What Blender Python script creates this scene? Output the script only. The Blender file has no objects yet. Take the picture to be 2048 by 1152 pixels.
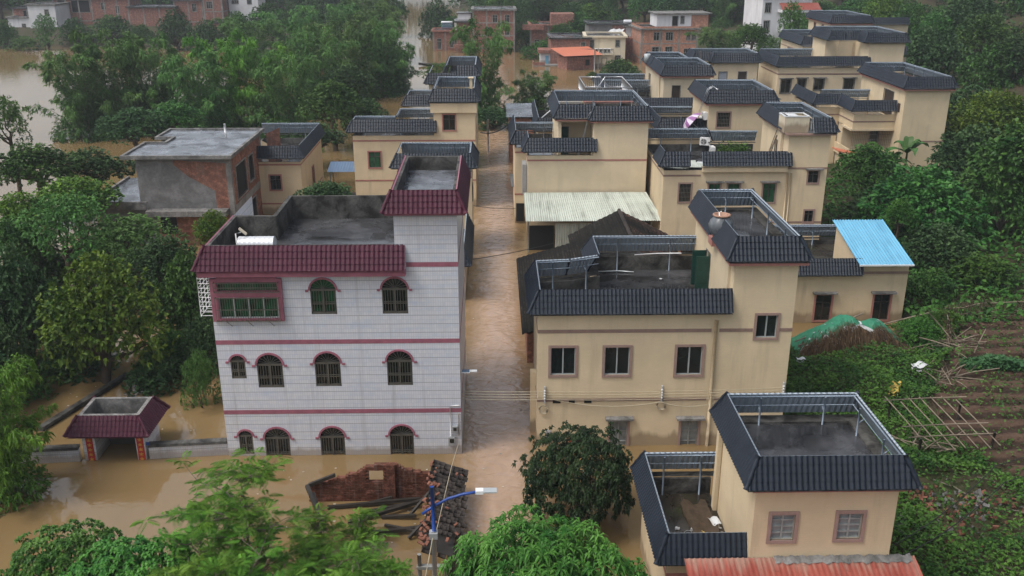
import bpy, bmesh, math, random
from mathutils import Vector, Matrix, Euler
from mathutils import noise as mnoise
R = math.radians
random.seed(7)
sc = bpy.context.scene
COL = sc.collection

# ------------------------------------------------------------------ camera, sky, sun, exposure
cam = bpy.data.cameras.new('camera')
cam.sensor_width = 36.0
cam.lens = 33.4
cam.clip_start = 0.5
cam.clip_end = 3000
camo = bpy.data.objects.new('camera', cam)
COL.objects.link(camo)
camo.location = (0, 0, 22.0)
camo.rotation_euler = (R(90 - 20.2), 0, R(-1.15))
sc.camera = camo

SUN_EL, SUN_AZ = 58.0, -115.0          # azimuth measured from +Y towards +X
world = bpy.data.worlds.new("World")
sc.world = world
world.use_nodes = True
wn = world.node_tree
for n in list(wn.nodes): wn.nodes.remove(n)
wo = wn.nodes.new('ShaderNodeOutputWorld')
wb = wn.nodes.new('ShaderNodeBackground')
sky = wn.nodes.new('ShaderNodeTexSky')
hs = wn.nodes.new('ShaderNodeHueSaturation')
sky.sky_type = 'NISHITA'
sky.sun_disc = False
sky.sun_elevation = R(SUN_EL)
sky.sun_rotation = R(SUN_AZ)
sky.air_density = 1.0
sky.dust_density = 4.0
sky.ozone_density = 1.0
hs.inputs['Saturation'].default_value = 0.42
wb.inputs['Strength'].default_value = 0.15
wn.links.new(sky.outputs[0], hs.inputs['Color'])
wn.links.new(hs.outputs[0], wb.inputs['Color'])
wn.links.new(wb.outputs[0], wo.inputs['Surface'])

sun = bpy.data.lights.new('sun', 'SUN')
sun.energy = 1.2
sun.angle = R(18)
sun.color = (1.0, 0.95, 0.88)
suno = bpy.data.objects.new('sun', sun)
COL.objects.link(suno)
_d = Vector((math.sin(R(SUN_AZ)) * math.cos(R(SUN_EL)), math.cos(R(SUN_AZ)) * math.cos(R(SUN_EL)), math.sin(R(SUN_EL))))
suno.rotation_euler = _d.to_track_quat('Z', 'Y').to_euler()
suno.location = (0, 0, 120)

sc.view_settings.view_transform = 'Standard'
sc.view_settings.look = 'None'
sc.view_settings.exposure = 0.40
sc.view_settings.gamma = 1.0
sc.render.engine = 'CYCLES'
sc.cycles.use_denoising = True
sc.cycles.max_bounces = 6
sc.cycles.diffuse_bounces = 2
sc.cycles.glossy_bounces = 3
sc.cycles.transmission_bounces = 2
sc.cycles.volume_bounces = 0
sc.cycles.use_adaptive_sampling = True
sc.cycles.adaptive_threshold = 0.02
sc.cycles.caustics_reflective = False
sc.cycles.caustics_refractive = False

# ------------------------------------------------------------------ materials
class NT:
    def __init__(s, name):
        s.m = bpy.data.materials.new(name); s.m.use_nodes = True
        s.t = s.m.node_tree; s.b = s.t.nodes['Principled BSDF']
        s.co = None
    def n(s, typ, **kw):
        n = s.t.nodes.new('ShaderNode' + typ)
        for k, v in kw.items(): setattr(n, k, v)
        return n
    def l(s, a, b): s.t.links.new(a, b)
    def coord(s, which='Object'):
        if s.co is None: s.co = s.n('TexCoord')
        return s.co.outputs[which]
    def scaled(s, vec, sx, sy, sz):
        mp = s.n('Mapping'); mp.inputs['Scale'].default_value = (sx, sy, sz); s.l(vec, mp.inputs['Vector']); return mp.outputs[0]
    def noise(s, vec, scale, detail=4, rough=0.6, dist=0.0):
        n = s.n('TexNoise'); n.inputs['Scale'].default_value = scale; n.inputs['Detail'].default_value = detail
        n.inputs['Roughness'].default_value = rough; n.inputs['Distortion'].default_value = dist; s.l(vec, n.inputs['Vector']); return n.outputs['Fac']
    def ramp(s, fac, stops):
        r = s.n('ValToRGB'); e = r.color_ramp.elements
        while len(e) < len(stops): e.new(0.5)
        for i, (p, c) in enumerate(stops):
            e[i].position = p; e[i].color = (c, c, c, 1) if isinstance(c, (int, float)) else (*c, 1)
        s.l(fac, r.inputs['Fac']); return r.outputs['Color']
    def mix(s, fac, a, b, mode='MIX'):
        m = s.n('Mix', data_type='RGBA', blend_type=mode)
        for i, v in ((0, fac), (6, a), (7, b)):
            if isinstance(v, (int, float)): m.inputs[i].default_value = v if i == 0 else (v, v, v, 1)
            elif isinstance(v, tuple): m.inputs[i].default_value = (*v, 1)
            else: s.l(v, m.inputs[i])
        return m.outputs[2]
    def math(s, op, a, b=0.0):
        m = s.n('Math', operation=op)
        for i, v in ((0, a), (1, b)):
            if isinstance(v, (int, float)): m.inputs[i].default_value = v
            else: s.l(v, m.inputs[i])
        return m.outputs[0]
    def bump(s, h, strength=0.3, dist=0.02):
        b = s.n('Bump'); b.inputs['Strength'].default_value = strength; b.inputs['Distance'].default_value = dist
        s.l(h, b.inputs['Height']); s.l(b.outputs[0], s.b.inputs['Normal'])
    def set(s, **kw):
        names = dict(col='Base Color', rough='Roughness', spec='Specular IOR Level', metal='Metallic')
        for k, v in kw.items():
            i = s.b.inputs[names[k]]
            if isinstance(v, tuple): i.default_value = (*v, 1)
            elif isinstance(v, (int, float)): i.default_value = v
            else: s.l(v, i)
        return s

def flat(name, col, rough=0.6, metal=0.0, var=0.18, scale=3.0, spec=0.4, bump=0.0):
    t = NT(name)
    f = t.noise(t.coord(), scale, 5)
    c = t.mix(t.ramp(f, [(0.3, 0.0), (0.7, 1.0)]), tuple(x * (1 - var) for x in col), tuple(min(1, x * (1 + var)) for x in col))
    t.set(col=c, rough=rough, metal=metal, spec=spec)
    if bump: t.bump(t.noise(t.coord(), scale * 12, 3), bump, 0.02)
    return t.m

def wall_paint(name, col, stain=0.45, brickline=True, tone=0.15):
    t = NT(name)
    o = t.coord('Object'); uv = t.coord('UV')
    big = t.noise(o, 0.35, 5, 0.6)
    c = t.mix(t.ramp(big, [(0.3, 0.0), (0.7, 1.0)]), tuple(x * (1 - tone) for x in col), tuple(min(1, x * (1 + tone * .7)) for x in col))
    st = t.noise(t.scaled(o, 1.3, 1.3, 0.14), 1.0, 6, 0.7)
    c = t.mix(t.ramp(st, [(0.53, 0.0), (0.80, stain)]), c, tuple(x * 0.45 for x in col))
    fine = t.noise(t.scaled(o, 1, 1, 7), 2.5, 4, 0.7)
    c = t.mix(t.ramp(fine, [(0.35, 0.0), (0.75, 0.16)]), c, tuple(x * 0.6 for x in col))
    if brickline:
        br = t.n('TexBrick'); br.inputs['Scale'].default_value = 1.0
        br.inputs['Brick Width'].default_value = 0.24; br.inputs['Row Height'].default_value = 0.075; br.inputs['Mortar Size'].default_value = 0.006
        t.l(uv, br.inputs['Vector'])
        c = t.mix(t.math('MULTIPLY', br.outputs['Fac'], 0.10), c, tuple(x * 0.55 for x in col))
    # flood line: damp dirt band with a ragged top just above the water
    sp = t.n('SeparateXYZ'); t.l(o, sp.inputs[0])
    wl = t.math('SUBTRACT', sp.outputs[2], t.math('MULTIPLY', t.noise(t.scaled(o, 1.5, 1.5, .2), 1.2, 5, .7), .9))
    c = t.mix(t.ramp(wl, [(.0, .62), (.28, .0)]), c, (.16, .105, .06))
    pt = t.noise(o, .9, 3, .5); c = t.mix(t.ramp(pt, [(.63, 0.), (.66, .16)]), c, tuple(x * 1.1 for x in col))
    t.set(col=c, rough=0.75, spec=0.25)
    t.bump(fine, 0.15, 0.02)
    return t.m

def brick_mat(name, c1, c2, mortar, soot=0.5, bw=0.26, rh=0.085):
    t = NT(name); o = t.coord('Object'); uv = t.coord('UV')
    br = t.n('TexBrick'); br.inputs['Scale'].default_value = 1.0
    br.inputs['Brick Width'].default_value = bw; br.inputs['Row Height'].default_value = rh; br.inputs['Mortar Size'].default_value = 0.012
    br.inputs['Color1'].default_value = (*c1, 1); br.inputs['Color2'].default_value = (*c2, 1); br.inputs['Mortar'].default_value = (*mortar, 1)
    t.l(uv, br.inputs['Vector'])
    big = t.noise(o, 0.5, 6, 0.7)
    c = t.mix(t.ramp(big, [(0.38, 0.0), (0.72, soot)]), br.outputs['Color'], tuple(x * 0.35 for x in c1))
    st = t.noise(t.scaled(o, 3, 3, 0.25), 1.0, 6, 0.65)
    c = t.mix(t.ramp(st, [(0.55, 0.0), (0.85, 0.55)]), c, (0.33, 0.30, 0.28))
    mo = t.noise(o, 2.6, 5, .75)
    c = t.mix(t.ramp(mo, [(.50, 0.0), (.62, .6)]), c, tuple(min(1, x * 1.5 + .05) for x in c1))
    c = t.mix(t.ramp(mo, [(.30, .6), (.42, .0)]), c, tuple(x * .4 for x in c1))
    t.set(col=c, rough=0.9, spec=0.15)
    t.bump(br.outputs['Fac'], -0.5, 0.02)
    return t.m

def glazed_tile_wall(name):
    t = NT(name); o = t.coord('Object'); uv = t.coord('UV')
    def brick(w, h, m, off):
        br = t.n('TexBrick'); br.inputs['Scale'].default_value = 1.0; br.offset = off
        br.inputs['Brick Width'].default_value = w; br.inputs['Row Height'].default_value = h; br.inputs['Mortar Size'].default_value = m
        br.inputs['Mortar Smooth'].default_value = 0.3
        t.l(uv, br.inputs['Vector']); return br
    a = brick(0.10, 0.20, 0.007, 0.0); a.inputs['Color1'].default_value = (.57, .585, .625, 1); a.inputs['Color2'].default_value = (.625, .635, .665, 1); a.inputs['Mortar'].default_value = (.44, .47, .545, 1)
    c = a.outputs['Color']
    b = brick(40.0, 0.40, 0.014, 0.0)
    c = t.mix(t.math('MULTIPLY', b.outputs['Fac'], 0.75), c, (.17, .17, .20))
    cl = t.noise(t.scaled(o, .45, 1, 2.5), 1.6, 5, .7)
    c = t.mix(t.ramp(cl, [(.45, 0.), (.72, .4)]), c, (.33, .43, .63))
    st = t.noise(t.scaled(o, 3.0, 3.0, .12), 1.0, 6, .7)
    c = t.mix(t.ramp(st, [(.54, 0.), (.80, .6)]), c, (.26, .26, .27))
    sp = t.n('SeparateXYZ'); t.l(o, sp.inputs[0])
    wl = t.math('SUBTRACT', sp.outputs[2], t.math('MULTIPLY', t.noise(t.scaled(o, 1.5, 1.5, .2), 1.2, 5, .7), .5))
    c = t.mix(t.ramp(wl, [(.0, .6), (.2, .0)]), c, (.20, .14, .085))
    t.set(col=c, rough=0.35, spec=0.4)
    t.bump(a.outputs['Fac'], -0.2, 0.01)
    return t.m

def concrete(name, dark, light, wet=0.6, moss=0.0, puddle=True, sc_=0.45):
    t = NT(name); o = t.coord('Object')
    n1 = t.noise(o, sc_, 7, 0.68, 0.6)
    n2 = t.noise(o, sc_ * 7, 5, 0.7)
    c = t.mix(t.ramp(n1, [(0.40, 0.0), (0.62, 1.0)]), dark, light)
    c = t.mix(t.ramp(n2, [(0.42, 0.0), (0.7, 0.45)]), c, tuple(x * 0.5 for x in dark))
    if moss:
        n3 = t.noise(o, sc_ * 2.2, 6, 0.7)
        c = t.mix(t.ramp(n3, [(0.55, 0.0), (0.68, moss)]), c, (0.035, 0.045, 0.012))
    if puddle:
        n4 = t.noise(o, sc_ * 1.3, 5, 0.62, 0.4)
        r = t.ramp(n4, [(0.47, 0.09), (0.52, 0.30), (0.64, 0.58)])
        t.set(col=c, rough=r, spec=wet)
    else:
        t.set(col=c, rough=0.85, spec=0.25)
    t.bump(n2, 0.12, 0.02)
    return t.m

def tile_mat(name, col, col2, rough=0.5):
    t = NT(name); o = t.coord('Object')
    n = t.noise(o, 0.8, 5, 0.65); n2 = t.noise(o, 9.0, 3)
    c = t.mix(t.ramp(n, [(0.3, 0.0), (0.7, 1.0)]), col, col2)
    c = t.mix(t.ramp(n2, [(0.5, 0.0), (0.8, 0.35)]), c, tuple(x * 0.5 for x in col))
    n3 = t.noise(o, 2.2, 6, .75); c = t.mix(t.ramp(n3, [(.60, 0.), (.72, .35)]), c, tuple(x * 2.2 + .012 for x in col))
    t.set(col=c, rough=rough, spec=0.3)
    return t.m

def sheet_metal(name, col, dirt, rough=0.45, period=0.2, axis=0, metal=0.0, dirtamt=0.7, corr=False):
    t = NT(name); uv = t.coord('UV'); o = t.coord('Object')
    sx = (3, .18) if axis == 0 else (.18, 3)
    st = t.noise(t.scaled(uv, sx[0], sx[1], 1), 1.0, 6, 0.7); big = t.noise(o, .5, 5, .6)
    f = t.math('MULTIPLY', t.ramp(st, [(0.42, 0.0), (0.7, 1.0)]), t.ramp(big, [(0.35, 0.1), (0.65, dirtamt)]))
    c = t.mix(f, col, dirt)
    c = t.mix(t.ramp(t.noise(uv, 1.2, 4), [(.35, 0.), (.7, .18)]), c, tuple(min(1, x * 1.35) for x in col))
    t.set(col=c, rough=rough, spec=0.4, metal=metal)
    if corr:
        sp = t.n('SeparateXYZ'); t.l(uv, sp.inputs[0])
        w = t.math('SINE', t.math('MULTIPLY', sp.outputs[0], 2 * math.pi / period)); t.bump(w, .9, .03)
    return t.m

def leaf_mat(name, dark, light, rough=0.5, trans=0.25, tip=None, spec=0.14):
    t = NT(name)
    at = t.n('Attribute'); at.attribute_name = 'tint'
    oi = t.n('ObjectInfo')
    c = t.mix(at.outputs['Fac'], dark, light)
    hv = t.n('HueSaturation'); t.l(c, hv.inputs['Color'])
    t.l(t.math('ADD', t.math('MULTIPLY', oi.outputs['Random'], 0.035), 0.483), hv.inputs['Hue'])
    t.l(t.math('ADD', t.math('MULTIPLY', oi.outputs['Random'], 0.35), 0.82), hv.inputs['Value'])
    c = hv.outputs[0]
    t.set(col=c, rough=rough, spec=spec)
    out = t.t.nodes['Material Output']
    tr = t.n('BsdfTranslucent'); t.l(c, tr.inputs['Color'])
    mx = t.n('MixShader'); mx.inputs[0].default_value = trans * .6
    t.l(t.b.outputs[0], mx.inputs[1]); t.l(tr.outputs[0], mx.inputs[2]); t.l(mx.outputs[0], out.inputs['Surface'])
    return t.m

M = {}
M['beige'] = wall_paint('beige_wall', (0.655, 0.535, 0.36))
M['beige_sandy'] = wall_paint('sandy_beige_wall', (0.63, 0.505, 0.335), .5)
M['beige_light'] = wall_paint('light_beige_wall', (0.67, 0.555, 0.385), .3)
M['beige_grey'] = wall_paint('greyish_beige_wall', (0.60, 0.505, 0.36), .55)
M['beige_pale'] = wall_paint('pale_beige_wall', (0.60, 0.50, 0.35), brickline=False)
M['cream'] = wall_paint('cream_wall', (0.62, 0.55, 0.42), stain=.5, brickline=False)
M['whitewall'] = wall_paint('whitewash_wall', (0.66, 0.66, 0.68), stain=.7, brickline=False)
M['glazed'] = glazed_tile_wall('glazed_tile_wall')
M['brick'] = brick_mat('raw_brick', (0.30, 0.115, 0.07), (0.22, 0.085, 0.055), (0.20, 0.17, 0.15), .55)
M['brick_far'] = brick_mat('old_brick', (0.28, 0.12, 0.085), (0.20, 0.09, 0.07), (0.22, 0.19, 0.18), .5, .4, .14)
M['brick_pale'] = brick_mat('orange_brick', (0.42, 0.20, 0.13), (0.33, 0.15, 0.10), (0.28, 0.25, 0.22), .3, .4, .14)
M['brick_ruin'] = brick_mat('ruin_brick', (0.155, 0.05, 0.028), (0.10, 0.036, 0.024), (0.09, 0.055, 0.04), .6, .24, .08)
M['render'] = concrete('cement_render', (.16, .155, .15), (.26, .255, .25), puddle=False, sc_=.7)
M['frame_concrete'] = concrete('frame_concrete', (.19, .18, .17), (.31, .30, .28), puddle=False, sc_=.9)
M['roof'] = concrete('wet_roof', (.017, .017, .018), (.085, .087, .093), .6, sc_=.32)
M['roof_pale'] = concrete('wet_roof_pale', (.055, .06, .068), (.19, .205, .235), .8)
M['roof_brown'] = concrete('wet_roof_brown', (.022, .018, .013), (.055, .047, .036), .7, .6)
M['parapet'] = concrete('mildewed_parapet', (.022, .021, .02), (.12, .118, .11), puddle=False, sc_=1.1)
M['parapet_pale'] = concrete('concrete_coping', (.10, .10, .095), (.27, .26, .25), puddle=False, sc_=1.3)
M['navy'] = tile_mat('navy_roof_tile', (.0075, .0125, .0215), (.0135, .0205, .033))
M['maroon'] = tile_mat('maroon_roof_tile', (.048, .008, .020), (.076, .013, .031))
M['redtile'] = sheet_metal('red_resin_tile', (.25, .052, .036), (.24, .17, .13), .55, dirtamt=1.0)
def red_shed_tile():
    t = NT('faded_red_tile'); o = t.coord('Object'); uv = t.coord('UV'); sp = t.n('SeparateXYZ'); t.l(uv, sp.inputs[0])
    n = t.noise(o, 1.0, 5, .65); st = t.noise(t.scaled(uv, 4, .5, 1), 1.0, 6, .75)
    c = t.mix(t.ramp(n, [(.3, 0.), (.7, 1.)]), (.22, .045, .032), (.33, .085, .06))
    f = t.math('SUBTRACT', t.math('ADD', st, .18), t.math('MULTIPLY', sp.outputs[1], .30)); c = t.mix(t.ramp(f, [(.50, 0.), (.78, .8)]), c, (.32, .26, .20))
    c = t.mix(t.ramp(t.noise(o, 5, 4, .7), [(.60, 0.), (.72, .6)]), c, (.07, .035, .028)); t.set(col=c, rough=.6, spec=.25); return t.m
M['redshed'] = red_shed_tile()
M['oldtile'] = tile_mat('old_clay_tile', (.017, .015, .014), (.062, .050, .044), .85)
def old_tiles(name, c1, c2):
    t = NT(name); o = t.coord('Object'); br = t.n('TexBrick'); br.inputs['Scale'].default_value = 1.0; br.offset = 0.0
    br.inputs['Brick Width'].default_value = .24; br.inputs['Row Height'].default_value = .17; br.inputs['Mortar Size'].default_value = .03; br.inputs['Bias'].default_value = -.2
    br.inputs['Color1'].default_value = (*c1, 1); br.inputs['Color2'].default_value = (*c2, 1); br.inputs['Mortar'].default_value = (.006, .006, .006, 1); t.l(t.coord('UV'), br.inputs['Vector'])
    n = t.noise(o, .8, 5, .7); c = t.mix(t.ramp(n, [(.4, .7), (.62, 0.)]), br.outputs['Color'], (.016, .016, .013)); t.set(col=c, rough=.85, spec=.2); t.bump(br.outputs['Fac'], -.9, .05); return t.m
M['oldtile_dark'] = old_tiles('blackened_clay_tile', (.013, .012, .011), (.052, .042, .036))
M['oldtile_worn'] = old_tiles('worn_red_clay_tile', (.035, .026, .022), (.26, .14, .105))
M['oldtile_red'] = tile_mat('patchy_clay_tile', (.026, .020, .018), (.20, .105, .08), .85)
M['greysheet'] = sheet_metal('galvanised_sheet', (.30, .355, .415), (.15, .17, .19), .4, dirtamt=.35, corr=True)
M['steel'] = flat('painted_steel_frame', (.20, .25, .31), .4, .1, .1)
M['whitesheet'] = sheet_metal('white_corrugated_sheet', (.50, .54, .48), (.06, .06, .04), .45, dirtamt=1.0)
M['bluesheet'] = sheet_metal('blue_corrugated_sheet', (.15, .40, .57), (.05, .19, .32), .45, dirtamt=1.0)
M['orangesheet'] = sheet_metal('orange_sheet', (.50, .15, .08), (.4, .2, .13), .5, dirtamt=.5)
M['bluegreysheet'] = sheet_metal('blue_grey_sheet', (.10, .16, .26), (.07, .09, .12), .4, dirtamt=.4)
M['pink'] = flat('pink_trim_tile', (.29, .105, .145), .45, 0, .2)
M['pinkband'] = flat('dusty_pink_band', (.36, .16, .135), .6, 0, .15)
M['mauve'] = flat('mauve_band', (.255, .17, .14), .65, 0, .15)
M['brownframe'] = flat('brown_window_surround', (.30, .205, .175), .6, 0, .12)
M['alu'] = flat('aluminium_frame', (.50, .54, .55), .35, .4, .08)
M['olddark'] = flat('dark_painted_frame', (.075, .07, .065), .5, .2, .2)
M['oldwood'] = flat('weathered_grey_wood', (.27, .28, .27), .7, 0, .25)
M['grille'] = flat('steel_bars', (.12, .115, .10), .5, .5, .2)
M['glass'] = flat('dark_glass', (.012, .016, .016), .08, 0, .5, .8, .6)
M['glass_green'] = flat('green_curtain_glass', (.014, .085, .035), .25, 0, .7, 2.0, .5)
M['glass_pale'] = flat('dusty_glass', (.22, .24, .245), .25, 0, .4, 1.5, .5)
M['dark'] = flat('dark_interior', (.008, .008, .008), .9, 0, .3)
M['greendoor'] = flat('dark_green_door', (.014, .055, .042), .4, 0, .2)
M['browndoor'] = flat('dark_brown_door', (.045, .03, .024), .5, 0, .2)
M['greydoor'] = flat('pale_grey_door', (.34, .37, .42), .5, 0, .1)
M['white'] = flat('white_paint', (.74, .75, .75), .45, 0, .08)
M['plastic_grey'] = flat('grey_plastic', (.30, .31, .32), .5, 0, .1)
M['stainless'] = flat('stainless_steel', (.70, .72, .74), .3, .35, .06, 1.5)
M['rail'] = flat('stainless_rail', (.58, .60, .62), .3, .6, .08)
M['clay'] = flat('glazed_clay_jar', (.115, .13, .145), .3, 0, .3, 1.5)
M['clayrim'] = flat('clay_jar_rim', (.33, .19, .13), .6, 0, .15)
M['red'] = flat('red_paper', (.40, .03, .02), .7, 0, .2)
M['gold'] = flat('gold_ink', (.55, .34, .06), .5, 0, .2)
M['bluepaint'] = flat('blue_lamp_paint', (.012, .05, .23), .35, 0, .12)
M['galv'] = flat('galvanised_pole', (.48, .49, .50), .45, .1, .1)
M['cable'] = flat('black_cable', (.018, .018, .018), .6)
M['palecable'] = flat('pale_cable', (.48, .42, .30), .6)
M['timber'] = flat('wet_black_timber', (.030, .026, .022), .5, 0, .4, 2)
M['bamboo_pole'] = flat('dry_bamboo_pole', (.21, .17, .125), .7, 0, .3, 3)
M['straw'] = flat('dry_straw', (.175, .105, .052), .9, 0, .55, 2.5)
M['straw_dark'] = flat('straw_heap_core', (.055, .034, .02), .95, 0, .4, 2.0)
M['tarp'] = flat('green_tarpaulin', (.025, .19, .105), .5, 0, .25, 3)
M['tarp_white'] = flat('white_tarp_hem', (.55, .57, .58), .6, 0, .12)
M['bark'] = flat('tree_bark', (.075, .058, .045), .9, 0, .35, 4, .2, .5)
M['palebark'] = flat('pale_bark', (.17, .145, .115), .85, 0, .3, 5, .2, .4)
M['culm'] = flat('bamboo_culm', (.13, .15, .06), .6, 0, .35, 3)
M['umbrella'] = flat('umbrella_cloth', (.62, .56, .66), .7, 0, .06)
M['umbrella_purple'] = flat('umbrella_purple_stripe', (.28, .12, .30), .7, 0, .1)
M['stone'] = flat('rubble_stone', (.145, .14, .135), .9, 0, .35, 4)
M['brickbit'] = flat('broken_brick', (.19, .08, .052), .9, 0, .3, 4)
M['yellowcloth'] = flat('yellow_plastic_sheet', (.50, .36, .08), .5, 0, .2)
M['solar'] = flat('solar_panel_face', (.06, .10, .16), .2, 0, .2)
M['blackrubber'] = flat('black_rubber', (.02, .02, .022), .6)

L = {}
L['mango'] = leaf_mat('mango_leaves', (.014, .075, .009), (.120, .262, .044), .4, .2)
L['longan'] = leaf_mat('longan_leaves', (.015, .064, .015), (.100, .215, .044), .42, .2)
L['dark'] = leaf_mat('dark_leaves', (.006, .017, .006), (.036, .056, .018), .42, .15)
L['yellowgreen'] = leaf_mat('yellow_green_leaves', (.020, .068, .012), (.180, .275, .034), .45, .22)
L['bamboo'] = leaf_mat('bamboo_leaves', (.030, .090, .020), (.125, .250, .062), .5, .25)
L['feather'] = leaf_mat('feathery_leaves', (.040, .125, .014), (.165, .320, .042), .5, .3)
L['weed'] = leaf_mat('weed_leaves', (.016, .066, .013), (.105, .225, .036), .5, .22)
L['forest'] = leaf_mat('forest_leaves', (.015, .047, .017), (.085, .160, .055), .5, .2)
L['banana'] = leaf_mat('banana_leaves', (.035, .10, .03), (.09, .19, .055), .4, .25)
L['crop'] = leaf_mat('vegetable_leaves', (.03, .10, .035), (.08, .17, .07), .5, .2)
L['dry'] = leaf_mat('dry_stems', (.045, .028, .016), (.17, .115, .066), .8, .05)

# ------------------------------------------------------------------ mesh building
class MB:
    def __init__(s): s.v = []; s.f = []; s.uv = []; s.sm = []; s.t = None
    def quad(s, a, b, c, d, uv=None, sm=False):
        i = len(s.v); s.v += [tuple(a), tuple(b), tuple(c), tuple(d)]; s.f.append((i, i + 1, i + 2, i + 3)); s.sm.append(sm)
        if uv is None:
            a, b, d = Vector(a), Vector(b), Vector(d); lu, lv = (b - a).length, (d - a).length
            uv = ((0, 0), (lu, 0), (lu, lv), (0, lv))
        s.uv += list(uv)
    def poly(s, pts, uvs=None, sm=False):
        i = len(s.v); s.v += [tuple(p) for p in pts]; s.f.append(tuple(range(i, i + len(pts)))); s.sm.append(sm)
        if uvs is None:
            a, b = Vector(pts[0]), Vector(pts[1]); n = Vector((0, 0, 0))
            for k in range(1, len(pts) - 1): n += (Vector(pts[k]) - a).cross(Vector(pts[k + 1]) - a)
            if n.length > 0: n.normalize()
            if abs(n.z) > .8: uvs = [(p[0], p[1]) for p in pts]
            elif abs(n.y) > abs(n.x): uvs = [(p[0], p[2]) for p in pts]
            else: uvs = [(p[1], p[2]) for p in pts]
        s.uv += list(uvs)
    def box(s, x0, x1, y0, y1, z0, z1, fn=None, skip=''):
        P = lambda x, y, z: fn(x, y, z) if fn else (x, y, z)
        if 'F' not in skip: s.quad(P(x0, y0, z0), P(x1, y0, z0), P(x1, y0, z1), P(x0, y0, z1), ((x0, z0), (x1, z0), (x1, z1), (x0, z1)))
        if 'R' not in skip: s.quad(P(x1, y0, z0), P(x1, y1, z0), P(x1, y1, z1), P(x1, y0, z1), ((y0, z0), (y1, z0), (y1, z1), (y0, z1)))
        if 'B' not in skip: s.quad(P(x1, y1, z0), P(x0, y1, z0), P(x0, y1, z1), P(x1, y1, z1), ((-x1, z0), (-x0, z0), (-x0, z1), (-x1, z1)))
        if 'L' not in skip: s.quad(P(x0, y1, z0), P(x0, y0, z0), P(x0, y0, z1), P(x0, y1, z1), ((-y1, z0), (-y0, z0), (-y0, z1), (-y1, z1)))
        if 'T' not in skip: s.quad(P(x0, y0, z1), P(x1, y0, z1), P(x1, y1, z1), P(x0, y1, z1), ((x0, y0), (x1, y0), (x1, y1), (x0, y1)))
        if 'D' not in skip: s.quad(P(x0, y1, z0), P(x1, y1, z0), P(x1, y0, z0), P(x0, y0, z0), ((x0, y1), (x1, y1), (x1, y0), (x0, y0)))
    def tube(s, pts, r, n=6, cap=True, r2=None):
        pts = [Vector(p) for p in pts]; k = len(pts); rings = []
        for i, p in enumerate(pts):
            d = (pts[min(i + 1, k - 1)] - pts[max(i - 1, 0)])
            d = d.normalized() if d.length > 0 else Vector((0, 0, 1))
            ref = Vector((0, 0, 1)) if abs(d.z) < .9 else Vector((1, 0, 0))
            a = d.cross(ref).normalized(); b = d.cross(a)
            rr = r if r2 is None else r + (r2 - r) * i / max(1, k - 1)
            if isinstance(r, (list, tuple)): rr = r[i]
            i0 = len(s.v)
            for j in range(n):
                an = 2 * math.pi * j / n; s.v.append(tuple(p + (a * math.cos(an) + b * math.sin(an)) * rr))
            rings.append(i0)
        for i in range(k - 1):
            for j in range(n):
                a, b = rings[i] + j, rings[i] + (j + 1) % n; c, d = rings[i + 1] + (j + 1) % n, rings[i + 1] + j
                s.f.append((a, d, c, b)); s.sm.append(True); s.uv += [(j / n, i), (j / n, i + 1), ((j + 1) / n, i + 1), ((j + 1) / n, i)]
        if cap:
            for i0, rev in ((rings[0], True), (rings[-1], False)):
                ids = [i0 + j for j in range(n)]
                if rev: ids.reverse()
                s.f.append(tuple(ids)); s.sm.append(False); s.uv += [(0, 0)] * n
    def lathe(s, prof, c=(0, 0, 0), n=20, axis='Z'):
        i0 = len(s.v)
        for r, z in prof:
            for j in range(n):
                a = 2 * math.pi * j / n; x, y = r * math.cos(a), r * math.sin(a)
                p = (x, y, z) if axis == 'Z' else (z, x, y) if axis == 'X' else (y, z, x)
                s.v.append((p[0] + c[0], p[1] + c[1], p[2] + c[2]))
        for i in range(len(prof) - 1):
            for j in range(n):
                a, b = i0 + i * n + j, i0 + i * n + (j + 1) % n
                s.f.append((a, b, b + n, a + n)); s.sm.append(True); s.uv += [(j / n, i), ((j + 1) / n, i), ((j + 1) / n, i + 1), (j / n, i + 1)]
    def grid(s, P, nu, nv, uvf=None, sm=True):
        i0 = len(s.v)
        for j in range(nv):
            for i in range(nu): s.v.append(tuple(P(i, j)))
        for j in range(nv - 1):
            for i in range(nu - 1):
                a = i0 + j * nu + i; s.f.append((a, a + 1, a + nu + 1, a + nu)); s.sm.append(sm)
                for (u, w) in ((i, j), (i + 1, j), (i + 1, j + 1), (i, j + 1)): s.uv.append(uvf(u, w) if uvf else (u, w))
    def build(s, name, mat, parent=None, tint=None):
        me = bpy.data.meshes.new(name)
        me.from_pydata(s.v, [], s.f)
        if s.sm: me.polygons.foreach_set('use_smooth', s.sm)
        uvl = me.uv_layers.new(name='UVMap')
        if len(s.uv) == len(me.loops): uvl.data.foreach_set('uv', [c for p in s.uv for c in p])
        if s.t is not None:
            a = me.attributes.new('tint', 'FLOAT', 'FACE'); a.data.foreach_set('value', s.t)
        me.materials.append(mat if not isinstance(mat, str) else M[mat])
        me.validate(); me.update()
        o = bpy.data.objects.new(name, me); COL.objects.link(o)
        if parent is not None: o.parent = parent
        return o

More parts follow.
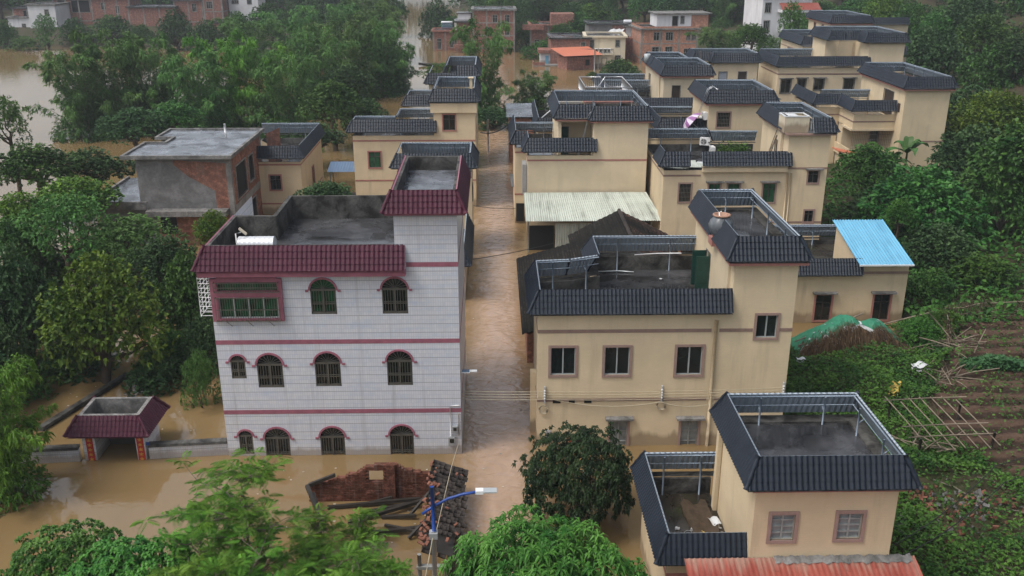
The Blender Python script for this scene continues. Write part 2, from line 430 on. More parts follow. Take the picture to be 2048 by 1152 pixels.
def tag(o, label=None, cat=None, group=None, kind=None):
    if label: o['label'] = label
    if cat: o['category'] = cat
    if group: o['group'] = group
    if kind: o['kind'] = kind
    return o
def thing(name, label, cat, loc=(0, 0, 0), rz=0.0, group=None):
    o = bpy.data.objects.new(name, None); COL.objects.link(o); o.location = loc; o.rotation_euler = (0, 0, rz)
    o.empty_display_size = .3
    return tag(o, label, cat, group)
def copy_thing(src, loc, rz, scale=None, label=None, group=None, rx=0.0):
    r = src.copy(); COL.objects.link(r); r.location = loc; r.rotation_euler = (rx, 0, rz)
    if scale: r.scale = scale if isinstance(scale, tuple) else (scale,) * 3
    if label: r['label'] = label
    if group: r['group'] = group
    for ch in src.children:
        c = ch.copy(); COL.objects.link(c); c.parent = r
        for g in ch.children:
            d = g.copy(); COL.objects.link(d); d.parent = c
    return r

# mitred sweep helpers; outward is to the right of the direction of travel (run anticlockwise)
def seg_data(pts, closed):
    k = len(pts); n = k if closed else k - 1; out = []
    dirs = []
    for i in range(n):
        p, q = Vector(pts[i]), Vector(pts[(i + 1) % k]); d = q - p; dirs.append((p, q, d.normalized(), d.length))
    for i, (p, q, d, Ln) in enumerate(dirs):
        def tn(a, b):
            ang = math.atan2(a.x * b.y - a.y * b.x, a.dot(b)); return math.tan(ang / 2)
        t0 = tn(dirs[i - 1][2], d) if (closed or i > 0) else None
        t1 = tn(d, dirs[(i + 1) % n][2]) if (closed or i < n - 1) else None
        out.append((p, d, Vector((d.y, -d.x)), Ln, t0, t1))
    return out
def sweep(mb, pts, closed, prof, loop=True):
    for (p, d, n, Ln, t0, t1) in seg_data(pts, closed):
        m = len(prof); rng = range(m if loop else m - 1)
        P = lambda off, z, e: (p + d * ((-off * (t0 or 0)) if e == 0 else (Ln + off * (t1 or 0))) + n * off).to_3d() + Vector((0, 0, z))
        for i in rng:
            a, b = prof[i], prof[(i + 1) % m]
            mb.quad(P(*a, 0), P(*a, 1), P(*b, 1), P(*b, 0))
        if loop:
            if t0 is None: mb.poly([P(*a, 0) for a in prof])
            if t1 is None: mb.poly([P(*a, 1) for a in reversed(prof)])

def tile_skirt(h, pts, ztop, zbot, closed=False, out=.42, inn=.08, rib=.175, row=.25, mat='navy', frames=(), zfloor=None, seg=6, back='greysheet', solid=False, caps=True, step=2.3, name='tile_eave', only=None, lip=None):
    mb, bk, sf, cps = MB(), MB(), MB(), []
    slope = math.hypot(out + inn, ztop - zbot); nr = max(2, round(slope / row))
    sd = seg_data(pts, closed)
    for si, (p, d, n, Ln, t0, t1) in enumerate(sd):
        if only is not None and si not in only: continue
        off = lambda v: -inn + (out + inn) * v
        S0 = lambda v: -off(v) * t0 if t0 is not None else -(.0)
        S1 = lambda v: Ln + (off(v) * t1 if t1 is not None else .0)
        lo, hi = min(S0(0), S0(1)), max(S1(0), S1(1))
        nu = max(2, int((hi - lo) / rib * seg)) + 1
        us = [lo + (hi - lo) * i / (nu - 1) for i in range(nu)]
        sn = Vector((n.x * (ztop - zbot) / slope, n.y * (ztop - zbot) / slope, (out + inn) / slope))
        vs = []
        for r_ in range(nr): vs += [(r_ / nr, 0.0), ((r_ + .985) / nr, .032)]
        def P(i, j):
            v, saw = vs[j]; a, b = S0(v), S1(v); u = min(max(us[i], a), b)
            ph = math.cos(2 * math.pi * us[i] / rib); hh = .042 * max(0, .5 + .5 * ph) ** .8 + saw
            q = (p + d * u + n * off(v)).to_3d() + Vector((0, 0, ztop + (zbot - ztop) * v))
            return q + sn * hh
        mb.grid(P, nu, len(vs), lambda i, j: (us[i], vs[j][0] * slope), sm=False)
        # thin backing under the tiles
        Q = lambda u, v, dn: (p + d * u + n * off(v)).to_3d() + Vector((0, 0, ztop + (zbot - ztop) * v)) - sn * dn
        bk.quad(Q(S0(0), 0, .015), Q(S0(1), 1, .015), Q(S1(1), 1, .015), Q(S1(0), 0, .015), ((S0(0), 0), (S0(1), slope), (S1(1), slope), (S1(0), 0)))
        sz_ = zbot - .09; W = lambda off_, e: (p + d * ((-off_ * (t0 or 0)) if e == 0 else Ln + off_ * (t1 or 0)) + n * off_).to_3d() + Vector((0, 0, sz_))
        sf.quad(W(.0, 0), W(.0, 1), W(out - .05, 1), W(out - .05, 0))
        bk.quad(Q(S0(0), 0, -.03), Q(S1(0), 0, -.03), Q(S1(0), 0, .03), Q(S0(0), 0, .03))
        if caps:
            for t, S in ((t0, S0), (t1, S1)):
                if t is not None and abs(t) > .05 and (S is S1):
                    a, b = Q(S(0), 0, -.05), Q(S(1), 1, -.05); k = 9; cp = MB(); cps.append(cp)
                    cp.tube([a.lerp(b, q / (k - 1)) for q in range(k)], [.075 + .018 * (q % 3 == 2) for q in range(k)], 8)
        if si in frames and zfloor is not None:
            fr = MB(); ni = -n
            m = max(1, round(Ln / step))
            a = (p + n * (-inn - .06)).to_3d(); b = (p + d * Ln + n * (-inn - .06)).to_3d()
            fr.tube([a + Vector((0, 0, ztop - .09)), b + Vector((0, 0, ztop - .09))], .035, 4)
            fr.tube([a + Vector((0, 0, ztop - .42)), b + Vector((0, 0, ztop - .42))], .02, 4)
            for q in range(m):
                u = Ln * (q + .5) / m
                base = (p + d * u + n * (-inn - .22)).to_3d()
                fr.tube([base + Vector((0, 0, zfloor)), base + Vector((0, 0, ztop - .06))], .034, 4)
                fr.tube([base + Vector((0, 0, ztop - .62)), base + (n * .24).to_3d() + Vector((0, 0, ztop - .42))], .024, 4)
            fr.build('support_frame', 'steel', h)
    t = mb.build(name, mat, h)
    bk.build('eave_lining', back, t); sf.build('eave_soffit', 'parapet' if back == 'greysheet' else back, t)
    for cp in cps: cp.build('hip_cap', mat, t)
    return t

# ------------------------------------------------------------------ house parts
def facemap(side, b):
    x0, x1, y0, y1 = b
    if side == 'F': return lambda u, d, z: (u, y0 - d, z)
    if side == 'B': return lambda u, d, z: (u, y1 + d, z)
    if side == 'R': return lambda u, d, z: (x1 + d, u, z)
    return lambda u, d, z: (x0 - d, u, z)

def wall_face(mb, side, b, z0, z1, holes=(), depth=.16):
    fm = facemap(side, b); u0, u1 = (b[0], b[1]) if side in 'FB' else (b[2], b[3])
    us = sorted({u0, u1, *[c for h in holes for c in (h[0], h[1]) if u0 < c < u1]})
    zs = sorted({z0, z1, *[c for h in holes for c in (h[2], h[3]) if z0 < c < z1]})
    rev = side in 'BL'
    for i in range(len(us) - 1):
        for j in range(len(zs) - 1):
            cu, cz = (us[i] + us[i + 1]) / 2, (zs[j] + zs[j + 1]) / 2
            if any(h[0] < cu < h[1] and h[2] < cz < h[3] for h in holes): continue
            c = [(us[i], zs[j]), (us[i + 1], zs[j]), (us[i + 1], zs[j + 1]), (us[i], zs[j + 1])]
            if rev: c.reverse()
            mb.quad(*[fm(u, 0, z) for u, z in c], uv=c)
    for (a, c, e, g) in holes:
        for (ua, za, ub, zb) in ((a, e, c, e), (c, e, c, g), (c, g, a, g), (a, g, a, e)):
            mb.quad(fm(ua, 0, za), fm(ub, 0, zb), fm(ub, -depth, zb), fm(ua, -depth, za))

def win_part(h, side, b, w, style='slide', name='window'):
    """w = (u0,u1,z0,z1); opening already cut in the wall"""
    fm = facemap(side, b); u0, u1, z0, z1 = w
    S = dict(slide=('brownframe', 'alu', 'glass', 1, 0), dark=('brownframe', 'olddark', 'glass', 1, 1), green=('brownframe', 'olddark', 'glass_green', 1, 1),
             old=('brownframe', 'oldwood', 'glass_pale', 1, 3), pinkold=('pinkband', 'olddark', 'glass', 1, 1), pinkgreen=('pinkband', 'olddark', 'glass_green', 1, 1),
             mauvegrille=('brownframe', 'grille', 'glass', 7, 3), plain=('parapet_pale', 'olddark', 'glass', 1, 0), concrete=('frame_concrete', 'oldwood', 'glass', 2, 1),
             maroon=('pinkband', 'browndoor', 'glass', 1, 1), bare=('frame_concrete', 'olddark', 'dark', 0, 0))[style]
    sur = MB(); k = .11
    for (a, c, e, g) in ((u0 - k, u0, z0 - k, z1 + k), (u1, u1 + k, z0 - k, z1 + k), (u0, u1, z1, z1 + k), (u0, u1, z0 - k, z0)):
        sur.box(a, c, -.03, .05, e, g, fn=lambda x, y, z: fm(x, y, z))
    o = sur.build(name, S[0], h)
    fr = MB(); t = .035
    for (a, c, e, g) in ((u0, u0 + t, z0, z1), (u1 - t, u1, z0, z1), (u0 + t, u1 - t, z1 - t, z1), (u0 + t, u1 - t, z0, z0 + t)):
        fr.box(a, c, -.12, -.05, e, g, fn=fm)
    thin = .018 if S[3] > 3 else .028
    for i in range(S[3]):
        c = u0 + (u1 - u0) * (i + 1) / (S[3] + 1); fr.box(c - thin, c + thin, -.115, -.045, z0 + t, z1 - t, fn=fm)
    for i in range(S[4]):
        c = z1 - (z1 - z0) * ((i + 1) / (S[4] + 1) if S[4] > 1 else .3); fr.box(u0 + t, u1 - t, -.11, -.05, c - .02, c + .02, fn=fm)
    fr.build('frame', S[1], o)
    pn = MB(); pn.quad(fm(u0, -.10, z0), fm(u1, -.10, z0), fm(u1, -.10, z1), fm(u0, -.10, z1)); pn.build('pane', S[2], o)
    return o
def canopy(h, side, b, w, mat='parapet_pale'):
    fm = facemap(side, b); mb = MB(); mb.box(w[0] - .25, w[1] + .25, 0.003, .32, w[3] + .13, w[3] + .22, fn=fm); return mb.build('window_canopy', mat, h)
def door_part(h, side, b, w, mat='browndoor', name='door'):
    fm = facemap(side, b); mb = MB(); u0, u1, z0, z1 = w
    mb.box(u0, u1, -.14, -.09, z0, z1, fn=fm)
    o = mb.build(name, mat, h)
    f = MB()
    for (a, c, e, g) in ((u0 - .06, u0, z0, z1 + .06), (u1, u1 + .06, z0, z1 + .06), (u0, u1, z1, z1 + .06)): f.box(a, c, -.02, .025, e, g, fn=fm)
    f.build('door_frame', 'parapet_pale', o)
    return o

def rect_pts(b): return [(b[0], b[2]), (b[1], b[2]), (b[1], b[3]), (b[0], b[3])]

def block(h, b, z0, zf, zt, mat='beige', sides='FRBL', wins=(), roofmat='roof', liner=True, name='wall', linerin=None, slab=True, doors=()):
    """hollow block: outer wall faces, flat roof slab at zf, parapet to zt lined inside"""
    mb = MB()
    for s in 'FRBL':
        if s in sides:
            holes = [w[1] for w in wins if w[0] == s] + [w[1] for w in doors if w[0] == s]
            wall_face(mb, s, b, z0, zt, holes)
    o = mb.build(name, mat, h)
    t = .14
    x0, x1, y0, y1 = b
    ix0, ix1 = (x0 + t if 'L' in sides else x0), (x1 - t if 'R' in sides else x1)
    iy0, iy1 = (y0 + t if 'F' in sides else y0), (y1 - t if 'B' in sides else y1)
    if slab:
        sl = MB(); sl.quad((ix0, iy0, zf), (ix1, iy0, zf), (ix1, iy1, zf), (ix0, iy1, zf)); sl.build('flat_roof', roofmat, h)
    if liner and zt > zf + .02:
        ln = MB(); ls = linerin or sides
        A = dict(F=((ix0, iy0), (ix1, iy0), (x0, y0), (x1, y0)), R=((ix1, iy0), (ix1, iy1), (x1, y0), (x1, y1)), B=((ix1, iy1), (ix0, iy1), (x1, y1), (x0, y1)), L=((ix0, iy1), (ix0, iy0), (x0, y1), (x0, y0)))
        for s in ls:
            (a, c, e, g) = A[s]
            ln.quad((*c, zf), (*a, zf), (*a, zt), (*c, zt)); ln.quad((*a, zt), (*c, zt), (*g, zt), (*e, zt))
        ln.build('parapet', 'parapet', h)
    for w in wins:
        win_part(h, w[0], b, w[1], w[2] if len(w) > 2 else 'dark')
        if len(w) > 3: canopy(h, w[0], b, w[1])
    for w in doors: door_part(h, w[0], b, w[1], w[2])
    return o
def band(h, pts, z, hgt=.13, mat='pinkband', closed=False, d=.02, name='wall_band'):
    mb = MB(); sweep(mb, pts, closed, [(.001, z), (d, z), (d, z + hgt), (.001, z + hgt)]); return mb.build(name, mat, h)
def fascia(h, pts, z, closed=False, mat='pinkband', hgt=.11, out=.22, name='fascia'):
    z -= .09; mb = MB(); sweep(mb, pts, closed, [(.002, z), (out, z), (out, z + hgt), (.002, z + hgt)]); return mb.build(name, mat, h)

def relpts(pts, o): return [(p[0] - o[0], p[1] - o[1]) for p in pts]
class House:
    """coordinates are given in world metres and moved to the root, so the root sits at the house's own base"""
    wm = 'beige'
    def __init__(s, name, label, cat='house', loc=(0, 0, 0), rz=0.0, group=None):
        s.wm = ('beige', 'beige_sandy', 'beige_light', 'beige_grey')[int(abs(loc[0] * 3.7 + loc[1])) % 4] if loc[1] != 38.6 else 'beige'
        s.h = thing(name, label, cat, loc, rz, group); s.o = loc
    def b(s, b): return (b[0] - s.o[0], b[1] - s.o[0], b[2] - s.o[1], b[3] - s.o[1])
    def w(s, w):
        r = []
        for q in w:
            k = s.o[0] if q[0] in 'FB' else s.o[1]; a = q[1]
            r.append((q[0], (a[0] - k, a[1] - k, a[2] - s.o[2], a[3] - s.o[2]), *q[2:]))
        return r
    def block(s, b, z0, zf, zt, wins=(), doors=(), **kw):
        if kw.get('mat', 'beige') == 'beige': kw['mat'] = s.wm
        return block(s.h, s.b(b), z0 - s.o[2], zf - s.o[2], zt - s.o[2], wins=s.w(wins), doors=s.w(doors), **kw)
    def skirt(s, pts, ztop, zbot, zfloor=None, **kw): return tile_skirt(s.h, relpts(pts, s.o), ztop - s.o[2], zbot - s.o[2], zfloor=None if zfloor is None else zfloor - s.o[2], **kw)
    def band(s, pts, z, **kw): return band(s.h, relpts(pts, s.o), z - s.o[2], **kw)
    def fascia(s, pts, z, **kw): return fascia(s.h, relpts(pts, s.o), z - s.o[2], **kw)
    def mb(s): return HMB(s)
class HMB(MB):
    def __init__(s, H): super().__init__(); s.H = H
    def build(s, name, mat, parent=None):
        o = s.H.o; s.v = [(a - o[0], b - o[1], c - o[2]) for a, b, c in s.v]
        return super().build(name, s.H.wm if mat == 'beige' else mat, parent or s.H.h)

# ------------------------------------------------------------------ terrain and water
def lerp_tab(tab, y):
    if y <= tab[0][0]: return tab[0][1]
    for (a, p), (b, q) in zip(tab, tab[1:]):
        if y <= b: return p + (q - p) * (y - a) / (b - a)
    return tab[-1][1]
SHORE = [(0, 11.0), (22, 12.0), (40, 13.0), (46, 13.6), (49.5, 16.0), (51.5, 24.4), (57, 25.4), (63, 24.6), (76, 25.6), (90, 31), (104, 30), (112, 24), (130, 27), (160, 36), (185, 44), (200, 34), (215, 20), (240, -8), (400, -14)]
def ground(x, y):
    t = x - lerp_tab(SHORE, y)
    z = -2.6
    if t > -3: z = -2.6 + (t + 3) * .93 if t < 0 else .19 + min(t, 6) * .13 + max(0, t - 6) * .05 + max(0, t - 16) * .14 + max(0, t - 40) * .16
    edge = -38 + max(0, min(10, (y - 225) * .5))
    if y > 205 and x < edge:
        e = min(y - 205, (edge - x) * .8)
        z = max(z, -2.6 + min(e, 12) * .35 + max(0, e - 12) * .03)
    if y > 262: z += (y - 262) * .05 * max(0, min(1, (x + 12) / 20))
    z += .16 * mnoise.noise((x * .22, y * .22, 3.1)) + (.35 * mnoise.noise((x * .06, y * .06, 7.7)) if t > 20 else 0)
    return z

def terrain():
    xs = [-520, -400, -300, -220, -170, -140, -120, -100, -80, -60, -45, -38, -34, -30, -25, -20, -15, -10, -5, 0, 5, 9] + [10 + i * .8 for i in range(40)] + [43 + i * 3 for i in range(20)] + [108, 120, 140, 170, 210, 270, 350, 450, 560]
    ys = [-20, 0, 10] + [14 + i * .8 for i in range(64)] + [66 + i * 3 for i in range(40)] + [190, 197, 203, 207, 211, 216, 222, 230, 240, 250, 262, 280, 300, 330, 370, 420, 500, 600, 720]
    mb = MB(); mb.grid(lambda i, j: (xs[i], ys[j], ground(xs[i], ys[j])), len(xs), len(ys), lambda i, j: (xs[i], ys[j]))
    t = NT('muddy_earth'); o = t.coord('Object')
    n = t.noise(o, .5, 6, .65); n2 = t.noise(o, 4, 5, .7)
    c = t.mix(t.ramp(n, [(.35, 0.), (.65, 1.)]), (.055, .040, .026), (.032, .045, .014))
    c = t.mix(t.ramp(n2, [(.45, 0.), (.7, .5)]), c, (.10, .075, .055))
    t.set(col=c, rough=.9, spec=.15); t.bump(n2, .6, .08)
    return tag(mb.build('ground', t.m), kind='structure')
terrain()

def water():
    mb = MB(); mb.quad((-560, -40, 0), (560, -40, 0), (560, 760, 0), (-560, 760, 0), ((-560, -40), (560, -40), (560, 760), (-560, 760)))
    t = NT('flood_water'); o = t.coord('Object')
    n = t.noise(t.scaled(o, .9, .12, 1), .16, 6, .6, .5)
    c = t.mix(t.ramp(n, [(.3, 0.), (.7, 1.)]), (.175, .116, .050), (.235, .158, .075))
    # the current runs up the lane between the houses and carries lighter silt
    sp = t.n('SeparateXYZ'); t.l(o, sp.inputs[0])
    lane = t.math('SUBTRACT', 1.0, t.math('MULTIPLY', t.math('ABSOLUTE', t.math('SUBTRACT', sp.outputs[0], 0.2)), .42))
    edge = t.noise(o, .7, 5, .6, 1.0)
    lane = t.ramp(t.math('ADD', lane, t.math('MULTIPLY', t.math('SUBTRACT', edge, .5), .9)), [(.0, 0.), (.75, 1.)])
    sw = t.noise(t.scaled(o, 1.0, .45, 1), .55, 3, .5, 2.2)  # swirl tones paint the ripples' light and dark sheen into the colour
    c = t.mix(t.math('MULTIPLY', lane, .9), c, t.mix(t.ramp(sw, [(.34, 0.), (.66, 1.)]), (.365, .240, .148), (.45, .308, .212)))
    t.set(col=c, rough=.045, spec=.9)
    w1 = t.noise(t.scaled(o, .8, 1.25, 1), 1.5, 2, .45, 1.4)
    w2 = t.noise(t.scaled(o, 1, .6, 1), .55, 3, .5, .8)
    hgt = t.math('ADD', t.math('MULTIPLY', w1, t.math('ADD', t.math('MULTIPLY', lane, .80), .06)), t.math('MULTIPLY', w2, t.math('ADD', t.math('MULTIPLY', lane, .22), .08)))
    t.bump(hgt, .26, .42)
    return tag(mb.build('water', t.m), kind='structure')
water()

# ------------------------------------------------------------------ the white tiled house
def arched_window(h, b, u0, u1, z0, z1, pane='glass', small=False):
    """opening u0..u1, z0..z1 in the front wall is cut; the arch fills its top corners"""
    fm = facemap('F', b); c = (u0 + u1) / 2; r = (u1 - u0) / 2; zs = z1 - r * .92
    arc = [(c + r * math.cos(math.pi * i / 12), zs + r * .92 * math.sin(math.pi * i / 12)) for i in range(13)]
    sp = MB()
    for i in range(12):
        (a, p), (d, q) = arc[i], arc[i + 1]
        sp.quad(fm(a, 0, p), fm(a, 0, z1), fm(d, 0, z1), fm(d, 0, q), ((a, p), (a, z1), (d, z1), (d, q)))
        sp.quad(fm(a, 0, p), fm(d, 0, q), fm(d, -.16, q), fm(a, -.16, p))
    sur = MB(); k = .08
    ro = [(c + (r + k) * math.cos(math.pi * i / 12), zs + (r * .92 + k) * math.sin(math.pi * i / 12)) for i in range(13)]
    for i in range(12):
        A, B, C, D = arc[i], ro[i], ro[i + 1], arc[i + 1]
        sur.quad(fm(A[0], .05, A[1]), fm(B[0], .05, B[1]), fm(C[0], .05, C[1]), fm(D[0], .05, D[1]))
        sur.quad(fm(B[0], .05, B[1]), fm(B[0], 0, B[1]), fm(C[0], 0, C[1]), fm(C[0], .05, C[1]))
        sur.quad(fm(A[0], 0, A[1]), fm(A[0], .05, A[1]), fm(D[0], .05, D[1]), fm(D[0], 0, D[1]))
    for s in (-1, 1):
        e = c + s * (r + k); sur.box(min(e, e + s * .12), max(e, e + s * .12), .003, .055, zs - .07, zs + .02, fn=fm)
    o = sur.build('window', 'pink', h)
    sp.build('arch_infill', 'glazed', o)
    gr = MB(); t = .05
    for (a, d, e, g) in ((u0, u0 + t, z0, zs), (u1 - t, u1, z0, zs), (u0, u1, zs - .04, zs + .05), (u0, u1, z0, z0 + .10)): gr.box(a, d, -.10, -.01, e, g, fn=fm)
    gr.box(c - .035, c + .035, -.09, -.005, z0 + .1, zs - .04, fn=fm)
    nb = 3 if small else 4
    for s in (0, 1):
        for i in range(nb):
            u = u0 + t + (c - u0 - t) * (i + .7) / (nb + .3) if s == 0 else c + .03 + (u1 - t - c) * (i + .7) / (nb + .3)
            gr.box(u - .011, u + .011, -.05, -.025, z0 + .1, zs - .04, fn=fm)
    zm = z0 + (zs - z0) * .42
    gr.box(u0 + t, u1 - t, -.055, -.02, zm - .02, zm + .02, fn=fm); gr.box(u0 + t, u1 - t, -.055, -.02, zm + .07, zm + .095, fn=fm)
    for i in range(1, 9):
        an = math.pi * i / 9; a = Vector(fm(c, -.04, zs + .05)); q = Vector(fm(c + r * .96 * math.cos(an), -.04, zs + r * .88 * math.sin(an))); gr.tube([a, q], .012, 3, False)
    gr.build('grille', 'grille', o)
    pn = MB(); pn.quad(fm(u0, -.13, z0), fm(u1, -.13, z0), fm(u1, -.13, z1), fm(u0, -.13, z1)); pn.build('pane', pane, o)

def white_house():
    H = House('tiled_house', 'white tiled three-storey house with maroon roof tiles and arched barred windows', loc=(-12.05, 38.0, 0))
    bm = (-12.05, -4.15, 38.0, 46.3); bt = (-4.15, -1.52, 38.0, 44.6)
    W3 = [(-7.82, -6.73, 6.88, 8.48, 'glass_green', 0), (-4.78, -3.69, 6.88, 8.50, 'glass', 0)]
    W2 = [(-11.52, -10.88, 3.87, 4.98, 'glass', 1), (-10.39, -9.27, 3.42, 5.02, 'glass', 0), (-7.87, -6.75, 3.46, 5.08, 'glass', 0), (-4.72, -3.61, 3.48, 5.14, 'glass', 0)]
    W1 = [(-11.52, -10.90, .1, 1.30, 'glass', 1), (-10.37, -9.25, -.5, 1.40, 'glass', 0), (-7.88, -6.78, -.5, 1.42, 'glass', 0), (-4.75, -3.67, -.5, 1.48, 'glass', 0)]
    bal = (-11.80, -9.10, 6.75, 8.55)
    front = (-12.05, -1.52, 38.0, 46.3)
    holes = [w[:4] for w in W3 + W2 + W1] + [bal]
    mb = H.mb()
    wall_face(mb, 'F', front, -1.6, 8.95, holes)
    wall_face(mb, 'F', (-4.15, -1.52, 38.0, 44.6), 8.95, 12.25)
    wall_face(mb, 'L', bm, -1.6, 9.95); wall_face(mb, 'R', (-4.15, -1.52, 38.0, 46.3), -1.6, 8.95)
    wall_face(mb, 'R', bt, 8.95, 12.25); wall_face(mb, 'L', bt, 8.75, 12.25)
    mb.quad((-1.52, 46.3, -1.6), (-10.2, 46.3, -1.6), (-10.2, 46.3, 9.95), (-1.52, 46.3, 9.95)); mb.quad((-10.2, 46.3, -1.6), (-10.2, 42.7, -1.6), (-10.2, 42.7, 9.95), (-10.2, 46.3, 9.95)); mb.quad((-10.2, 42.7, -1.6), (-12.05, 42.7, -1.6), (-12.05, 42.7, 9.95), (-10.2, 42.7, 9.95))
    mb.quad((-1.52, 44.6, 8.95), (-4.15, 44.6, 8.95), (-4.15, 44.6, 12.25), (-1.52, 44.6, 12.25))
    mb.quad((-4.15, 38, 8.95), (-12.05, 38, 8.95), (-12.05, 38, 9.9), (-4.15, 38, 9.9))
    mb.build('wall', 'glazed')
    rf = H.mb(); rf.poly([(-11.9, 38.15, 8.8), (-4.15, 38.15, 8.8), (-4.15, 46.15, 8.8), (-10.05, 46.15, 8.8), (-10.05, 42.55, 8.8), (-11.9, 42.55, 8.8)]); rf.build('flat_roof', 'roof')
    rb = H.mb(); rb.quad((-4.15, 44.6, 8.79), (-1.6, 44.6, 8.79), (-1.6, 46.15, 8.79), (-4.15, 46.15, 8.79)); rb.build('flat_roof', 'roof')
    tr = H.mb(); tr.quad((-4.0, 38.15, 11.65), (-1.66, 38.15, 11.65), (-1.66, 44.45, 11.65), (-4.0, 44.45, 11.65)); tr.build('tower_roof', 'roof_pale')
    pp = H.mb()
    path = [(-1.52, 46.3), (-10.2, 46.3), (-10.2, 42.7), (-12.05, 42.7), (-12.05, 38.0), (-4.15, 38.0)]
    sweep(pp, path, False, [(-.17, 8.75), (-.17, 9.96), (.01, 9.96), (.01, 9.90), (-.16, 8.75)][:3] + [(.005, 9.96), (.005, 9.94)], loop=False)
    pp.build('parapet', 'parapet')
    pt = H.mb(); sweep(pt, rect_pts(bt), True, [(-.15, 11.6), (-.15, 12.3), (.005, 12.3), (.005, 12.26)], loop=False); pt.build('tower_parapet', 'parapet')
    o = H.o; b = H.b(front)
    for w in W3 + W2 + W1: arched_window(H.h, b, w[0] - o[0], w[1] - o[0], w[2], w[3], w[4], w[5])
    H.skirt([(-12.05, 42.7), (-12.05, 38.0), (-3.72, 38.0)], 9.98, 8.98, mat='maroon', out=.45, inn=.02, rib=.2, row=.27, back='pink')
    H.skirt([(-4.15, 44.6), (-4.15, 38.0), (-1.52, 38.0), (-1.52, 44.6)], 12.33, 11.42, mat='maroon', out=.40, inn=.0, rib=.2, row=.27, back='pink', name='tower_tile_eave')
    # scalloped pink fascia under the tiles
    for pts, z, nm in (([(-12.05, 42.7), (-12.05, 38.0), (-3.72, 38.0)], 8.66, 'fascia'), ([(-4.15, 44.6), (-4.15, 38.0), (-1.52, 38.0), (-1.52, 44.6)], 11.30, 'tower_fascia')):
        f = H.mb()
        sweep(f, pts, False, [(.002, z + .04), (.36, z + .04), (.36, z + .26), (.002, z + .26)] if nm == 'fascia' else [(.002, z + .02), (.30, z + .02), (.30, z + .10), (.002, z + .10)])
        for (p, d, n, Ln, t0, t1) in seg_data(pts, False):
            off = .37 if nm == 'fascia' else .31; k = int(Ln / .26)
            for i in range(k):
                u = (i + .5) * Ln / k; top = z + (.27 if nm == 'fascia' else .11)
                c = [(u - .12, top), (u - .085, top - .06), (u, top - .085), (u + .085, top - .06), (u + .12, top)]
                f.poly([((p + d * a + n * off).to_3d() + Vector((0, 0, zz))) for a, zz in c])
        f.build(nm, 'pink')
    for z in (2.12, 5.50): H.band([(-12.05, 46.0), (-12.05, 38.0), (-1.52, 38.0), (-1.52, 46.0)], z, hgt=.2, mat='pink', d=.012)
    H.band([(-3.7, 38.0), (-1.52, 38.0), (-1.52, 46.0)], 9.0, hgt=.2, mat='pink', d=.012)
    # enclosed balcony with projecting grilles
    fm = facemap('F', b); l = lambda u: u - o[0]
    bf = MB()
    u0, u1, z0, z1 = l(-11.80), l(-9.10), 6.75, 8.55
    for (a, c, e, g) in ((u0 - .2, u0 + .1, z0, z1), (u1 - .08, u1 + .12, z0, z1), (u0 + .1, u1 - .08, 8.40, 8.6), (u0 + .1, u1 - .08, 7.72, 7.98), (u0 - .2, u1 + .12, 6.62, 6.75)): bf.box(a, c, -.1, .14, e, g, fn=fm)
    bo = bf.build('balcony_window', 'pink', H.h)
    fr = MB()
    for (a, c, e, g) in ((u0 + .1, u1 - .08, 7.68, 7.72), (u0 + .1, u1 - .08, 6.75, 6.80), (u0 + .1, u0 + .15, 6.8, 7.68), (u1 - .13, u1 - .08, 6.8, 7.68)): fr.box(a, c, .0, .06, e, g, fn=fm)
    for i in (1, 2, 3):
        u = u0 + .1 + (u1 - u0 - .18) * i / 4; fr.box(u - .03, u + .03, .0, .06, 6.8, 7.68, fn=fm)
    fr.build('frame', 'alu', bo)
    g = MB(); n = 26
    for (e, f_) in ((6.70, 7.74), (8.0, 8.42)):
        for i in range(n + 1):
            u = u0 + (u1 - u0) * i / n; g.box(u - .009, u + .009, .30, .318, e, f_, fn=fm)
        for z in (e, (e + f_) / 2, f_): g.box(u0, u1, .295, .322, z - .014, z + .014, fn=fm)
        for u in (u0, u1):
            for z in (e, f_): g.box(u - .012, u + .012, .1, .32, z - .012, z + .012, fn=fm)
    for i in range(14):
        u = u0 + (u1 - u0) * i / 13; g.box(u - .009, u + .009, .1, .31, 6.69, 6.705, fn=fm)
    for u in (u0 + .4, u0 + 1.3, u0 + 2.2): g.tube([fm(u, .31, 6.7), fm(u + .15, .01, 6.35)], .012, 4)
    g.build('grille', 'grille', bo)
    p = MB(); p.quad(fm(u0 + .1, -.08, 6.75), fm(u1 - .08, -.08, 6.75), fm(u1 - .08, -.08, 8.5), fm(u0 + .1, -.08, 8.5)); p.build('pane', 'glass_green', bo)
    sg = H.mb()   # white side cage on the left wall
    for i in range(9):
        z = 6.75 + i * .21; sg.tube([(-12.05, 38.25, z), (-12.62, 38.25, z), (-12.62, 41.2, z), (-12.05, 41.2, z)], .014, 4)
    for i in range(8):
        y = 38.25 + i * .42; sg.tube([(-12.62, y, 6.7), (-12.62, y, 8.5)], .014, 4); sg.tube([(-12.05, y, 6.75), (-12.62, y, 6.75)], .012, 4)
    sg.build('side_grille', 'white')
    # water pipes and meter boxes near the lane corner
    pi = H.mb()
    pi.tube([(-2.0, 37.95, 2.45), (-2.0, 37.95, .95)], .022, 6); pi.tube([(-2.0, 37.95, 2.45), (-1.58, 37.95, 2.48)], .022, 6); pi.tube([(-1.62, 37.95, 2.1), (-1.62, 37.95, 1.0), (-1.95, 37.95, .98)], .022, 6)
    pi.build('water_pipe', 'white')
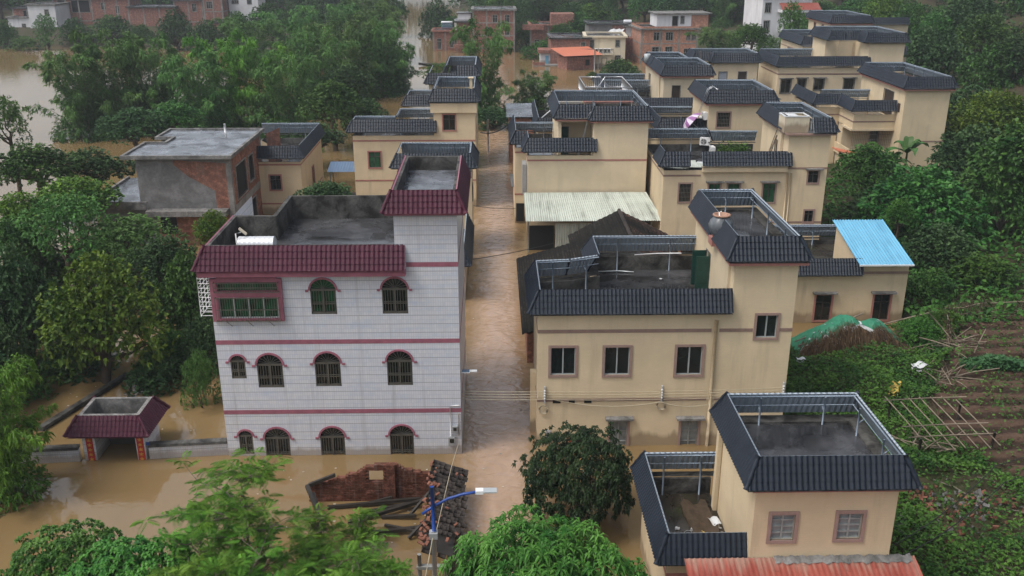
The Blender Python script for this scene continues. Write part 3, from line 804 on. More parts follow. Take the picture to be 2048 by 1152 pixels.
    for (x, z, s) in ((-1.8, 1.15, .12), (-1.95, .50, .16)):
        m = H.mb(); m.box(x - s, x + s, 37.86, 37.998, z, z + s * 2.6); mo = m.build('meter_box', 'plastic_grey')
        m2 = H.mb(); m2.box(x - s * .6, x + s * .6, 37.845, 37.859, z + s * .9, z + s * 2.1); m2.build('meter_glass', 'glass', mo)
white_house()

# ------------------------------------------------------------------ the beige village houses
def yellow_house():
    H = House('beige_house', 'large beige house with a clay jar on its tower and curved back parapet', loc=(1.92, 38.6, 0))
    bm = (1.92, 10.4, 38.6, 46.6); bt = (10.4, 13.18, 38.6, 46.8)
    pts = [(10.4, 46.6), (5.0, 46.6), (5.0, 43.5), (3.6, 42.9), (1.92, 42.7), (1.92, 38.6), (10.4, 38.6)]
    W = [('F', (2.50, 3.60, 3.62, 4.96), 'slide'), ('F', (4.91, 6.02, 3.60, 4.96), 'slide'), ('F', (8.13, 9.27, 3.58, 4.96), 'slide'),
         ('F', (5.28, 6.06, -.9, 1.30), 'old', 1), ('F', (8.53, 9.32, -.9, 1.28), 'old', 1)]
    D = [('F', (3.65, 4.38, -1.4, .50), 'browndoor')]
    mb = H.mb()
    wall_face(mb, 'F', bm, -1.6, 6.59, [w[1] for w in W] + [d[1] for d in D])
    loop = [(1.92, 38.6), (1.92, 42.7), (3.6, 42.9), (5.0, 43.5), (5.0, 46.6), (10.4, 46.6)]
    for a, b in zip(loop, loop[1:]):
        Ln = math.dist(a, b); mb.quad((*b, -1.6), (*a, -1.6), (*a, 6.59), (*b, 6.59), ((Ln, -1.6), (0, -1.6), (0, 6.59), (Ln, 6.59)))
    mb.build('wall', 'beige')
    rf = H.mb(); rf.poly([(2.05, 38.74, 5.85), (10.4, 38.74, 5.85), (10.4, 46.46, 5.85), (5.14, 46.46, 5.85), (5.14, 43.4, 5.85), (3.6, 42.76, 5.85), (2.05, 42.56, 5.85)]); rf.build('flat_roof', 'roof')
    pp = H.mb(); sweep(pp, pts, False, [(-.14, 5.8), (-.14, 6.60), (.0, 6.60)], loop=False); pp.build('parapet', 'parapet')
    for w in H.w(W):
        win_part(H.h, 'F', H.b(bm), w[1], w[2])
        if len(w) > 3: canopy(H.h, 'F', H.b(bm), w[1])
    for d in H.w(D): door_part(H.h, 'F', H.b(bm), d[1], d[2])
    H.block(bt, -1.6, 8.88, 8.99, wins=[('F', (11.57, 12.49, 5.36, 6.44), 'slide')], doors=[('L', (43.1, 44.0, 5.9, 7.75), 'greendoor')])
    H.skirt(pts, 7.68, 6.72, zfloor=5.85, frames=(0, 2, 3))
    tp = [(10.4, 46.8), (10.4, 44.1), (10.4, 41.7), (10.4, 38.6), (13.18, 38.6), (13.18, 46.8), (10.4, 46.8)]
    H.skirt([(10.4, 46.8), (10.4, 42.0)], 10.05, 9.08, zfloor=8.88, caps=False, name='tower_tile_eave')
    H.skirt([(10.4, 41.3), (10.4, 38.6), (13.18, 38.6), (13.18, 46.8), (10.4, 46.8)], 10.05, 9.08, zfloor=8.88, frames=(2, 3), step=3, name='tower_tile_eave')
    H.fascia([(10.4, 46.8), (10.4, 38.6), (13.18, 38.6), (13.18, 46.8)], 8.93, out=.32, mat='pinkband')
    H.band([(1.92, 42.7), (1.92, 38.6), (9.6, 38.6)], 5.66, mat='mauve', hgt=.16); H.band([(9.95, 38.6), (11.43, 38.6)], 5.66, mat='mauve', hgt=.16); H.band([(12.63, 38.6), (13.18, 38.6), (13.18, 46)], 5.66, mat='mauve', hgt=.16)
    H.band([(1.92, 42.7), (1.92, 38.6), (9.6, 38.6)], 2.30, mat='mauve', hgt=.13); H.band([(9.95, 38.6), (13.18, 38.6)], 2.30, mat='mauve', hgt=.13)
    pipe = H.mb(); pipe.tube([(9.77, 38.52, 6.25), (9.77, 38.52, -1)], .075, 8); pipe.build('drain_pipe', 'beige')
    # shutters of the roof door stand open
    for y0, y1, dx in ((44.0, 44.05, 1), (43.05, 43.1, 1)):
        s = H.mb(); s.box(9.72, 10.38, y0, y1, 5.92, 7.7)
        for i in range(5): s.box(9.76, 10.34, y0 - .012, y1 + .012, 6.0 + i * .34, 6.26 + i * .34)
        s.build('door_shutter', 'greendoor')
    # recessed porch wall beside the door
    r = H.mb(); r.box(10.28, 10.398, 39.2, 42.3, 5.86, 8.93); r.build('porch_wall', 'beige_pale')
    v = H.mb()
    for x0, x1 in ((2.62, 2.98), (3.35, 3.62), (4.05, 4.38)):
        v.box(x0, x1, 38.57, 38.599, 2.22, 2.40)
    v.build('vent_hole', 'dark')
    # red paper above and beside the door
    rp = H.mb(); rp.box(3.86, 4.20, 38.565, 38.598, .60, .72)
    rp.box(3.40, 3.56, 38.565, 38.598, -.2, .38); rp.box(4.47, 4.62, 38.565, 38.598, -.2, .38); rp.build('door_paper', 'red')
    mt = H.mb(); mt.box(2.32, 2.54, 38.46, 38.598, .45, .85); mo = mt.build('meter_box', 'plastic_grey'); g = H.mb(); g.box(2.38, 2.48, 38.445, 38.459, .58, .78); g.build('meter_glass', 'glass', mo)
    lw = H.mb(); lw.box(1.66, 1.918, 40.0, 40.4, -1, 3.1); lw.build('side_pillar', 'beige')
yellow_house()

def annex():
    H = House('beige_house', 'single-storey beige house under a bright blue sheet roof beside the straw heap', loc=(17.4, 53.3, 0))
    W = [('F', (19.45, 20.40, .15, 1.80), 'maroon', 1), ('F', (23.0, 23.97, .15, 1.80), 'maroon', 1)]
    H.block((15.2, 24.85, 53.3, 60.5), -1.6, 2.75, 3.05, wins=W, roofmat='roof_brown')
    H.skirt([(15.2, 53.3), (22.0, 53.3)], 4.1, 3.2, zfloor=2.75)
    H.skirt([(24.9, 60.5), (15.2, 60.5)], 4.1, 3.2, zfloor=2.75, frames=(0,))
    # little stair room under the blue roof
    s = H.mb(); s.poly([(21.8, 53.31, 3.06), (24.84, 53.31, 3.06), (24.84, 53.31, 3.90), (21.8, 53.31, 3.90)]); s.quad((21.8, 57.6, 2.75), (21.8, 53.31, 2.75), (21.8, 53.31, 3.90), (21.8, 57.6, 4.95)); s.quad((24.84, 53.31, 2.9), (24.84, 57.6, 2.9), (24.84, 57.6, 4.95), (24.84, 53.31, 3.90)); s.quad((24.84, 57.6, 2.75), (21.8, 57.6, 2.75), (21.8, 57.6, 4.95), (24.84, 57.6, 4.95)); s.build('stair_room_wall', 'beige')
    H.band([(22.1, 53.3), (24.85, 53.3), (24.85, 60)], 3.12, mat='mauve', hgt=.16)
    r = H.mb(); nu = 18 * 4 + 1
    def P(i, j):
        u = i / (nu - 1); v = j / 2; x = 21.55 + u * 3.25; y = 57.9 - v * 5.3; z = 5.17 - v * 1.25
        return (x + (0.35 * v if 0 else 0), y, z + .028 * math.cos(2 * math.pi * i / 4))
    r.grid(P, nu, 3, lambda i, j: (i * .046, j * 2.7), sm=False); ro = r.build('blue_roof', 'bluesheet')
    e = H.mb(); e.box(21.55, 24.80, 52.55, 52.595, 3.86, 3.95); e.build('roof_edge', 'white', ro)
    k = H.mb(); k.box(21.22, 21.42, 53.7, 53.8, 2.76, 3.2, ); k.build('small_board', 'oldwood')
annex()

def front_house():
    H = House('beige_house', 'nearest beige house with two windows above a red tiled lean-to roof', loc=(5.55, 25.2, 0))
    bl = (5.55, 8.05, 25.75, 30.8); bt = (8.05, 12.5, 25.2, 29.4)
    mb = H.mb()
    H.block(bl, -1.6, 2.45, 3.09, sides='FLB', roofmat='roof_brown', linerin='FLB')
    H.block(bt, -1.6, 6.12, 6.19, wins=[('F', (8.62, 9.36, 4.20, 5.14), 'old'), ('F', (10.72, 11.48, 4.22, 5.16), 'old')])
    H.skirt([(8.3, 30.8), (5.55, 30.8), (5.55, 25.75), (8.72, 25.75)], 4.12, 3.2, zfloor=2.45, frames=(0,), step=1.5, out=.4, inn=.0)
    H.skirt(rect_pts(bt), 7.22, 6.28, closed=True, zfloor=6.12, frames=(1, 2), step=2.4, name='tower_tile_eave', out=.42, inn=.0)
    H.fascia([(8.05, 29.4), (8.05, 25.2), (12.5, 25.2), (12.5, 29.4)], 6.1, out=.14, mat='pinkband', hgt=.12)
    H.band([(5.55, 30.8), (5.55, 25.75), (8.04, 25.75)], 2.45, mat='pinkband')
    c = H.mb(); c.box(7.9, 8.04, 29.5, 29.8, 2.46, 5.6); c.build('corner_column', 'beige')
front_house()

def red_shed():
    t = thing('lean_to_shed', 'red tiled lean-to roof with a cement-stained top edge below the nearest house', 'shed', (8.1, 22.2, 0))
    mb = MB(); nv = 13
    def plane(x0, x1, v0, zt):
        nu = int((x1 - x0) / .17) * 4 + 1
        def P(i, j):
            u = i / (nu - 1); v = v0 + (1 - v0) * j / (nv - 1); return (x0 + u * (x1 - x0), 2.97 - v * 4.4, zt - (v - v0) * 1.3 + .03 * max(0, math.cos(2 * math.pi * i / 4)) + .012 * (j % 2))
        mb.grid(P, nu, nv, lambda i, j: (i * .053, j * .37))
    plane(-2.15, 5.2, 0.0, 3.56)
    rt = mb.build('tiled_roof', 'redshed', t)
    k = MB(); k.grid(lambda i, j: (.70 + i * .115, 2.98 - j * .14 - .05 * math.sin(i * 2.3) - .03 * math.sin(i * 5.1), 3.62 - j * .045 + .015 * math.sin(i * 1.7)), 39, 3); k.build('cement_flashing', 'parapet_pale', rt)
    w = MB(); w.box(-1.5, 5.0, -1.0, 2.0, -1.6, 2.1); w.build('wall', 'beige', t)
red_shed()

def house_M():
    H = House('beige_house', 'beige house with a tall blank wall above the white corrugated shed roof', loc=(2.65, 72.2, 0))
    bm = (2.65, 7.7, 72.2, 81.0); tr = (7.7, 11.88, 72.2, 80.5); tl = (5.05, 7.7, 75.0, 80.5)
    H.block(bm, -1.6, 5.75, 6.3, sides='FLB')
    H.block(tr, -1.6, 8.55, 8.95)
    H.block(tl, 5.75, 8.55, 8.95, sides='FLB', linerin='LB', doors=[('F', (5.22, 5.95, 5.78, 7.95), 'greendoor')])
    p = H.mb(); p.box(5.05, 5.28, 72.95, 74.998, 5.76, 8.93); p.box(5.29, 7.69, 72.95, 74.998, 8.72, 8.93); p.build('porch_frame', 'beige')
    H.block((1.75, 2.65, 75.2, 82.5), -1.6, 5.75, 6.3, sides='FL', linerin='L')
    H.skirt([(2.65, 75.2), (2.65, 72.2), (8.0, 72.2)], 7.65, 6.68, rib=.22, seg=3)
    H.skirt([(1.75, 82.5), (1.75, 75.2), (2.5, 75.2)], 7.65, 6.68, rib=.22, seg=3)
    H.skirt([(5.0, 79.0), (1.9, 79.0)], 7.65, 6.9, zfloor=5.75, frames=(0,), rib=.22, seg=3, step=1.6)
    H.skirt([(11.88, 72.2), (11.88, 80.5), (5.05, 80.5), (5.05, 73.0), (7.7, 73.0)], 10.05, 9.08, zfloor=8.55, frames=(0, 1), rib=.22, seg=3, name='tower_tile_eave')
    H.skirt([(7.7, 74.0), (7.7, 72.2), (11.88, 72.2), (11.88, 73.5)], 10.06, 9.05, rib=.22, seg=3, name='tower_tile_eave')
    H.fascia([(7.7, 73.0), (7.7, 72.2), (11.88, 72.2), (11.88, 80)], 8.93, out=.3); H.fascia([(5.05, 80), (5.05, 72.95), (7.6, 72.95)], 8.94, out=.28)
    H.band([(2.65, 74), (2.65, 72.2), (11.88, 72.2)], 5.85); H.band([(1.75, 80), (1.75, 75.2), (2.64, 75.2)], 5.85); H.band([(1.75, 80), (1.75, 75.2), (2.64, 75.2)], 2.4)
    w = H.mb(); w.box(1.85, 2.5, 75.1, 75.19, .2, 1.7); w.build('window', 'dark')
    a = H.mb(); a.box(2.30, 2.62, 73.0, 74.6, 3.0, 5.4); a.build('side_shutter', 'plastic_grey')
    # hooped ladder from the porch to the roof
    l = H.mb()
    for dx in (0, .42): l.tube([(6.75 + dx * .3, 74.4 + dx, 5.8), (7.35 + dx * .3, 72.6 + dx, 9.4)] + [(7.35 + dx * .3 + .35 * math.sin(a), 72.5 + dx, 9.75 + .45 * (1 - math.cos(a)) / 1 - .2) for a in (.5, 1.2, 1.9, 2.6)], .035, 5)
    for i in range(9):
        f = i / 9; l.tube([(6.75 + .6 * f, 74.4 - 1.8 * f, 5.8 + 3.6 * f), (6.88 + .6 * f, 74.82 - 1.8 * f, 5.8 + 3.6 * f)], .02, 4)
    l.build('roof_ladder', 'rail')
house_M()

def corr_shed():
    t = thing('open_shed', 'wide white corrugated shed roof with black mould stains below a blank beige wall', 'shed', (2.4, 67.4, 0))
    nu = 62 * 4 + 1; mb = MB()
    def P(i, j):
        u = i / (nu - 1); v = j / 3; x = -.05 + u * (9.55 + .6 * v); return (x, 4.6 - v * 4.75, 3.42 - v * .95 + .03 * math.cos(2 * math.pi * i / 4))
    mb.grid(P, nu, 4, lambda i, j: (i * .038, j * 1.6), sm=False); mb.build('corrugated_roof', 'whitesheet', t)
    w = MB()
    n = 40
    w.grid(lambda i, j: (2.2 + i * .09, .55 + .03 * math.cos(i * math.pi), -1.2 + j * 3.3), 60, 2, lambda i, j: (i * .09, j * 3.3), sm=False); w.build('sheet_wall', 'whitesheet', t)
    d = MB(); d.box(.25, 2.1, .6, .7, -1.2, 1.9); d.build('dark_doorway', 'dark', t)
    p = MB()
    for x in (.15, 9.3): p.tube([(x, .1, -1.5), (x, .1, 2.45)], .06, 6)
    p.build('post', 'oldwood', t)
corr_shed()

def old_tile_house():
    t = thing('old_tile_house', 'low old brick house with blackened clay tile roofs behind the curved parapet', 'house', (1.8, 48.5, 0))
    def gable(name, x0, xr, x1, y0, y1, ze0, zr, ze1, mat0, mat1):
        for (xa, xb, za, zb, mt) in ((x0, xr, ze0, zr, mat0), (x1, xr, ze1, zr, mat1)):
            if xa is None: continue
            mb = MB(); nu = int((y1 - y0) / .23) * 3 + 1; nv = max(4, int(abs(xb - xa) / .3)) * 2
            def P(i, j):
                u = y0 + (y1 - y0) * i / (nu - 1); v = j / (nv - 1); w = .03 * mnoise.noise((u * 1.3, v * 9, x0))
                return (xa + (xb - xa) * v, u + w, za + (zb - za) * v + .075 * (i % 3 == 0) + .045 * (j % 2) + .05 * mnoise.noise((u * .5, v * 3, 2)))
            ln = math.hypot(xb - xa, zb - za); mb.grid(P, nu, nv, lambda i, j: ((y1 - y0) * i / (nu - 1), ln * j / (nv - 1)), sm=False); mb.build(name, mt, t)
    gable('clay_tile_roof', 3.3, 6.75, 10.2, 3.0, 14.0, 2.75, 4.55, 2.8, 'oldtile_dark', 'oldtile_worn')
    gable('clay_tile_roof', -.3, 4.4, None, -1.0, 12.0, 1.75, 3.15, 0, 'oldtile_dark', 'oldtile_dark')
    r = MB(); r.tube([(6.75, 3 + i * .5, 4.62 + .03 * math.sin(i * 2)) for i in range(23)], .12, 6); r.build('ridge', 'oldtile', t)
    w = MB(); w.box(0, 4.35, -.7, 11.5, -1.6, 1.72); w.box(3.6, 9.9, 3.3, 13.7, -1.6, 2.7)
    w.poly([(3.6, 3.3, 2.71), (9.9, 3.3, 2.71), (6.75, 3.3, 4.4)]); w.poly([(0.1, -.69, 1.73), (4.3, -.69, 1.73), (4.3, -.69, 3.0)])
    w.build('brick_wall', 'brick', t)
old_tile_house()

def house_N():
    H = House('beige_house', 'beige house with a cluttered wet roof and a cement water box on its tower', loc=(12.3, 67.0, 0))
    bm = (12.3, 21.15, 67.0, 76.3); bt = (21.15, 24.15, 67.0, 74.0)
    W = [('F', (13.50, 14.35, 3.95, 5.30), 'mauvegrille'), ('F', (15.65, 16.45, 3.85, 5.28), 'green', 1), ('F', (17.05, 17.88, 3.85, 5.28), 'green', 1), ('F', (19.62, 20.5, 3.88, 5.28), 'green', 1),
         ('F', (13.9, 14.9, -.2, 1.2), 'maroon', 1)]
    H.block(bm, -1.6, 5.75, 6.3, sides='FLB', wins=W)
    H.block(bt, -1.6, 8.55, 8.95, wins=[('F', (22.82, 23.56, 5.33, 6.2), 'dark', 1), ('F', (22.85, 23.5, 2.3, 3.25), 'dark')], doors=[('L', (69.0, 70.2, 5.78, 7.9), 'browndoor')])
    pf = H.mb(); pf.box(20.95, 21.14, 68.2, 68.95, 5.76, 8.9); pf.build('porch_wall', 'beige_pale')
    H.skirt([(12.3, 69.5), (12.3, 67.0), (14.15, 67.0)], 7.65, 6.68, rib=.22, seg=3)
    H.skirt([(15.0, 67.0), (21.5, 67.0)], 7.65, 6.68, rib=.22, seg=3)
    f = H.mb(); f.box(15.05, 21.2, 66.72, 66.998, 6.22, 6.64); f.build('fascia_beam', 'beige')
    H.skirt([(21.1, 75.2), (17.3, 75.2), (17.3, 76.3), (12.3, 76.3)], 7.6, 6.7, zfloor=5.75, frames=(0, 2), rib=.22, seg=3)
    H.skirt([(22.75, 67.0), (24.15, 67.0), (24.15, 74.0), (21.15, 74.0), (21.15, 67.6)], 10.05, 9.08, zfloor=8.55, frames=(1, 2), rib=.22, seg=3, name='tower_tile_eave')
    H.fascia([(21.15, 74), (21.15, 67.0), (24.15, 67.0), (24.15, 74)], 8.93, out=.3, mat='mauve')
    H.band([(12.3, 74), (12.3, 67.0), (15.0, 67.0)], 5.85, mat='mauve'); H.band([(21.2, 67.0), (24.15, 67.0)], 6.35, mat='mauve'); H.band([(19.5, 67.0), (24.15, 67.0)], 2.3, mat='mauve')
    pi = H.mb(); pi.tube([(21.3, 66.92, 6.1), (21.3, 66.92, 2)], .06, 6); pi.tube([(21.55, 66.92, 6.1), (21.55, 66.92, 2)], .045, 6); pi.build('drain_pipe', 'beige')
house_N()

def house_L1():
    H = House('beige_house', 'tan house across the lane with a square-windowed tower and stepped roof edge', loc=(-11.9, 80.3, 0))
    bm = (-11.9, -5.0, 80.3, 86.0); bt = (-5.0, -1.5, 80.3, 88.0)
    H.block(bm, -1.6, 5.75, 6.3, sides='FLB', wins=[('F', (-10.62, -9.62, 3.55, 4.9), 'pinkgreen')])
    H.block(bt, -1.6, 8.6, 9.1, wins=[('F', (-4.2, -3.2, 6.75, 8.05), 'pinkold')])
    j = H.mb(); j.box(-5.25, -1.35, 80.05, 80.298, 8.25, 9.05); j.build('tower_lintel', 'beige')
    H.skirt([(-8.4, 82.2), (-11.9, 82.2), (-11.9, 80.3), (-4.75, 80.3)], 7.65, 6.68, zfloor=5.75, frames=(0,), rib=.22, seg=3)
    H.skirt([(-5.0, 86.0), (-8.4, 86.0), (-8.4, 82.3)], 7.65, 6.75, zfloor=5.75, frames=(0, 1), rib=.22, seg=3, caps=False)
    H.skirt([(-5.0, 88.0), (-5.0, 80.3), (-1.5, 80.3), (-1.5, 88.0), (-5.0, 88.0)], 10.2, 9.2, zfloor=8.6, frames=(0, 3), rib=.22, seg=3, name='tower_tile_eave')
    H.band([(-11.9, 86), (-11.9, 80.3), (-1.5, 80.3), (-1.5, 88)], 5.8); H.band([(-11.9, 86), (-11.9, 80.3), (-1.5, 80.3), (-1.5, 88)], 2.35)
    c = H.mb(); c.box(-2.0, -1.75, 83.0, 83.3, 9.8, 10.7); c.box(-2.1, -1.65, 82.9, 83.4, 10.7, 10.78); c.build('vent_stack', 'beige')
    H.block((-5.2, -1.5, 88.01, 92.0), -1.6, 5.7, 6.3, sides='LRB')
    H.skirt([(-1.5, 92), (-5.2, 92), (-8, 92), (-8, 88.6), (-5.1, 88.6)], 8.4, 7.5, zfloor=5.7, frames=(0, 1), rib=.22, seg=3)
house_L1()

def house_K():
    H = House('beige_house', 'farthest beige house on the left of the lane with stacked navy tile roofs', loc=(-6.3, 95.0, 0))
    H.block((-6.3, -1.6, 95.0, 101.0), -1.6, 8.0, 8.5)
    H.skirt([(-6.3, 101), (-6.3, 95), (-3.2, 95)], 9.6, 8.6, zfloor=8.0, rib=.25, seg=2)
    H.skirt([(-3.6, 95.3), (-1.6, 95.3), (-1.6, 103), (-4.6, 103), (-4.6, 95.3)], 10.3, 9.3, zfloor=8.0, frames=(1, 2), rib=.25, seg=2, name='tower_tile_eave')
    H.block((-4.4, -1.8, 95.6, 102.8), 8.5, 9.1, 9.35)
house_K()

def house_L2():
    H = House('beige_house', 'narrow beige house hidden behind the white tower with a galvanised inner eave', loc=(-6.9, 66.8, 0))
    H.block((-6.9, -1.55, 66.8, 70.8), -1.6, 5.75, 6.3)
    H.skirt([(-6.9, 70.8), (-6.9, 66.8), (-1.55, 66.8), (-1.55, 70.8), (-6.9, 70.8)], 7.65, 6.68, zfloor=5.75, frames=(2, 3), rib=.22, seg=3)
    H.band([(-6.9, 70), (-6.9, 66.8), (-1.55, 66.8), (-1.55, 70)], 5.85)
    w = H.mb(); w.box(-1.545, -1.49, 67.6, 69.0, 3.9, 5.0); w.build('side_window', 'dark')
house_L2()

def low_extension():
    H = House('lane_annex', 'low beige annex with a navy tile eave along the flooded lane', 'annex', loc=(-5.0, 57.5, 0))
    H.block((-5.0, -1.85, 57.5, 66.0), -1.6, 1.9, 2.3, roofmat='roof_brown')
    H.skirt([(-3.6, 57.5), (-1.85, 57.5), (-1.85, 66.0)], 3.6, 2.5, zfloor=1.9, rib=.22, seg=3)
    H2 = House('roof_canopy', 'small pergola roof of dark sheet beside the tan house behind the white parapet', 'canopy', loc=(-9.6, 62.0, 0))
    m = H2.mb()
    n = 24
    m.grid(lambda i, j: (-9.6 + i * .13, 62.6 + j * .7, 4.0 + .5 * j - .25 * j * j * .3 + .02 * (i % 2)), n, 4, sm=False); m.build('sheet_roof', 'bluegreysheet')
    p = H2.mb()
    for x in (-9.5, -8.6, -7.6, -6.7): p.tube([(x, 62.6, -1), (x, 62.6, 4.0)], .05, 5); p.tube([(x, 64.7, -1), (x, 64.7, 4.9)], .05, 5)
    p.build('support_frame', 'steel')
low_extension()

def house_L0():
    H = House('beige_house', 'small low beige house squeezed behind the grey brick house', loc=(-21.5, 78.4, 0))
    H.block((-21.5, -16.1, 78.4, 88.6), -1.6, 4.0, 4.5, wins=[('F', (-18.75, -17.85, 2.12, 3.35), 'pinkold'), ('R', (83.2, 84.0, .9, 2.9), 'pinkold')])
    H.skirt([(-16.1, 88.6), (-21.5, 88.6)], 5.9, 4.9, zfloor=4.0, frames=(0,), rib=.22, seg=3)
    H.skirt([(-21.3, 78.4), (-16.1, 78.4), (-16.1, 88.6)], 5.85, 4.9, rib=.22, seg=3)
    H.band([(-21, 78.4), (-16.1, 78.4), (-16.1, 88)], 4.2); H.band([(-21, 78.4), (-16.1, 78.4), (-16.1, 88)], .85)
    s = H.mb(); s.poly([(-20.6, 82.5, 4.01), (-17.6, 82.5, 4.01), (-20.6, 82.5, 5.75)]); s.build('stair_wall', 'beige')
house_L0()

def house_O():
    H = House('beige_house', 'beige house with a grilled window and air conditioners on its tower wall', loc=(14.3, 80.0, 0))
    H.block((14.3, 18.2, 80.6, 89.0), -1.6, 5.75, 6.3, sides='FLB')
    H.block((18.2, 23.6, 80.0, 86.6), -1.6, 8.55, 8.95, wins=[('F', (18.97, 20.05, 6.98, 8.2), 'mauvegrille')], doors=[('L', (80.9, 81.7, 5.78, 7.9), 'browndoor')])
    H.skirt([(14.3, 89.0), (14.3, 80.6), (18.5, 80.6)], 7.6, 6.68, rib=.22, seg=3)
    H.skirt([(18.2, 87.0), (14.3, 87.0)], 7.6, 6.9, zfloor=5.75, frames=(0,), rib=.22, seg=3)
    H.skirt(rect_pts((18.2, 23.6, 80.0, 86.6)), 10.05, 9.08, closed=True, zfloor=8.55, frames=(1, 2), rib=.22, seg=3, name='tower_tile_eave')
    H.fascia(rect_pts((18.2, 23.6, 80.0, 86.6)), 8.93, closed=True, out=.3)
    l = H.mb()
    for dx in (0, .4): l.tube([(17.3, 82.0 + dx, 5.8), (17.85, 80.3 + dx, 9.3), (18.1, 80.2 + dx, 10.1), (18.5, 80.2 + dx, 10.35), (18.9, 80.2 + dx, 10.1)], .03, 5)
    for i in range(10):
        f = i / 10; l.tube([(17.3 + .55 * f, 82 - 1.7 * f, 5.8 + 3.5 * f), (17.3 + .55 * f, 82.4 - 1.7 * f, 5.8 + 3.5 * f)], .018, 4)
    l.build('roof_ladder', 'rail')
house_O()

def house_P():
    H = House('beige_house', 'beige house with one dark doorway in its tower and a bent hipped eave', loc=(11.9, 91.6, 0))
    H.block((11.9, 22.0, 91.9, 106.0), -1.6, 5.75, 6.3)
    H.block((17.3, 22.0, 97.0, 109.0), 5.7, 8.55, 8.95, doors=[('F', (18.2, 19.0, 5.78, 8.0), 'browndoor'), ('L', (105.4, 106.4, 5.78, 8.0), 'browndoor')])
    H.skirt([(11.9, 99), (11.9, 91.9), (20.5, 91.9)], 7.6, 6.68, rib=.25, seg=2)
    H.skirt([(17.0, 104.4), (11.95, 104.4), (11.95, 100)], 7.6, 6.68, zfloor=5.75, frames=(0,), rib=.25, seg=2)
    H.skirt(rect_pts((17.3, 22.0, 97.0, 103.6)), 10.05, 9.08, closed=True, zfloor=8.55, frames=(1, 2), rib=.25, seg=2, name='tower_tile_eave')
    H.skirt([(21.0, 103.8), (21.0, 109.0), (17.3, 109.0), (17.3, 103.5)], 10.05, 9.08, zfloor=8.55, frames=(0, 1), rib=.25, seg=2, name='tower_tile_eave')
    H.fascia([(17.3, 109), (17.3, 97), (22, 97), (22, 109)], 8.93, out=.3)
    pi = H.mb(); pi.tube([(17.22, 99.0, 8.9), (17.22, 99.0, 5.8)], .06, 6); pi.build('drain_pipe', 'beige')
house_P()

def house_Q():
    H = House('beige_house', 'low far house with a parapet frame and bent navy eave by the brown water', loc=(12.3, 107.0, 0))
    H.block((12.3, 18.0, 107.0, 114.0), -1.6, 5.3, 5.8)
    H.skirt([(18, 114), (12.3, 114), (12.3, 107), (17.6, 107)], 7.0, 6.1, zfloor=5.3, frames=(0,), rib=.25, seg=2)
    H.skirt([(17.9, 105.2), (13.6, 105.2)], 6.9, 6.1, zfloor=4.5, frames=(0,), rib=.25, seg=2)
house_Q()

def house_R():
    H = House('beige_house', 'beige tower with a stainless railing round its grey roof terrace', loc=(8.4, 84.0, 0))
    H.block((8.4, 12.0, 84.0, 90.5), -1.6, 8.6, 8.7)
    H.fascia(rect_pts((8.4, 12.0, 84.0, 90.5)), 8.45, closed=True, out=.35, hgt=.2)
    r = H.mb(); p = [(8.15, 83.8, 0), (12.2, 83.8, 0), (12.2, 90.7, 0), (10.6, 90.7, 0)]; q = [(8.15, 83.8, 0), (8.15, 90.7, 0), (10.2, 90.7, 0)]
    for pts in (p, q):
        for z, rr in ((9.75, .05), (8.85, .03)): r.tube([(a, b, z) for a, b, _ in pts], rr, 6)
        for a, b in zip(pts, pts[1:]):
            n = max(2, int(math.dist(a, b) / .18))
            for i in range(n + 1):
                x = a[0] + (b[0] - a[0]) * i / n; y = a[1] + (b[1] - a[1]) * i / n; r.tube([(x, y, 8.72), (x, y, 9.75)], .04 if i % 8 == 0 else .012, 4)
    r.tube([(10.6, 90.7, 9.75), (9.6, 89.0, 8.8)], .05, 6); r.build('railing', 'rail')
house_R()

def house_S():
    H = House('beige_house', 'beige far house with a pale grey door and an open dark door side by side', loc=(22.5, 107.5, 0))
    H.block((24.6, 29.6, 107.5, 112.5), 0, 8.55, 8.95, doors=[('F', (25.3, 26.2, 5.9, 8.0), 'greydoor'), ('F', (27.5, 28.4, 5.9, 8.0), 'browndoor')])
    H.block((22.8, 24.6, 109.0, 112.5), 0, 8.55, 8.95, sides='FLB')
    H.skirt([(24.3, 109.0), (24.6, 109.0), (24.6, 107.5), (29.6, 107.5), (29.6, 112.5), (22.8, 112.5), (22.8, 109.0), (24.3, 109.0)], 10.05, 9.08, zfloor=8.55, frames=(3, 4), rib=.25, seg=2)
    H.block((22.0, 30.4, 100.0, 107.4), -1, 5.75, 6.1)
    l = H.mb(); l.tube([(23.6, 108.7, 5.8), (23.2, 108.3, 10.2)], .06, 5); l.build('roof_pole', 'rail')
house_S()

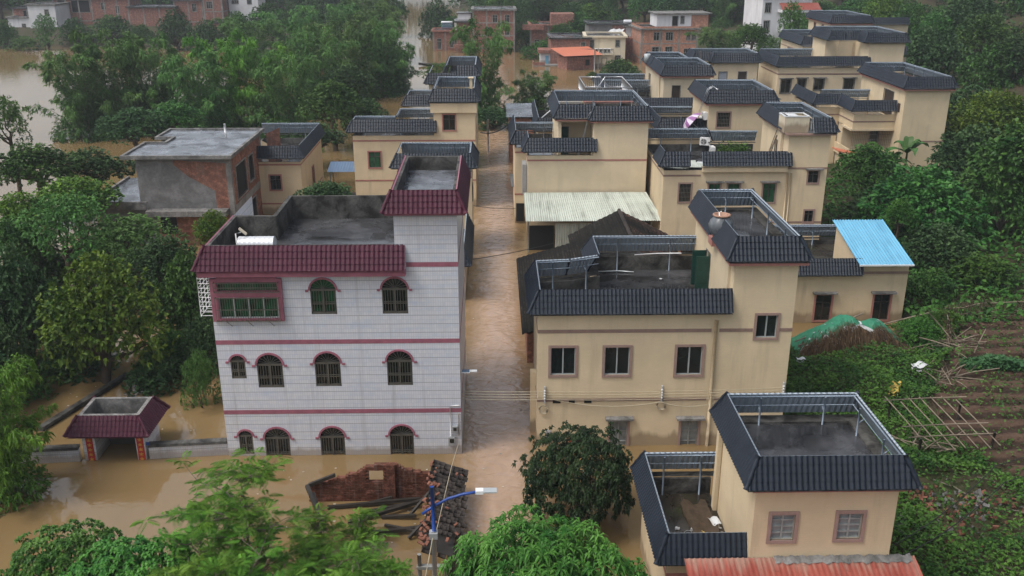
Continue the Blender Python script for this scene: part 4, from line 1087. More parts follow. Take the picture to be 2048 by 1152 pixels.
def house_T():
    H = House('beige_house', 'big beige house with four windows in a row under a long navy eave', loc=(31.5, 106.0, 1))
    b = (31.5, 41.3, 106.0, 114.0)
    W = [('F', (31.95, 33.0, 5.88, 7.32), 'plain', 1), ('F', (33.8, 34.65, 6.25, 7.38), 'plain', 1), ('F', (35.65, 36.68, 6.2, 7.38), 'plain', 1), ('F', (38.95, 40.05, 6.2, 7.38), 'plain', 1)]
    H.block(b, .5, 8.2, 8.6, wins=W, sides='FLB')
    H.block((41.3, 45.2, 106.0, 114.5), .5, 10.9, 11.3)
    H.block((37.8, 41.3, 110.0, 114.5), 8.0, 10.9, 11.3, sides='FLB')
    H.skirt([(31.5, 114.0), (31.5, 106.0), (41.6, 106.0)], 9.85, 8.85, rib=.25, seg=2)
    H.skirt([(37.7, 114.0), (31.5, 114.0)], 9.85, 8.95, zfloor=8.2, frames=(0,), rib=.25, seg=2)
    H.skirt([(39.4, 108.5), (41.0, 108.5), (41.0, 106.0), (45.2, 106.0), (45.2, 114.5), (37.8, 114.5), (37.8, 108.5), (39.4, 108.5)], 12.35, 11.35, zfloor=10.9, frames=(3, 4), rib=.25, seg=2, name='tower_tile_eave')
    H.band([(31.5, 113), (31.5, 106.0), (45.2, 106.0)], 7.85, mat='mauve', hgt=.16); H.band([(31.5, 113), (31.5, 106.0), (41, 106.0)], 4.7, mat='mauve', hgt=.14)
    rec = H.mb(); rec.box(39.2, 40.9, 109.85, 109.99, 8.3, 11.2); rec.build('stair_wall', 'beige_pale')
house_T()

def house_U():
    H = House('beige_house', 'beige house with a zigzag navy eave over a caged veranda beside the banana plant', loc=(32.0, 90.0, 0))
    b0 = (32.0, 34.4, 94.0, 101.0); b1 = (34.4, 38.4, 90.0, 101.0); bt = (38.4, 42.6, 88.4, 99.5)
    H.block(b0, -.5, 5.75, 6.25, sides='FLB')
    mb = H.mb(); wall_face(mb, 'F', b1, 4.9, 6.25); wall_face(mb, 'L', b1, 4.9, 6.25); mb.build('wall', 'beige')
    mb = H.mb(); wall_face(mb, 'F', (34.4, 38.4, 92.5, 101), -.5, 5.8, [(37.2, 38.0, 3.0, 4.75)]); wall_face(mb, 'L', (34.5, 38.4, 92.5, 101), -.5, 5.8, [(94.2, 97.5, 2.9, 5.3)]); mb.build('veranda_wall', 'beige_pale')
    win_part(H.h, 'F', H.b((34.4, 38.4, 92.5, 101)), (37.2 - 32, 38.0 - 32, 3.0, 4.75), 'mauvegrille')
    win_part(H.h, 'L', H.b((34.5, 38.4, 92.5, 101)), (94.2 - 90, 97.5 - 90, 2.9, 5.3), 'mauvegrille')
    fl = H.mb(); fl.box(34.3, 38.39, 90.0, 92.4, 1.9, 2.2); fl.box(34.3, 38.39, 90.0, 90.15, 2.2, 2.9); fl.box(34.3, 34.42, 90.16, 99, 1.9, 2.9); fl.build('veranda_slab', 'beige')
    ce = H.mb(); ce.box(34.2, 38.39, 89.8, 92.4, 4.72, 4.89); ce.build('veranda_ceiling', 'beige_pale')
    cg = H.mb()
    for i in range(23): cg.tube([(34.5 + i * .17, 90.05, 2.9), (34.5 + i * .17, 90.05, 4.72)], .012, 4)
    for z in (3.3, 3.8, 4.3): cg.tube([(34.5, 90.05, z), (38.3, 90.05, z)], .014, 4)
    cg.build('veranda_grille', 'parapet_pale')
    rf = H.mb(); rf.quad((34.4, 90.1, 5.75), (38.4, 90.1, 5.75), (38.4, 100.9, 5.75), (34.4, 100.9, 5.75)); rf.build('flat_roof', 'roof')
    H.block(bt, -.5, 8.4, 8.85, doors=[('L', (91.0, 93.4, 5.8, 8.2), 'browndoor')])
    H.skirt([(32.0, 101.0), (32.0, 94.0), (34.4, 94.0), (34.4, 90.0), (38.9, 90.0)], 7.6, 6.65, rib=.25, seg=2)
    H.skirt([(38.4, 97.0), (33.4, 97.0)], 7.6, 6.75, zfloor=5.75, frames=(0,), rib=.25, seg=2)
    sp = H.mb(); sp.box(33.4, 38.3, 96.6, 96.9, 5.76, 6.5); sp.build('inner_wall', 'beige')
    H.skirt(rect_pts(bt), 10.0, 9.0, closed=True, zfloor=8.4, frames=(1, 2), rib=.25, seg=2, name='tower_tile_eave')
    H.fascia(rect_pts(bt), 8.83, closed=True, out=.3)
    H.band([(32.0, 101), (32.0, 94.0), (34.4, 94.0)], 5.5, mat='mauve'); H.band([(34.4, 93.9), (34.4, 90.0), (38.39, 90.0)], 5.5, mat='mauve'); H.band([(38.4, 88.4), (42.6, 88.4), (42.6, 99)], 3.9, mat='mauve')
    w = H.mb(); w.box(38.34, 38.398, 89.2, 89.7, 6.6, 7.4); w.build('small_window', 'browndoor')
house_U()

def house_V():
    H = House('beige_house', 'beige house with a solar water heater roof between the two tallest navy roofs', loc=(40.4, 126.0, 2))
    H.block((40.4, 52.0, 126.0, 136.0), 0, 8.4, 8.8, wins=[('L', (127.8, 129.2, 7.1, 8.0), 'plain'), ('L', (131, 132.5, 7.1, 8.0), 'plain')])
    H.skirt([(40.4, 136.0), (40.4, 126.0), (46.5, 126.0)], 10.1, 9.1, rib=.28, seg=2)
    H.skirt([(46.0, 136.0), (40.4, 136.0)], 10.1, 9.2, zfloor=8.4, frames=(0,), rib=.28, seg=2)
    H.block((44.0, 52.0, 121.0, 125.9), 0, 7.6, 8.0)
    H.skirt([(44.0, 125), (44.0, 121.0), (52.0, 121.0)], 9.3, 8.4, rib=.28, seg=2)
    H.band([(40.4, 136), (40.4, 126.0), (46.5, 126.0)], 8.1, mat='mauve')
house_V()

def house_W():
    H = House('beige_house', 'topmost beige house with two narrow windows in its side wall', loc=(44.6, 134.0, 2))
    H.block((46.6, 52.0, 134.0, 144.0), 0, 10.9, 11.2, wins=[('L', (137.2, 138.0, 9.1, 10.6), 'maroon'), ('L', (140.6, 141.4, 9.1, 10.6), 'maroon')])
    H.skirt(rect_pts((46.6, 52.0, 134.0, 144.0)), 12.1, 11.15, closed=True, zfloor=10.9, frames=(1, 2), rib=.28, seg=2)
    H.fascia(rect_pts((46.6, 52.0, 134.0, 144.0)), 10.98, closed=True, out=.3)
    H.block((52.0, 58.5, 137.0, 146.0), 0, 10.3, 10.6, sides='FRB')
    H.skirt([(52.0, 137.0), (58.5, 137.0)], 11.6, 10.75, rib=.28, seg=2)
house_W()

# ------------------------------------------------------------------ unfinished brick houses
def grey_brick_house():
    H = House('brick_house', 'unfinished grey cement and brick house with a wide wet flat roof', loc=(-26.8, 69.6, 0))
    b = (-26.6, -19.6, 70.0, 79.8)
    mb = H.mb(); wall_face(mb, 'F', b, -1.6, 6.75); wall_face(mb, 'L', b, -1.6, 6.75); wall_face(mb, 'B', b, -1.6, 6.75)
    mb.build('rendered_wall', 'render')
    Wn = [('R', (71.3, 74.3, 3.2, 5.7), 'bare'), ('R', (75.2, 76.7, 3.6, 5.6), 'bare'), ('R', (72.0, 74.0, -.4, 2.0), 'bare'), ('R', (75.2, 76.6, -.2, 2.1), 'bare')]
    mb = H.mb(); wall_face(mb, 'R', b, -1.6, 6.75, [w[1] for w in Wn]); mb.build('brick_wall', 'brick')
    for w in H.w(Wn): win_part(H.h, 'R', H.b(b), w[1], w[2])
    p = H.mb()   # bare brick patch on the front, sloping lower edge
    p.poly([(-23.8, 69.985, 6.2), (-22.8, 69.985, 5.3), (-20.9, 69.985, 4.2), (-20.9, 69.985, 2.7), (-19.95, 69.985, 2.7), (-19.95, 69.985, 6.3), (-23.8, 69.985, 6.55)]); p.build('brick_patch', 'brick')
    f = H.mb()
    for y0, y1 in ((69.97, 70.4), (79.35, 79.82)): f.box(-19.62, -19.58, y0, y1, -1.6, 6.74)
    f.box(-19.62, -19.575, 70.4, 79.3, 2.4, 2.95); f.box(-19.95, -19.62, 69.972, 69.999, -1.6, 6.7)
    f.build('concrete_frame', 'frame_concrete')
    r = H.mb(); pts = [(-27.4, 69.3), (-19.3, 69.3), (-19.3, 80.2), (-27.2, 80.2), (-27.2, 76.5), (-25.8, 76.5), (-25.8, 74.6), (-27.4, 74.6)]
    r.poly([(x, y, 6.9) for x, y in pts]); r.build('flat_roof', 'roof_pale')
    c = H.mb(); sweep(c, pts, True, [(-.2, 6.88), (-.2, 7.02), (.03, 7.02), (.03, 6.76), (-.2, 6.76)], loop=False); c.build('roof_edge', 'parapet_pale')
    pp = H.mb(); pp.tube([(-22.2, 78.9, 6.9), (-22.2, 78.9, 7.6)], .09, 8); pp.build('vent_pipe', 'white')
    l = H.mb(); l.box(-30.4, -26.62, 69.6, 78, 2.9, 3.3); l.build('low_roof_slab', 'roof_pale')
    e = H.mb(); sweep(e, [(-30.4, 78), (-30.4, 69.6), (-26.0, 69.6)], False, [(-.18, 3.3), (-.18, 3.45), (.03, 3.45), (.03, 2.85), (-.18, 2.85)], loop=False); e.build('low_roof_edge', 'parapet_pale')
    g = H.mb(); g.box(-26.0, -20.0, 69.0, 69.99, 2.45, 2.85); g.build('ledge', 'parapet_pale')
    lw = H.mb(); lw.box(-29.8, -26.62, 70.1, 77.5, -1.6, 2.88); lw.build('low_wall', 'render')
    gb = H.mb(); gb.box(-25.4, -20.0, 69.80, 69.985, -1.6, 2.44); gb.build('lower_brick_wall', 'brick')
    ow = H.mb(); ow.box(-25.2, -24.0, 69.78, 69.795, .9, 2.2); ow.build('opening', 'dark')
    bl = H.mb(); bl.quad((-19.2, 80.4, 6.5), (-18.3, 81.5, 6.8), (-18.3, 81.5, 3.5), (-19.2, 80.4, 3.0)); bl.build('brick_stub', 'brick')
grey_brick_house()

def far_house(name, label, b, z0, z1, mat, floors=2, rz=0.0, wins=(), roofmat='roof', slabs=True, cap='parapet_pale', ppt=.0, fw=True, cat='house', extra=None, roofname='flat_roof'):
    """far building in local metres: b = (w, d); front-left corner at loc"""
    loc, (w, d) = b
    h = thing(name, label, cat, loc, rz)
    bb = (0, w, 0, d)
    z1r = z1 - loc[2]
    block(h, bb, z0 - loc[2], z1r, z1r + ppt, mat, wins=[(q[0], (q[1], q[2], q[3] - loc[2], q[4] - loc[2]), q[5] if len(q) > 5 else 'concrete') for q in wins], roofmat=roofmat, liner=False)
    e = MB(); sweep(e, rect_pts(bb), True, [(-.25, z1r + .02), (-.25, z1r + .18), (.35, z1r + .18), (.35, z1r - .12), (.003, z1r - .12)], loop=False); e.build('roof_edge', cap, h)
    if fw:
        f = MB()
        for k in range(1, floors):
            z = (z1r - z0 + loc[2]) * k / floors + z0 - loc[2]; sweep(f, rect_pts(bb), True, [(.001, z - .12), (.03, z - .12), (.03, z + .12), (.001, z + .12)])
        n = max(2, round(w / 3.2))
        for i in range(n + 1):
            x = min(max(.16, w * i / n), w - .16); f.box(x - .16, x + .16, -.028, .0, z0 - loc[2], z1r - .13)
        for i in range(3):
            y = min(max(.18, d * i / 2), d - .18)
            f.box(w, w + .028, y - .16, y + .16, z0 - loc[2], z1r - .13); f.box(-.028, 0, y - .16, y + .16, z0 - loc[2], z1r - .13)
        f.build('concrete_frame', 'frame_concrete', h)
    return h

def far_village():
    h = far_house('brick_house', 'tallest far brick house with concrete frame standing in the flood', ((-4.0, 200, 0), (8.6, 9)), -1.6, 8.4, 'brick_far', 4, wins=[('F', 4.1, 5.0, 5.9, 7.4), ('F', 6.6, 7.5, 5.9, 7.4), ('F', 2.6, 3.4, 4.0, 5.0), ('F', 6.6, 7.5, 3.2, 4.6), ('F', 4.1, 5.0, 1.0, 2.4)], roofmat='roof_pale')
    m = MB(); m.box(-3.2, -.03, .8, 7, -1.6, 5.9); m.build('side_wing', 'brick_far', h); m = MB(); m.box(-3.7, -.2, .2, 7.5, 5.92, 6.25); m.build('wing_roof', 'roof', h)
    m = MB(); m.box(-3.1, -.4, 3, 6.5, 6.3, 7.5); m.build('roof_room', 'whitewall', h); m = MB(); m.box(-3.4, -.1, 2.8, 6.8, 7.52, 7.65); m.build('roof_room_slab', 'roof', h)
    m = MB(); m.box(-4.0, -.5, -.9, .1, .9, 1.6); m.build('balcony', 'brick_far', h)
    m = MB(); m.box(-3.8, -3.2, 3, 6, 4.2, 6.2); m.build('pale_wall', 'whitewall', h)
    h = far_house('brick_house', 'small square brick house with a solar heater on its roof by the far channel', ((-12.4, 204, 0), (5.2, 6)), -1.6, 3.9, 'brick_far', 1, wins=[('F', .9, 1.7, .3, 2.4), ('F', 3.6, 4.5, .6, 2.2)], cap='brick_far', ppt=.3)
    h = far_house('brick_house', 'brick house with a white side porch at the water edge', ((10.8, 180, 0), (7.2, 9)), -1.6, 4.7, 'brick_far', 1, wins=[('F', 5.6, 6.4, 2.2, 4.0)], fw=False, cap='roof')
    m = MB(); m.box(-2.3, -.02, .3, 4.5, 2.0, 2.6); m.build('porch_roof', 'brick_far', h); m = MB(); m.box(-1.9, -.03, .8, 4, -1, 1.98); m.build('porch_wall', 'whitewall', h)
    m = MB(); m.box(-.95, -.35, .74, .79, -.2, 1.5); m.build('blue_door', 'bluesheet', h)
    m = MB(); m.box(-3.4, 2.6, -2.6, -.1, -1.6, .15); m.build('porch_deck', 'render', h)
    m = MB(); m.box(-3.4, -3.2, -2.5, -.1, .16, .75); m.box(-3.19, -1.2, -2.55, -2.4, .16, .7); m.build('porch_parapet', 'brick_far', h)
    # orange roofed hut
    t = thing('brick_hut', 'low brick hut under an orange sheet roof standing in brown water', 'hut', (13.2, 171.5, 0), R(20))
    m = MB(); m.box(0, 5.2, 0, 4.2, -1.6, 2.2); m.build('wall', 'brick_far', t)
    m = MB(); m.grid(lambda i, j: (-1.0 + i * .12, -.9 + j * 2.1, 2.55 + j * .28 + .03 * (i % 2)), 64, 4, sm=False); m.build('sheet_roof', 'orangesheet', t)
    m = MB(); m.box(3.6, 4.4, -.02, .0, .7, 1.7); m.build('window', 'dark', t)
    p = MB(); [p.tube([(x, -.7, -1), (x, -.7, 2.5)], .06, 5) for x in (5.8,)]; p.build('post', 'oldwood', t)
    # pale far house with terrace
    h = far_house('beige_house', 'pale yellow far house with a railed terrace and washing machines on it', ((17.3, 181, 0), (7.4, 8)), -1.6, 4.9, 'cream', 2, rz=R(-3), wins=[('F', 5.6, 6.3, 3.1, 4.3), ('F', 5.6, 6.5, .3, 1.5), ('F', .8, 1.5, 2.6, 4.3)], fw=False, cap='cream')
    m = MB(); m.box(-3.9, 4.6, -4.2, -.03, -1.6, 2.1); o = m.build('terrace_wall', 'cream', h)
    m = MB(); m.box(-4.3, 4.9, -4.6, -.03, 2.12, 2.4); m.build('terrace_slab', 'cream', h)
    m = MB()
    for x in [-4.2 + i * .3 for i in range(31)]: m.box(x - .06, x + .06, -4.5, -4.38, 2.41, 3.1)
    m.box(-4.3, 4.9, -4.55, -4.32, 3.1, 3.2); m.box(-4.3, -4.1, -4.3, -.1, 2.41, 3.2); m.build('balustrade', 'parapet_pale', h)
    for x in (.8, 2.9): win_part(h, 'F', (-3.9, 4.6, -4.2, 0), (x, x + .8, .3, 1.5), 'concrete')
    # rough grey shed block with brick
    h = far_house('brick_house', 'patched grey and brick upper storey with a white tarp thrown over its roof edge', ((18.8, 191, 0), (7.2, 8)), -1.6, 6.3, 'render', 1, fw=False, cap='roof')
    m = MB(); m.box(-5, 7, -4, -.1, -1.6, 4.3); m.build('front_wing', 'brick_far', h); m = MB(); m.box(-5.4, 7.3, -4.4, -.1, 4.32, 4.5); m.build('wing_roof', 'roof', h)
    m = MB(); m.box(4.6, 7.21, -.09, -.03, 4.6, 6.1); m.build('brick_panel', 'brick_far', h)
    m = MB(); m.grid(lambda i, j: (3.0 + i * .35 + j * .3, -2.6 + j * .55, 4.55 + .9 * (j / 4) ** 1.3 + .12 * math.sin(i * 2.1 + j)), 9, 5); m.build('white_tarp', 'tarp_white', h)
    h = far_house('brick_house', 'white-walled roof room with a steel water drum above a brick wall', ((25.8, 191, 0), (3.4, 6)), -1.6, 5.9, 'whitewall', 1, fw=False, cap='parapet_pale')
    m = MB(); m.box(-.9, 3.6, -3, -.1, -1.6, 4.0); m.build('front_wing', 'brick_far', h)
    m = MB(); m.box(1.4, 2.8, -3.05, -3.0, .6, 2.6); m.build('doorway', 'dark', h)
    h = far_house('brick_house', 'orange brick house with grey concrete frame and a white roof room', ((27.6, 181, 0), (10.8, 9)), -1.6, 6.2, 'brick_pale', 3, rz=R(4), wins=[('F', 2.4, 3.9, 4.2, 5.6), ('F', 4.7, 6.0, 4.2, 5.6), ('F', 8.6, 9.3, 4.2, 5.6), ('F', 9.6, 10.4, 4.2, 5.6), ('F', 2.2, 3.9, 1.6, 3.0), ('F', 4.7, 6.0, 1.6, 3.0), ('F', 8.3, 9.2, .3, 2.6)], ppt=.5)
    block(h, (3.4, 13.2, 2.5, 8), 6.4, 8.6, 8.7, 'whitewall', liner=False, wins=[('F', (6.4, 7.4, 6.6, 8.3), 'bare'), ('F', (8.0, 8.6, 7.0, 8.3), 'concrete')])
    m = MB(); m.box(10.0, 13.25, 2.45, 2.49, 6.4, 8.5); m.build('brick_panel', 'brick_pale', h)
    m = MB(); m.box(3.0, 13.7, 2.0, 8.4, 8.72, 8.9); m.build('roof_room_slab', 'parapet_pale', h)
    h = far_house('brick_house', 'red-brown brick house with a jutting balcony half hidden by trees', ((7.8, 203, 0), (7.5, 7)), -1.6, 5.2, 'brick_far', 2, cap='brick_far', wins=[('F', 1.0, 2.0, 1.0, 2.2)])
    m = MB(); m.box(-1.6, 2.8, -1.2, -.05, 4.3, 5.3); m.build('balcony', 'brick_far', h); m = MB(); m.box(4.4, 9.2, 1, 6, 5.2, 7.3); m.build('upper_room', 'brick_far', h)
    # white house with a red balcony roof
    h = far_house('white_house', 'tall pale house with arched veranda and red roof band among the hill trees', ((47.3, 172, 1), (9, 9)), 1, 12.6, 'whitewall', 3, rz=R(6), wins=[('F', .5, 1.5, 9.8, 11.4), ('F', .5, 1.5, 6.6, 8.4), ('F', 6.2, 7.6, 6.4, 8.6)], fw=False)
    m = MB(); m.box(3.2, 9.6, -1.6, -.03, 5.6, 5.95); m.box(3.2, 9.6, -1.6, -1.5, 5.96, 6.6); m.box(2.8, 10.2, -1.9, -.03, 8.9, 9.3); m.build('balcony', 'whitewall', h)
    m = MB()
    for i in range(5): m.tube([(3.5 + i * 1.5, -1.5, 6.6), (3.5 + i * 1.5, -1.5, 8.9)], .14, 8)
    m.build('column', 'whitewall', h)
    m = MB(); m.grid(lambda i, j: (2.9 + i * .12, -1.95 + j * .9, 9.32 + j * .55 + .03 * (i % 2)), 60, 3, sm=False); m.build('red_roof', 'redtile', h)
    # the row on the far left bank
    Y = 236
    rows = [('white_house', 'stained white house with a stepped concrete stair on the far left bank', -115, 6.6, -1, 4.4, 'whitewall', 2, [('F', 3.2, 4.0, 1.6, 2.9)], 0),
            ('white_house', 'tall streaked white wall house rising behind the bamboo on the far left bank', -109, 6.4, -1, 7.4, 'whitewall', 2, [('F', 3.9, 4.8, 4.9, 6.3)], -2),
            ('brick_house', 'long brown brick house with dark open balconies on the far left bank', -106.5, 18.5, 0, 8.3, 'brick_far', 2, [('F', 4.5, 8.8, 5.2, 7.9, 'bare'), ('F', 11.6, 12.6, 5.8, 7.3), ('F', 1.2, 3.2, 5.4, 7.9, 'bare'), ('F', 15, 15.8, 4.9, 6.6)], 6),
            ('brick_house', 'low brick shed house under a pale tin roof among the far left trees', -87.2, 11.2, 0, 6.6, 'brick_far', 1, [], 2),
            ('brick_house', 'brick house with white pipes between the tin shed and the grey tower house', -76.8, 7.0, 0, 8.0, 'brick_far', 2, [('F', 4.4, 5.4, 5.4, 7.2)], 4),
            ('brick_house', 'grey-brown tower house with a single square upper window on the far left bank', -69.4, 4.6, 0, 9.2, 'brick_far', 3, [('F', .8, 2.2, 6.2, 7.7)], 3),
            ('white_house', 'white house with navy eave and dark windows at the right of the far left row', -64.6, 7.2, 0, 9.4, 'whitewall', 2, [('F', .9, 2.4, 7.0, 8.2), ('F', 4.6, 5.6, 6.9, 8.2)], 8),
            ('brick_house', 'little red-roofed brick store below the far left row', -65.6, 4.4, -1, 3.6, 'brick_far', 1, [], -6),
            ('brick_house', 'brown brick house at the far left corner behind the white house', -116, 7, 0, 6.2, 'brick_far', 1, [('F', 2.6, 5.5, 4, 5.6, 'bare')], 5)]
    for nm, lb, x, w, z0, z1, mt, fl, wn, dy in rows:
        far_house(nm, lb, ((x, Y + dy, 0), (w, 8)), z0 - 2, z1, mt, fl, wins=wn, fw=(mt == 'brick_far'), cap='roof' if mt == 'brick_far' else 'parapet_pale', roofmat='roof_pale' if 'tin' in lb else 'roof')
    # small brick room with tin roof behind the blank-walled house
    H = House('brick_shed', 'small brick shed with a rusty tin roof beside the bamboo at the lane end', 'shed', loc=(1.7, 98, 0))
    m = H.mb(); m.box(1.7, 4.2, 98, 104, -1.6, 4.6); m.build('wall', 'brick')
    m = H.mb(); m.grid(lambda i, j: (1.4 + i * .1, 97.7 + j * 2.2, 4.75 + j * .12 + .02 * (i % 2)), 32, 4, sm=False); m.build('tin_roof', 'roof_pale')
    H.skirt([(4.4, 104), (4.4, 92.5), (8.6, 92.5)], 5.6, 4.4, rib=.25, seg=2)
    m = H.mb(); m.tube([(4.6, 94, 4.4), (8.2, 99, 5.6)], .07, 6); m.tube([(5.0, 98, 4.6), (7.0, 102, 5.4)], .06, 6); m.build('roof_pipe', 'white')
    H.block((4.45, 8.4, 92.6, 104), -1.6, 3.9, 4.4)
far_village()

# ------------------------------------------------------------------ gate, boundary walls, ruin
def gate():
    t = thing('gate_house', 'small maroon-tiled gateway with red paper strips on its posts', 'gate', (-18.4, 37.7, 0))
    w = MB(); w.box(0, .55, .05, 1.9, -1.6, 1.25); w.box(2.35, 2.75, .05, 1.9, -1.6, 1.25); w.box(-.2, 2.85, .02, 1.95, 1.26, 1.42); w.build('gate_wall', 'glazed', t)
    b = MB(); b.box(.56, 2.34, 1.5, 1.6, -1.6, 1.25); b.build('gate_door', 'olddark', t)
    tile_skirt(t, [(0, 0.1), (2.65, .1), (2.65, 1.85), (0, 1.85)], 2.22, 1.42, closed=True, out=.5, inn=.0, mat='maroon', rib=.18, row=.24, back='pink')
    l = MB(); sweep(l, [(0, 0.1), (2.65, .1), (2.65, 1.85), (0, 1.85)], True, [(-.14, 1.5), (-.14, 2.24), (.02, 2.24), (.02, 2.2)], loop=False); l.build('parapet', 'parapet_pale', t)
    f = MB(); f.quad((.1, .2, 1.5), (2.5, .2, 1.5), (2.5, 1.75, 1.5), (.1, 1.75, 1.5)); f.build('gate_roof', 'roof', t)
    for x in (.16, 2.4):
        p = MB(); p.box(x, x + .30, .02, .046, -.6, 1.2); o = p.build('couplet_strip', 'red', t)
        g = MB(); rr = random.Random(int(x * 10))
        for i in range(7):   # brushed gold characters too small to read
            z = 1.05 - i * .24; c = x + .15
            g.box(c - .09, c + .09, .012, .018, z - .01, z + .015); g.box(c - .012, c + .014, .011, .017, z - .09, z + .07)
            g.box(c - .07, c + .07, .0115, .0175, z - .07, z - .05)
            g.tube([(c - .01, .014, z - .01), (c - .08, .014, z - .09)], .009, 4); g.tube([(c + .01, .014, z - .01), (c + .08, .014, z - .08)], .009, 4)
        g.build('gold_characters', 'gold', o)
    n = MB(); n.box(2.80, 2.95, .03, .045, .75, .9); n.build('number_plate', 'bluepaint', t)
gate()
def bwall(label, pts, top, mat, cap):
    t = thing('boundary_wall', label, 'wall', (*pts[0], 0)); p = [(a - pts[0][0], b - pts[0][1]) for a, b in pts]
    m = MB(); sweep(m, p, False, [(0, -1.6), (.1, -1.6), (.1, top), (-.12, top), (-.12, -1.6)]); m.build('wall', mat, t)
    c = MB(); sweep(c, p, False, [(-.2, top + .003), (.18, top + .003), (.16, top + .12), (-.18, top + .13)]); c.build('coping', cap, t)
bwall('white tiled boundary wall with mossy coping between gateway and tiled house', [(-15.55, 37.9), (-12.1, 38.2)], .62, 'glazed', 'parapet')
bwall('white tiled boundary wall running left from the gateway under the bamboo', [(-24.5, 37.3), (-18.6, 37.75)], .62, 'glazed', 'parapet')
bwall('low dark wall leading back from the gateway through the trees', [(-19.6, 46.5), (-21.6, 40.5)], .12, 'parapet', 'parapet')
bwall('rough low brick wall below the round dark tree', [(2.05, 27.5), (2.25, 31.2)], .55, 'brick_ruin', 'parapet_pale')

def ruin():
    t = thing('ruined_house', 'collapsed brick house wall with a ragged top and one square opening', 'ruin', (-7.75, 34.2, 0))
    prof = [(0, .75), (.5, .92), (1.0, 1.05), (1.6, 1.22), (2.1, 1.50), (2.5, 1.66), (3.0, 1.70), (3.6, 1.68), (3.9, 1.5), (4.4, 1.36), (5.0, 1.26), (5.6, 1.2), (6.1, 1.2)]
    rr = random.Random(3); rows = {}
    def top(x):
        for (a, p), (b, q) in zip(prof, prof[1:]):
            if a <= x <= b: return p + (q - p) * (x - a) / (b - a)
        return 1
    m = MB(); bw = .24; bh = .085
    for k in range(-8, 26):
        z = k * bh
        for i in range(-1, 27):
            x = i * bw + (bw / 2 if k % 2 else 0)
            if x < 0 or x > 6.0: continue
            if z > top(x) - rr.random() * .07: continue
            if 2.42 < x + bw / 2 < 3.2 and .78 < z < 1.42: continue
            if k < 0 and k > -8 and rr.random() < 0: continue
            j = rr.uniform(-.012, .012); m.box(x + .004, x + bw - .004, j, .24 + j, z + .003, z + bh - .004)
    m.box(.1, 2.40, .03, .21, -.6, .5); m.box(3.3, 5.9, .03, .21, -.6, .9); m.box(2.2, 3.5, .03, .21, -.6, .9)
    m.build('brick_wall', 'brick_ruin', t)
    p = MB()
    for k in range(-6, 21): p.box(3.28, 3.62, -.16, -.003, k * .085 + .003, k * .085 + .081)
    p.build('brick_pier', 'brick_ruin', t)
    # standing tiled roof strip on the lane side
    r = MB(); n = 22
    for i in range(n):
        y = .35 - i * .27 + rr.uniform(-.03, .03); dx = rr.uniform(-.06, .06); sag = -.12 * math.sin(i / n * 3.1) - (.25 if i > 17 else 0)
        for k in range(7):
            u = k / 6; x0 = 5.15 + dx + u * 1.15 + rr.uniform(-.03, .03); z = 1.62 - u * .42 + sag + rr.uniform(-.02, .02)
            if (i > 16 and rr.random() < .22): continue
            r.tube([(x0, y, z + .03), (x0 + .26, y + rr.uniform(-.03, .03), z - .07)], [.085 + rr.uniform(-.01, .012), .10], 7)
    r.build('clay_tile_roof', 'oldtile', t)
    e = MB()
    for i in range(70):
        x = 5.0 + rr.random() * (1.4 if rr.random() < .3 else .35); y = .3 - rr.random() * 5.8; z = 1.66 - (x - 5.15) * .36 + rr.random() * .08
        a = rr.random() * 3; s = rr.uniform(.05, .1); e.box(-s, s, -s * .6, s * .6, -.02, .02, fn=lambda X, Y_, Z: (x + X * math.cos(a) - Y_ * math.sin(a), y + X * math.sin(a) + Y_ * math.cos(a), z + Z + X * .3))
    e.build('tile_rubble', 'brickbit', t)['kind'] = 'stuff'
    u = MB(); u.quad((5.1, .3, 1.55), (6.2, .3, 1.15), (6.2, -5.4, 1.1), (5.1, -5.4, 1.5)); u.box(6.0, 6.2, -5.4, .2, -1, 1.08); u.build('roof_underside', 'timber', t)
    g = MB(); g.box(4.9, 6.15, -5.6, -5.4, .7, .82); g.tube([(5.0, -5.5, -1), (5.0, -5.5, 1.3)], .08, 6); g.tube([(5.95, -5.5, -1), (5.95, -5.5, 1.0)], .08, 6); g.build('gable_frame', 'oldwood', t)
ruin()
beams = [((-6.9, 33.6, .10), (-3.1, 34.0, .22), .065), ((-5.9, 32.5, .10), (-2.8, 33.8, .32), .075), ((-5.4, 33.2, .10), (-3.2, 33.7, .25), .06), ((-5.3, 31.7, .10), (-2.6, 31.9, .28), .075), ((-4.6, 32.9, .08), (-3.2, 32.8, .2), .06), ((-7.75, 34.0, .9), (-6.9, 32.5, .05), .075), ((-7.5, 33.9, .6), (-7.0, 32.8, .05), .065), ((-2.6, 33.6, .9), (-3.5, 32.9, .1), .05), ((-2.5, 32.0, .8), (-3.4, 31.4, .1), .055), ((-5.2, 33.9, .1), (-4.3, 34.0, .3), .05), ((-4.4, 32.3, .1), (-2.6, 31.3, .35), .055), ((-7.7, 34.1, .85), (-6.6, 34.15, 1.3), .065)]
blab = ['long floating beam nearest the brick wall', 'long black beam slanting across the middle of the ruin', 'black beam leaning on the tiled roof strip', 'thick beam nearest the street lamp pole', 'short beam between the two slanting ones', 'beam leaning off the left end of the ruined wall', 'thinner beam beside the leaning end beam', 'thin rafter propped under the tile strip corner', 'short rafter propped under the middle of the tile strip', 'small stub beside the brick pier', 'short timber near the foot of the lamp', 'timber lying along the broken wall top']
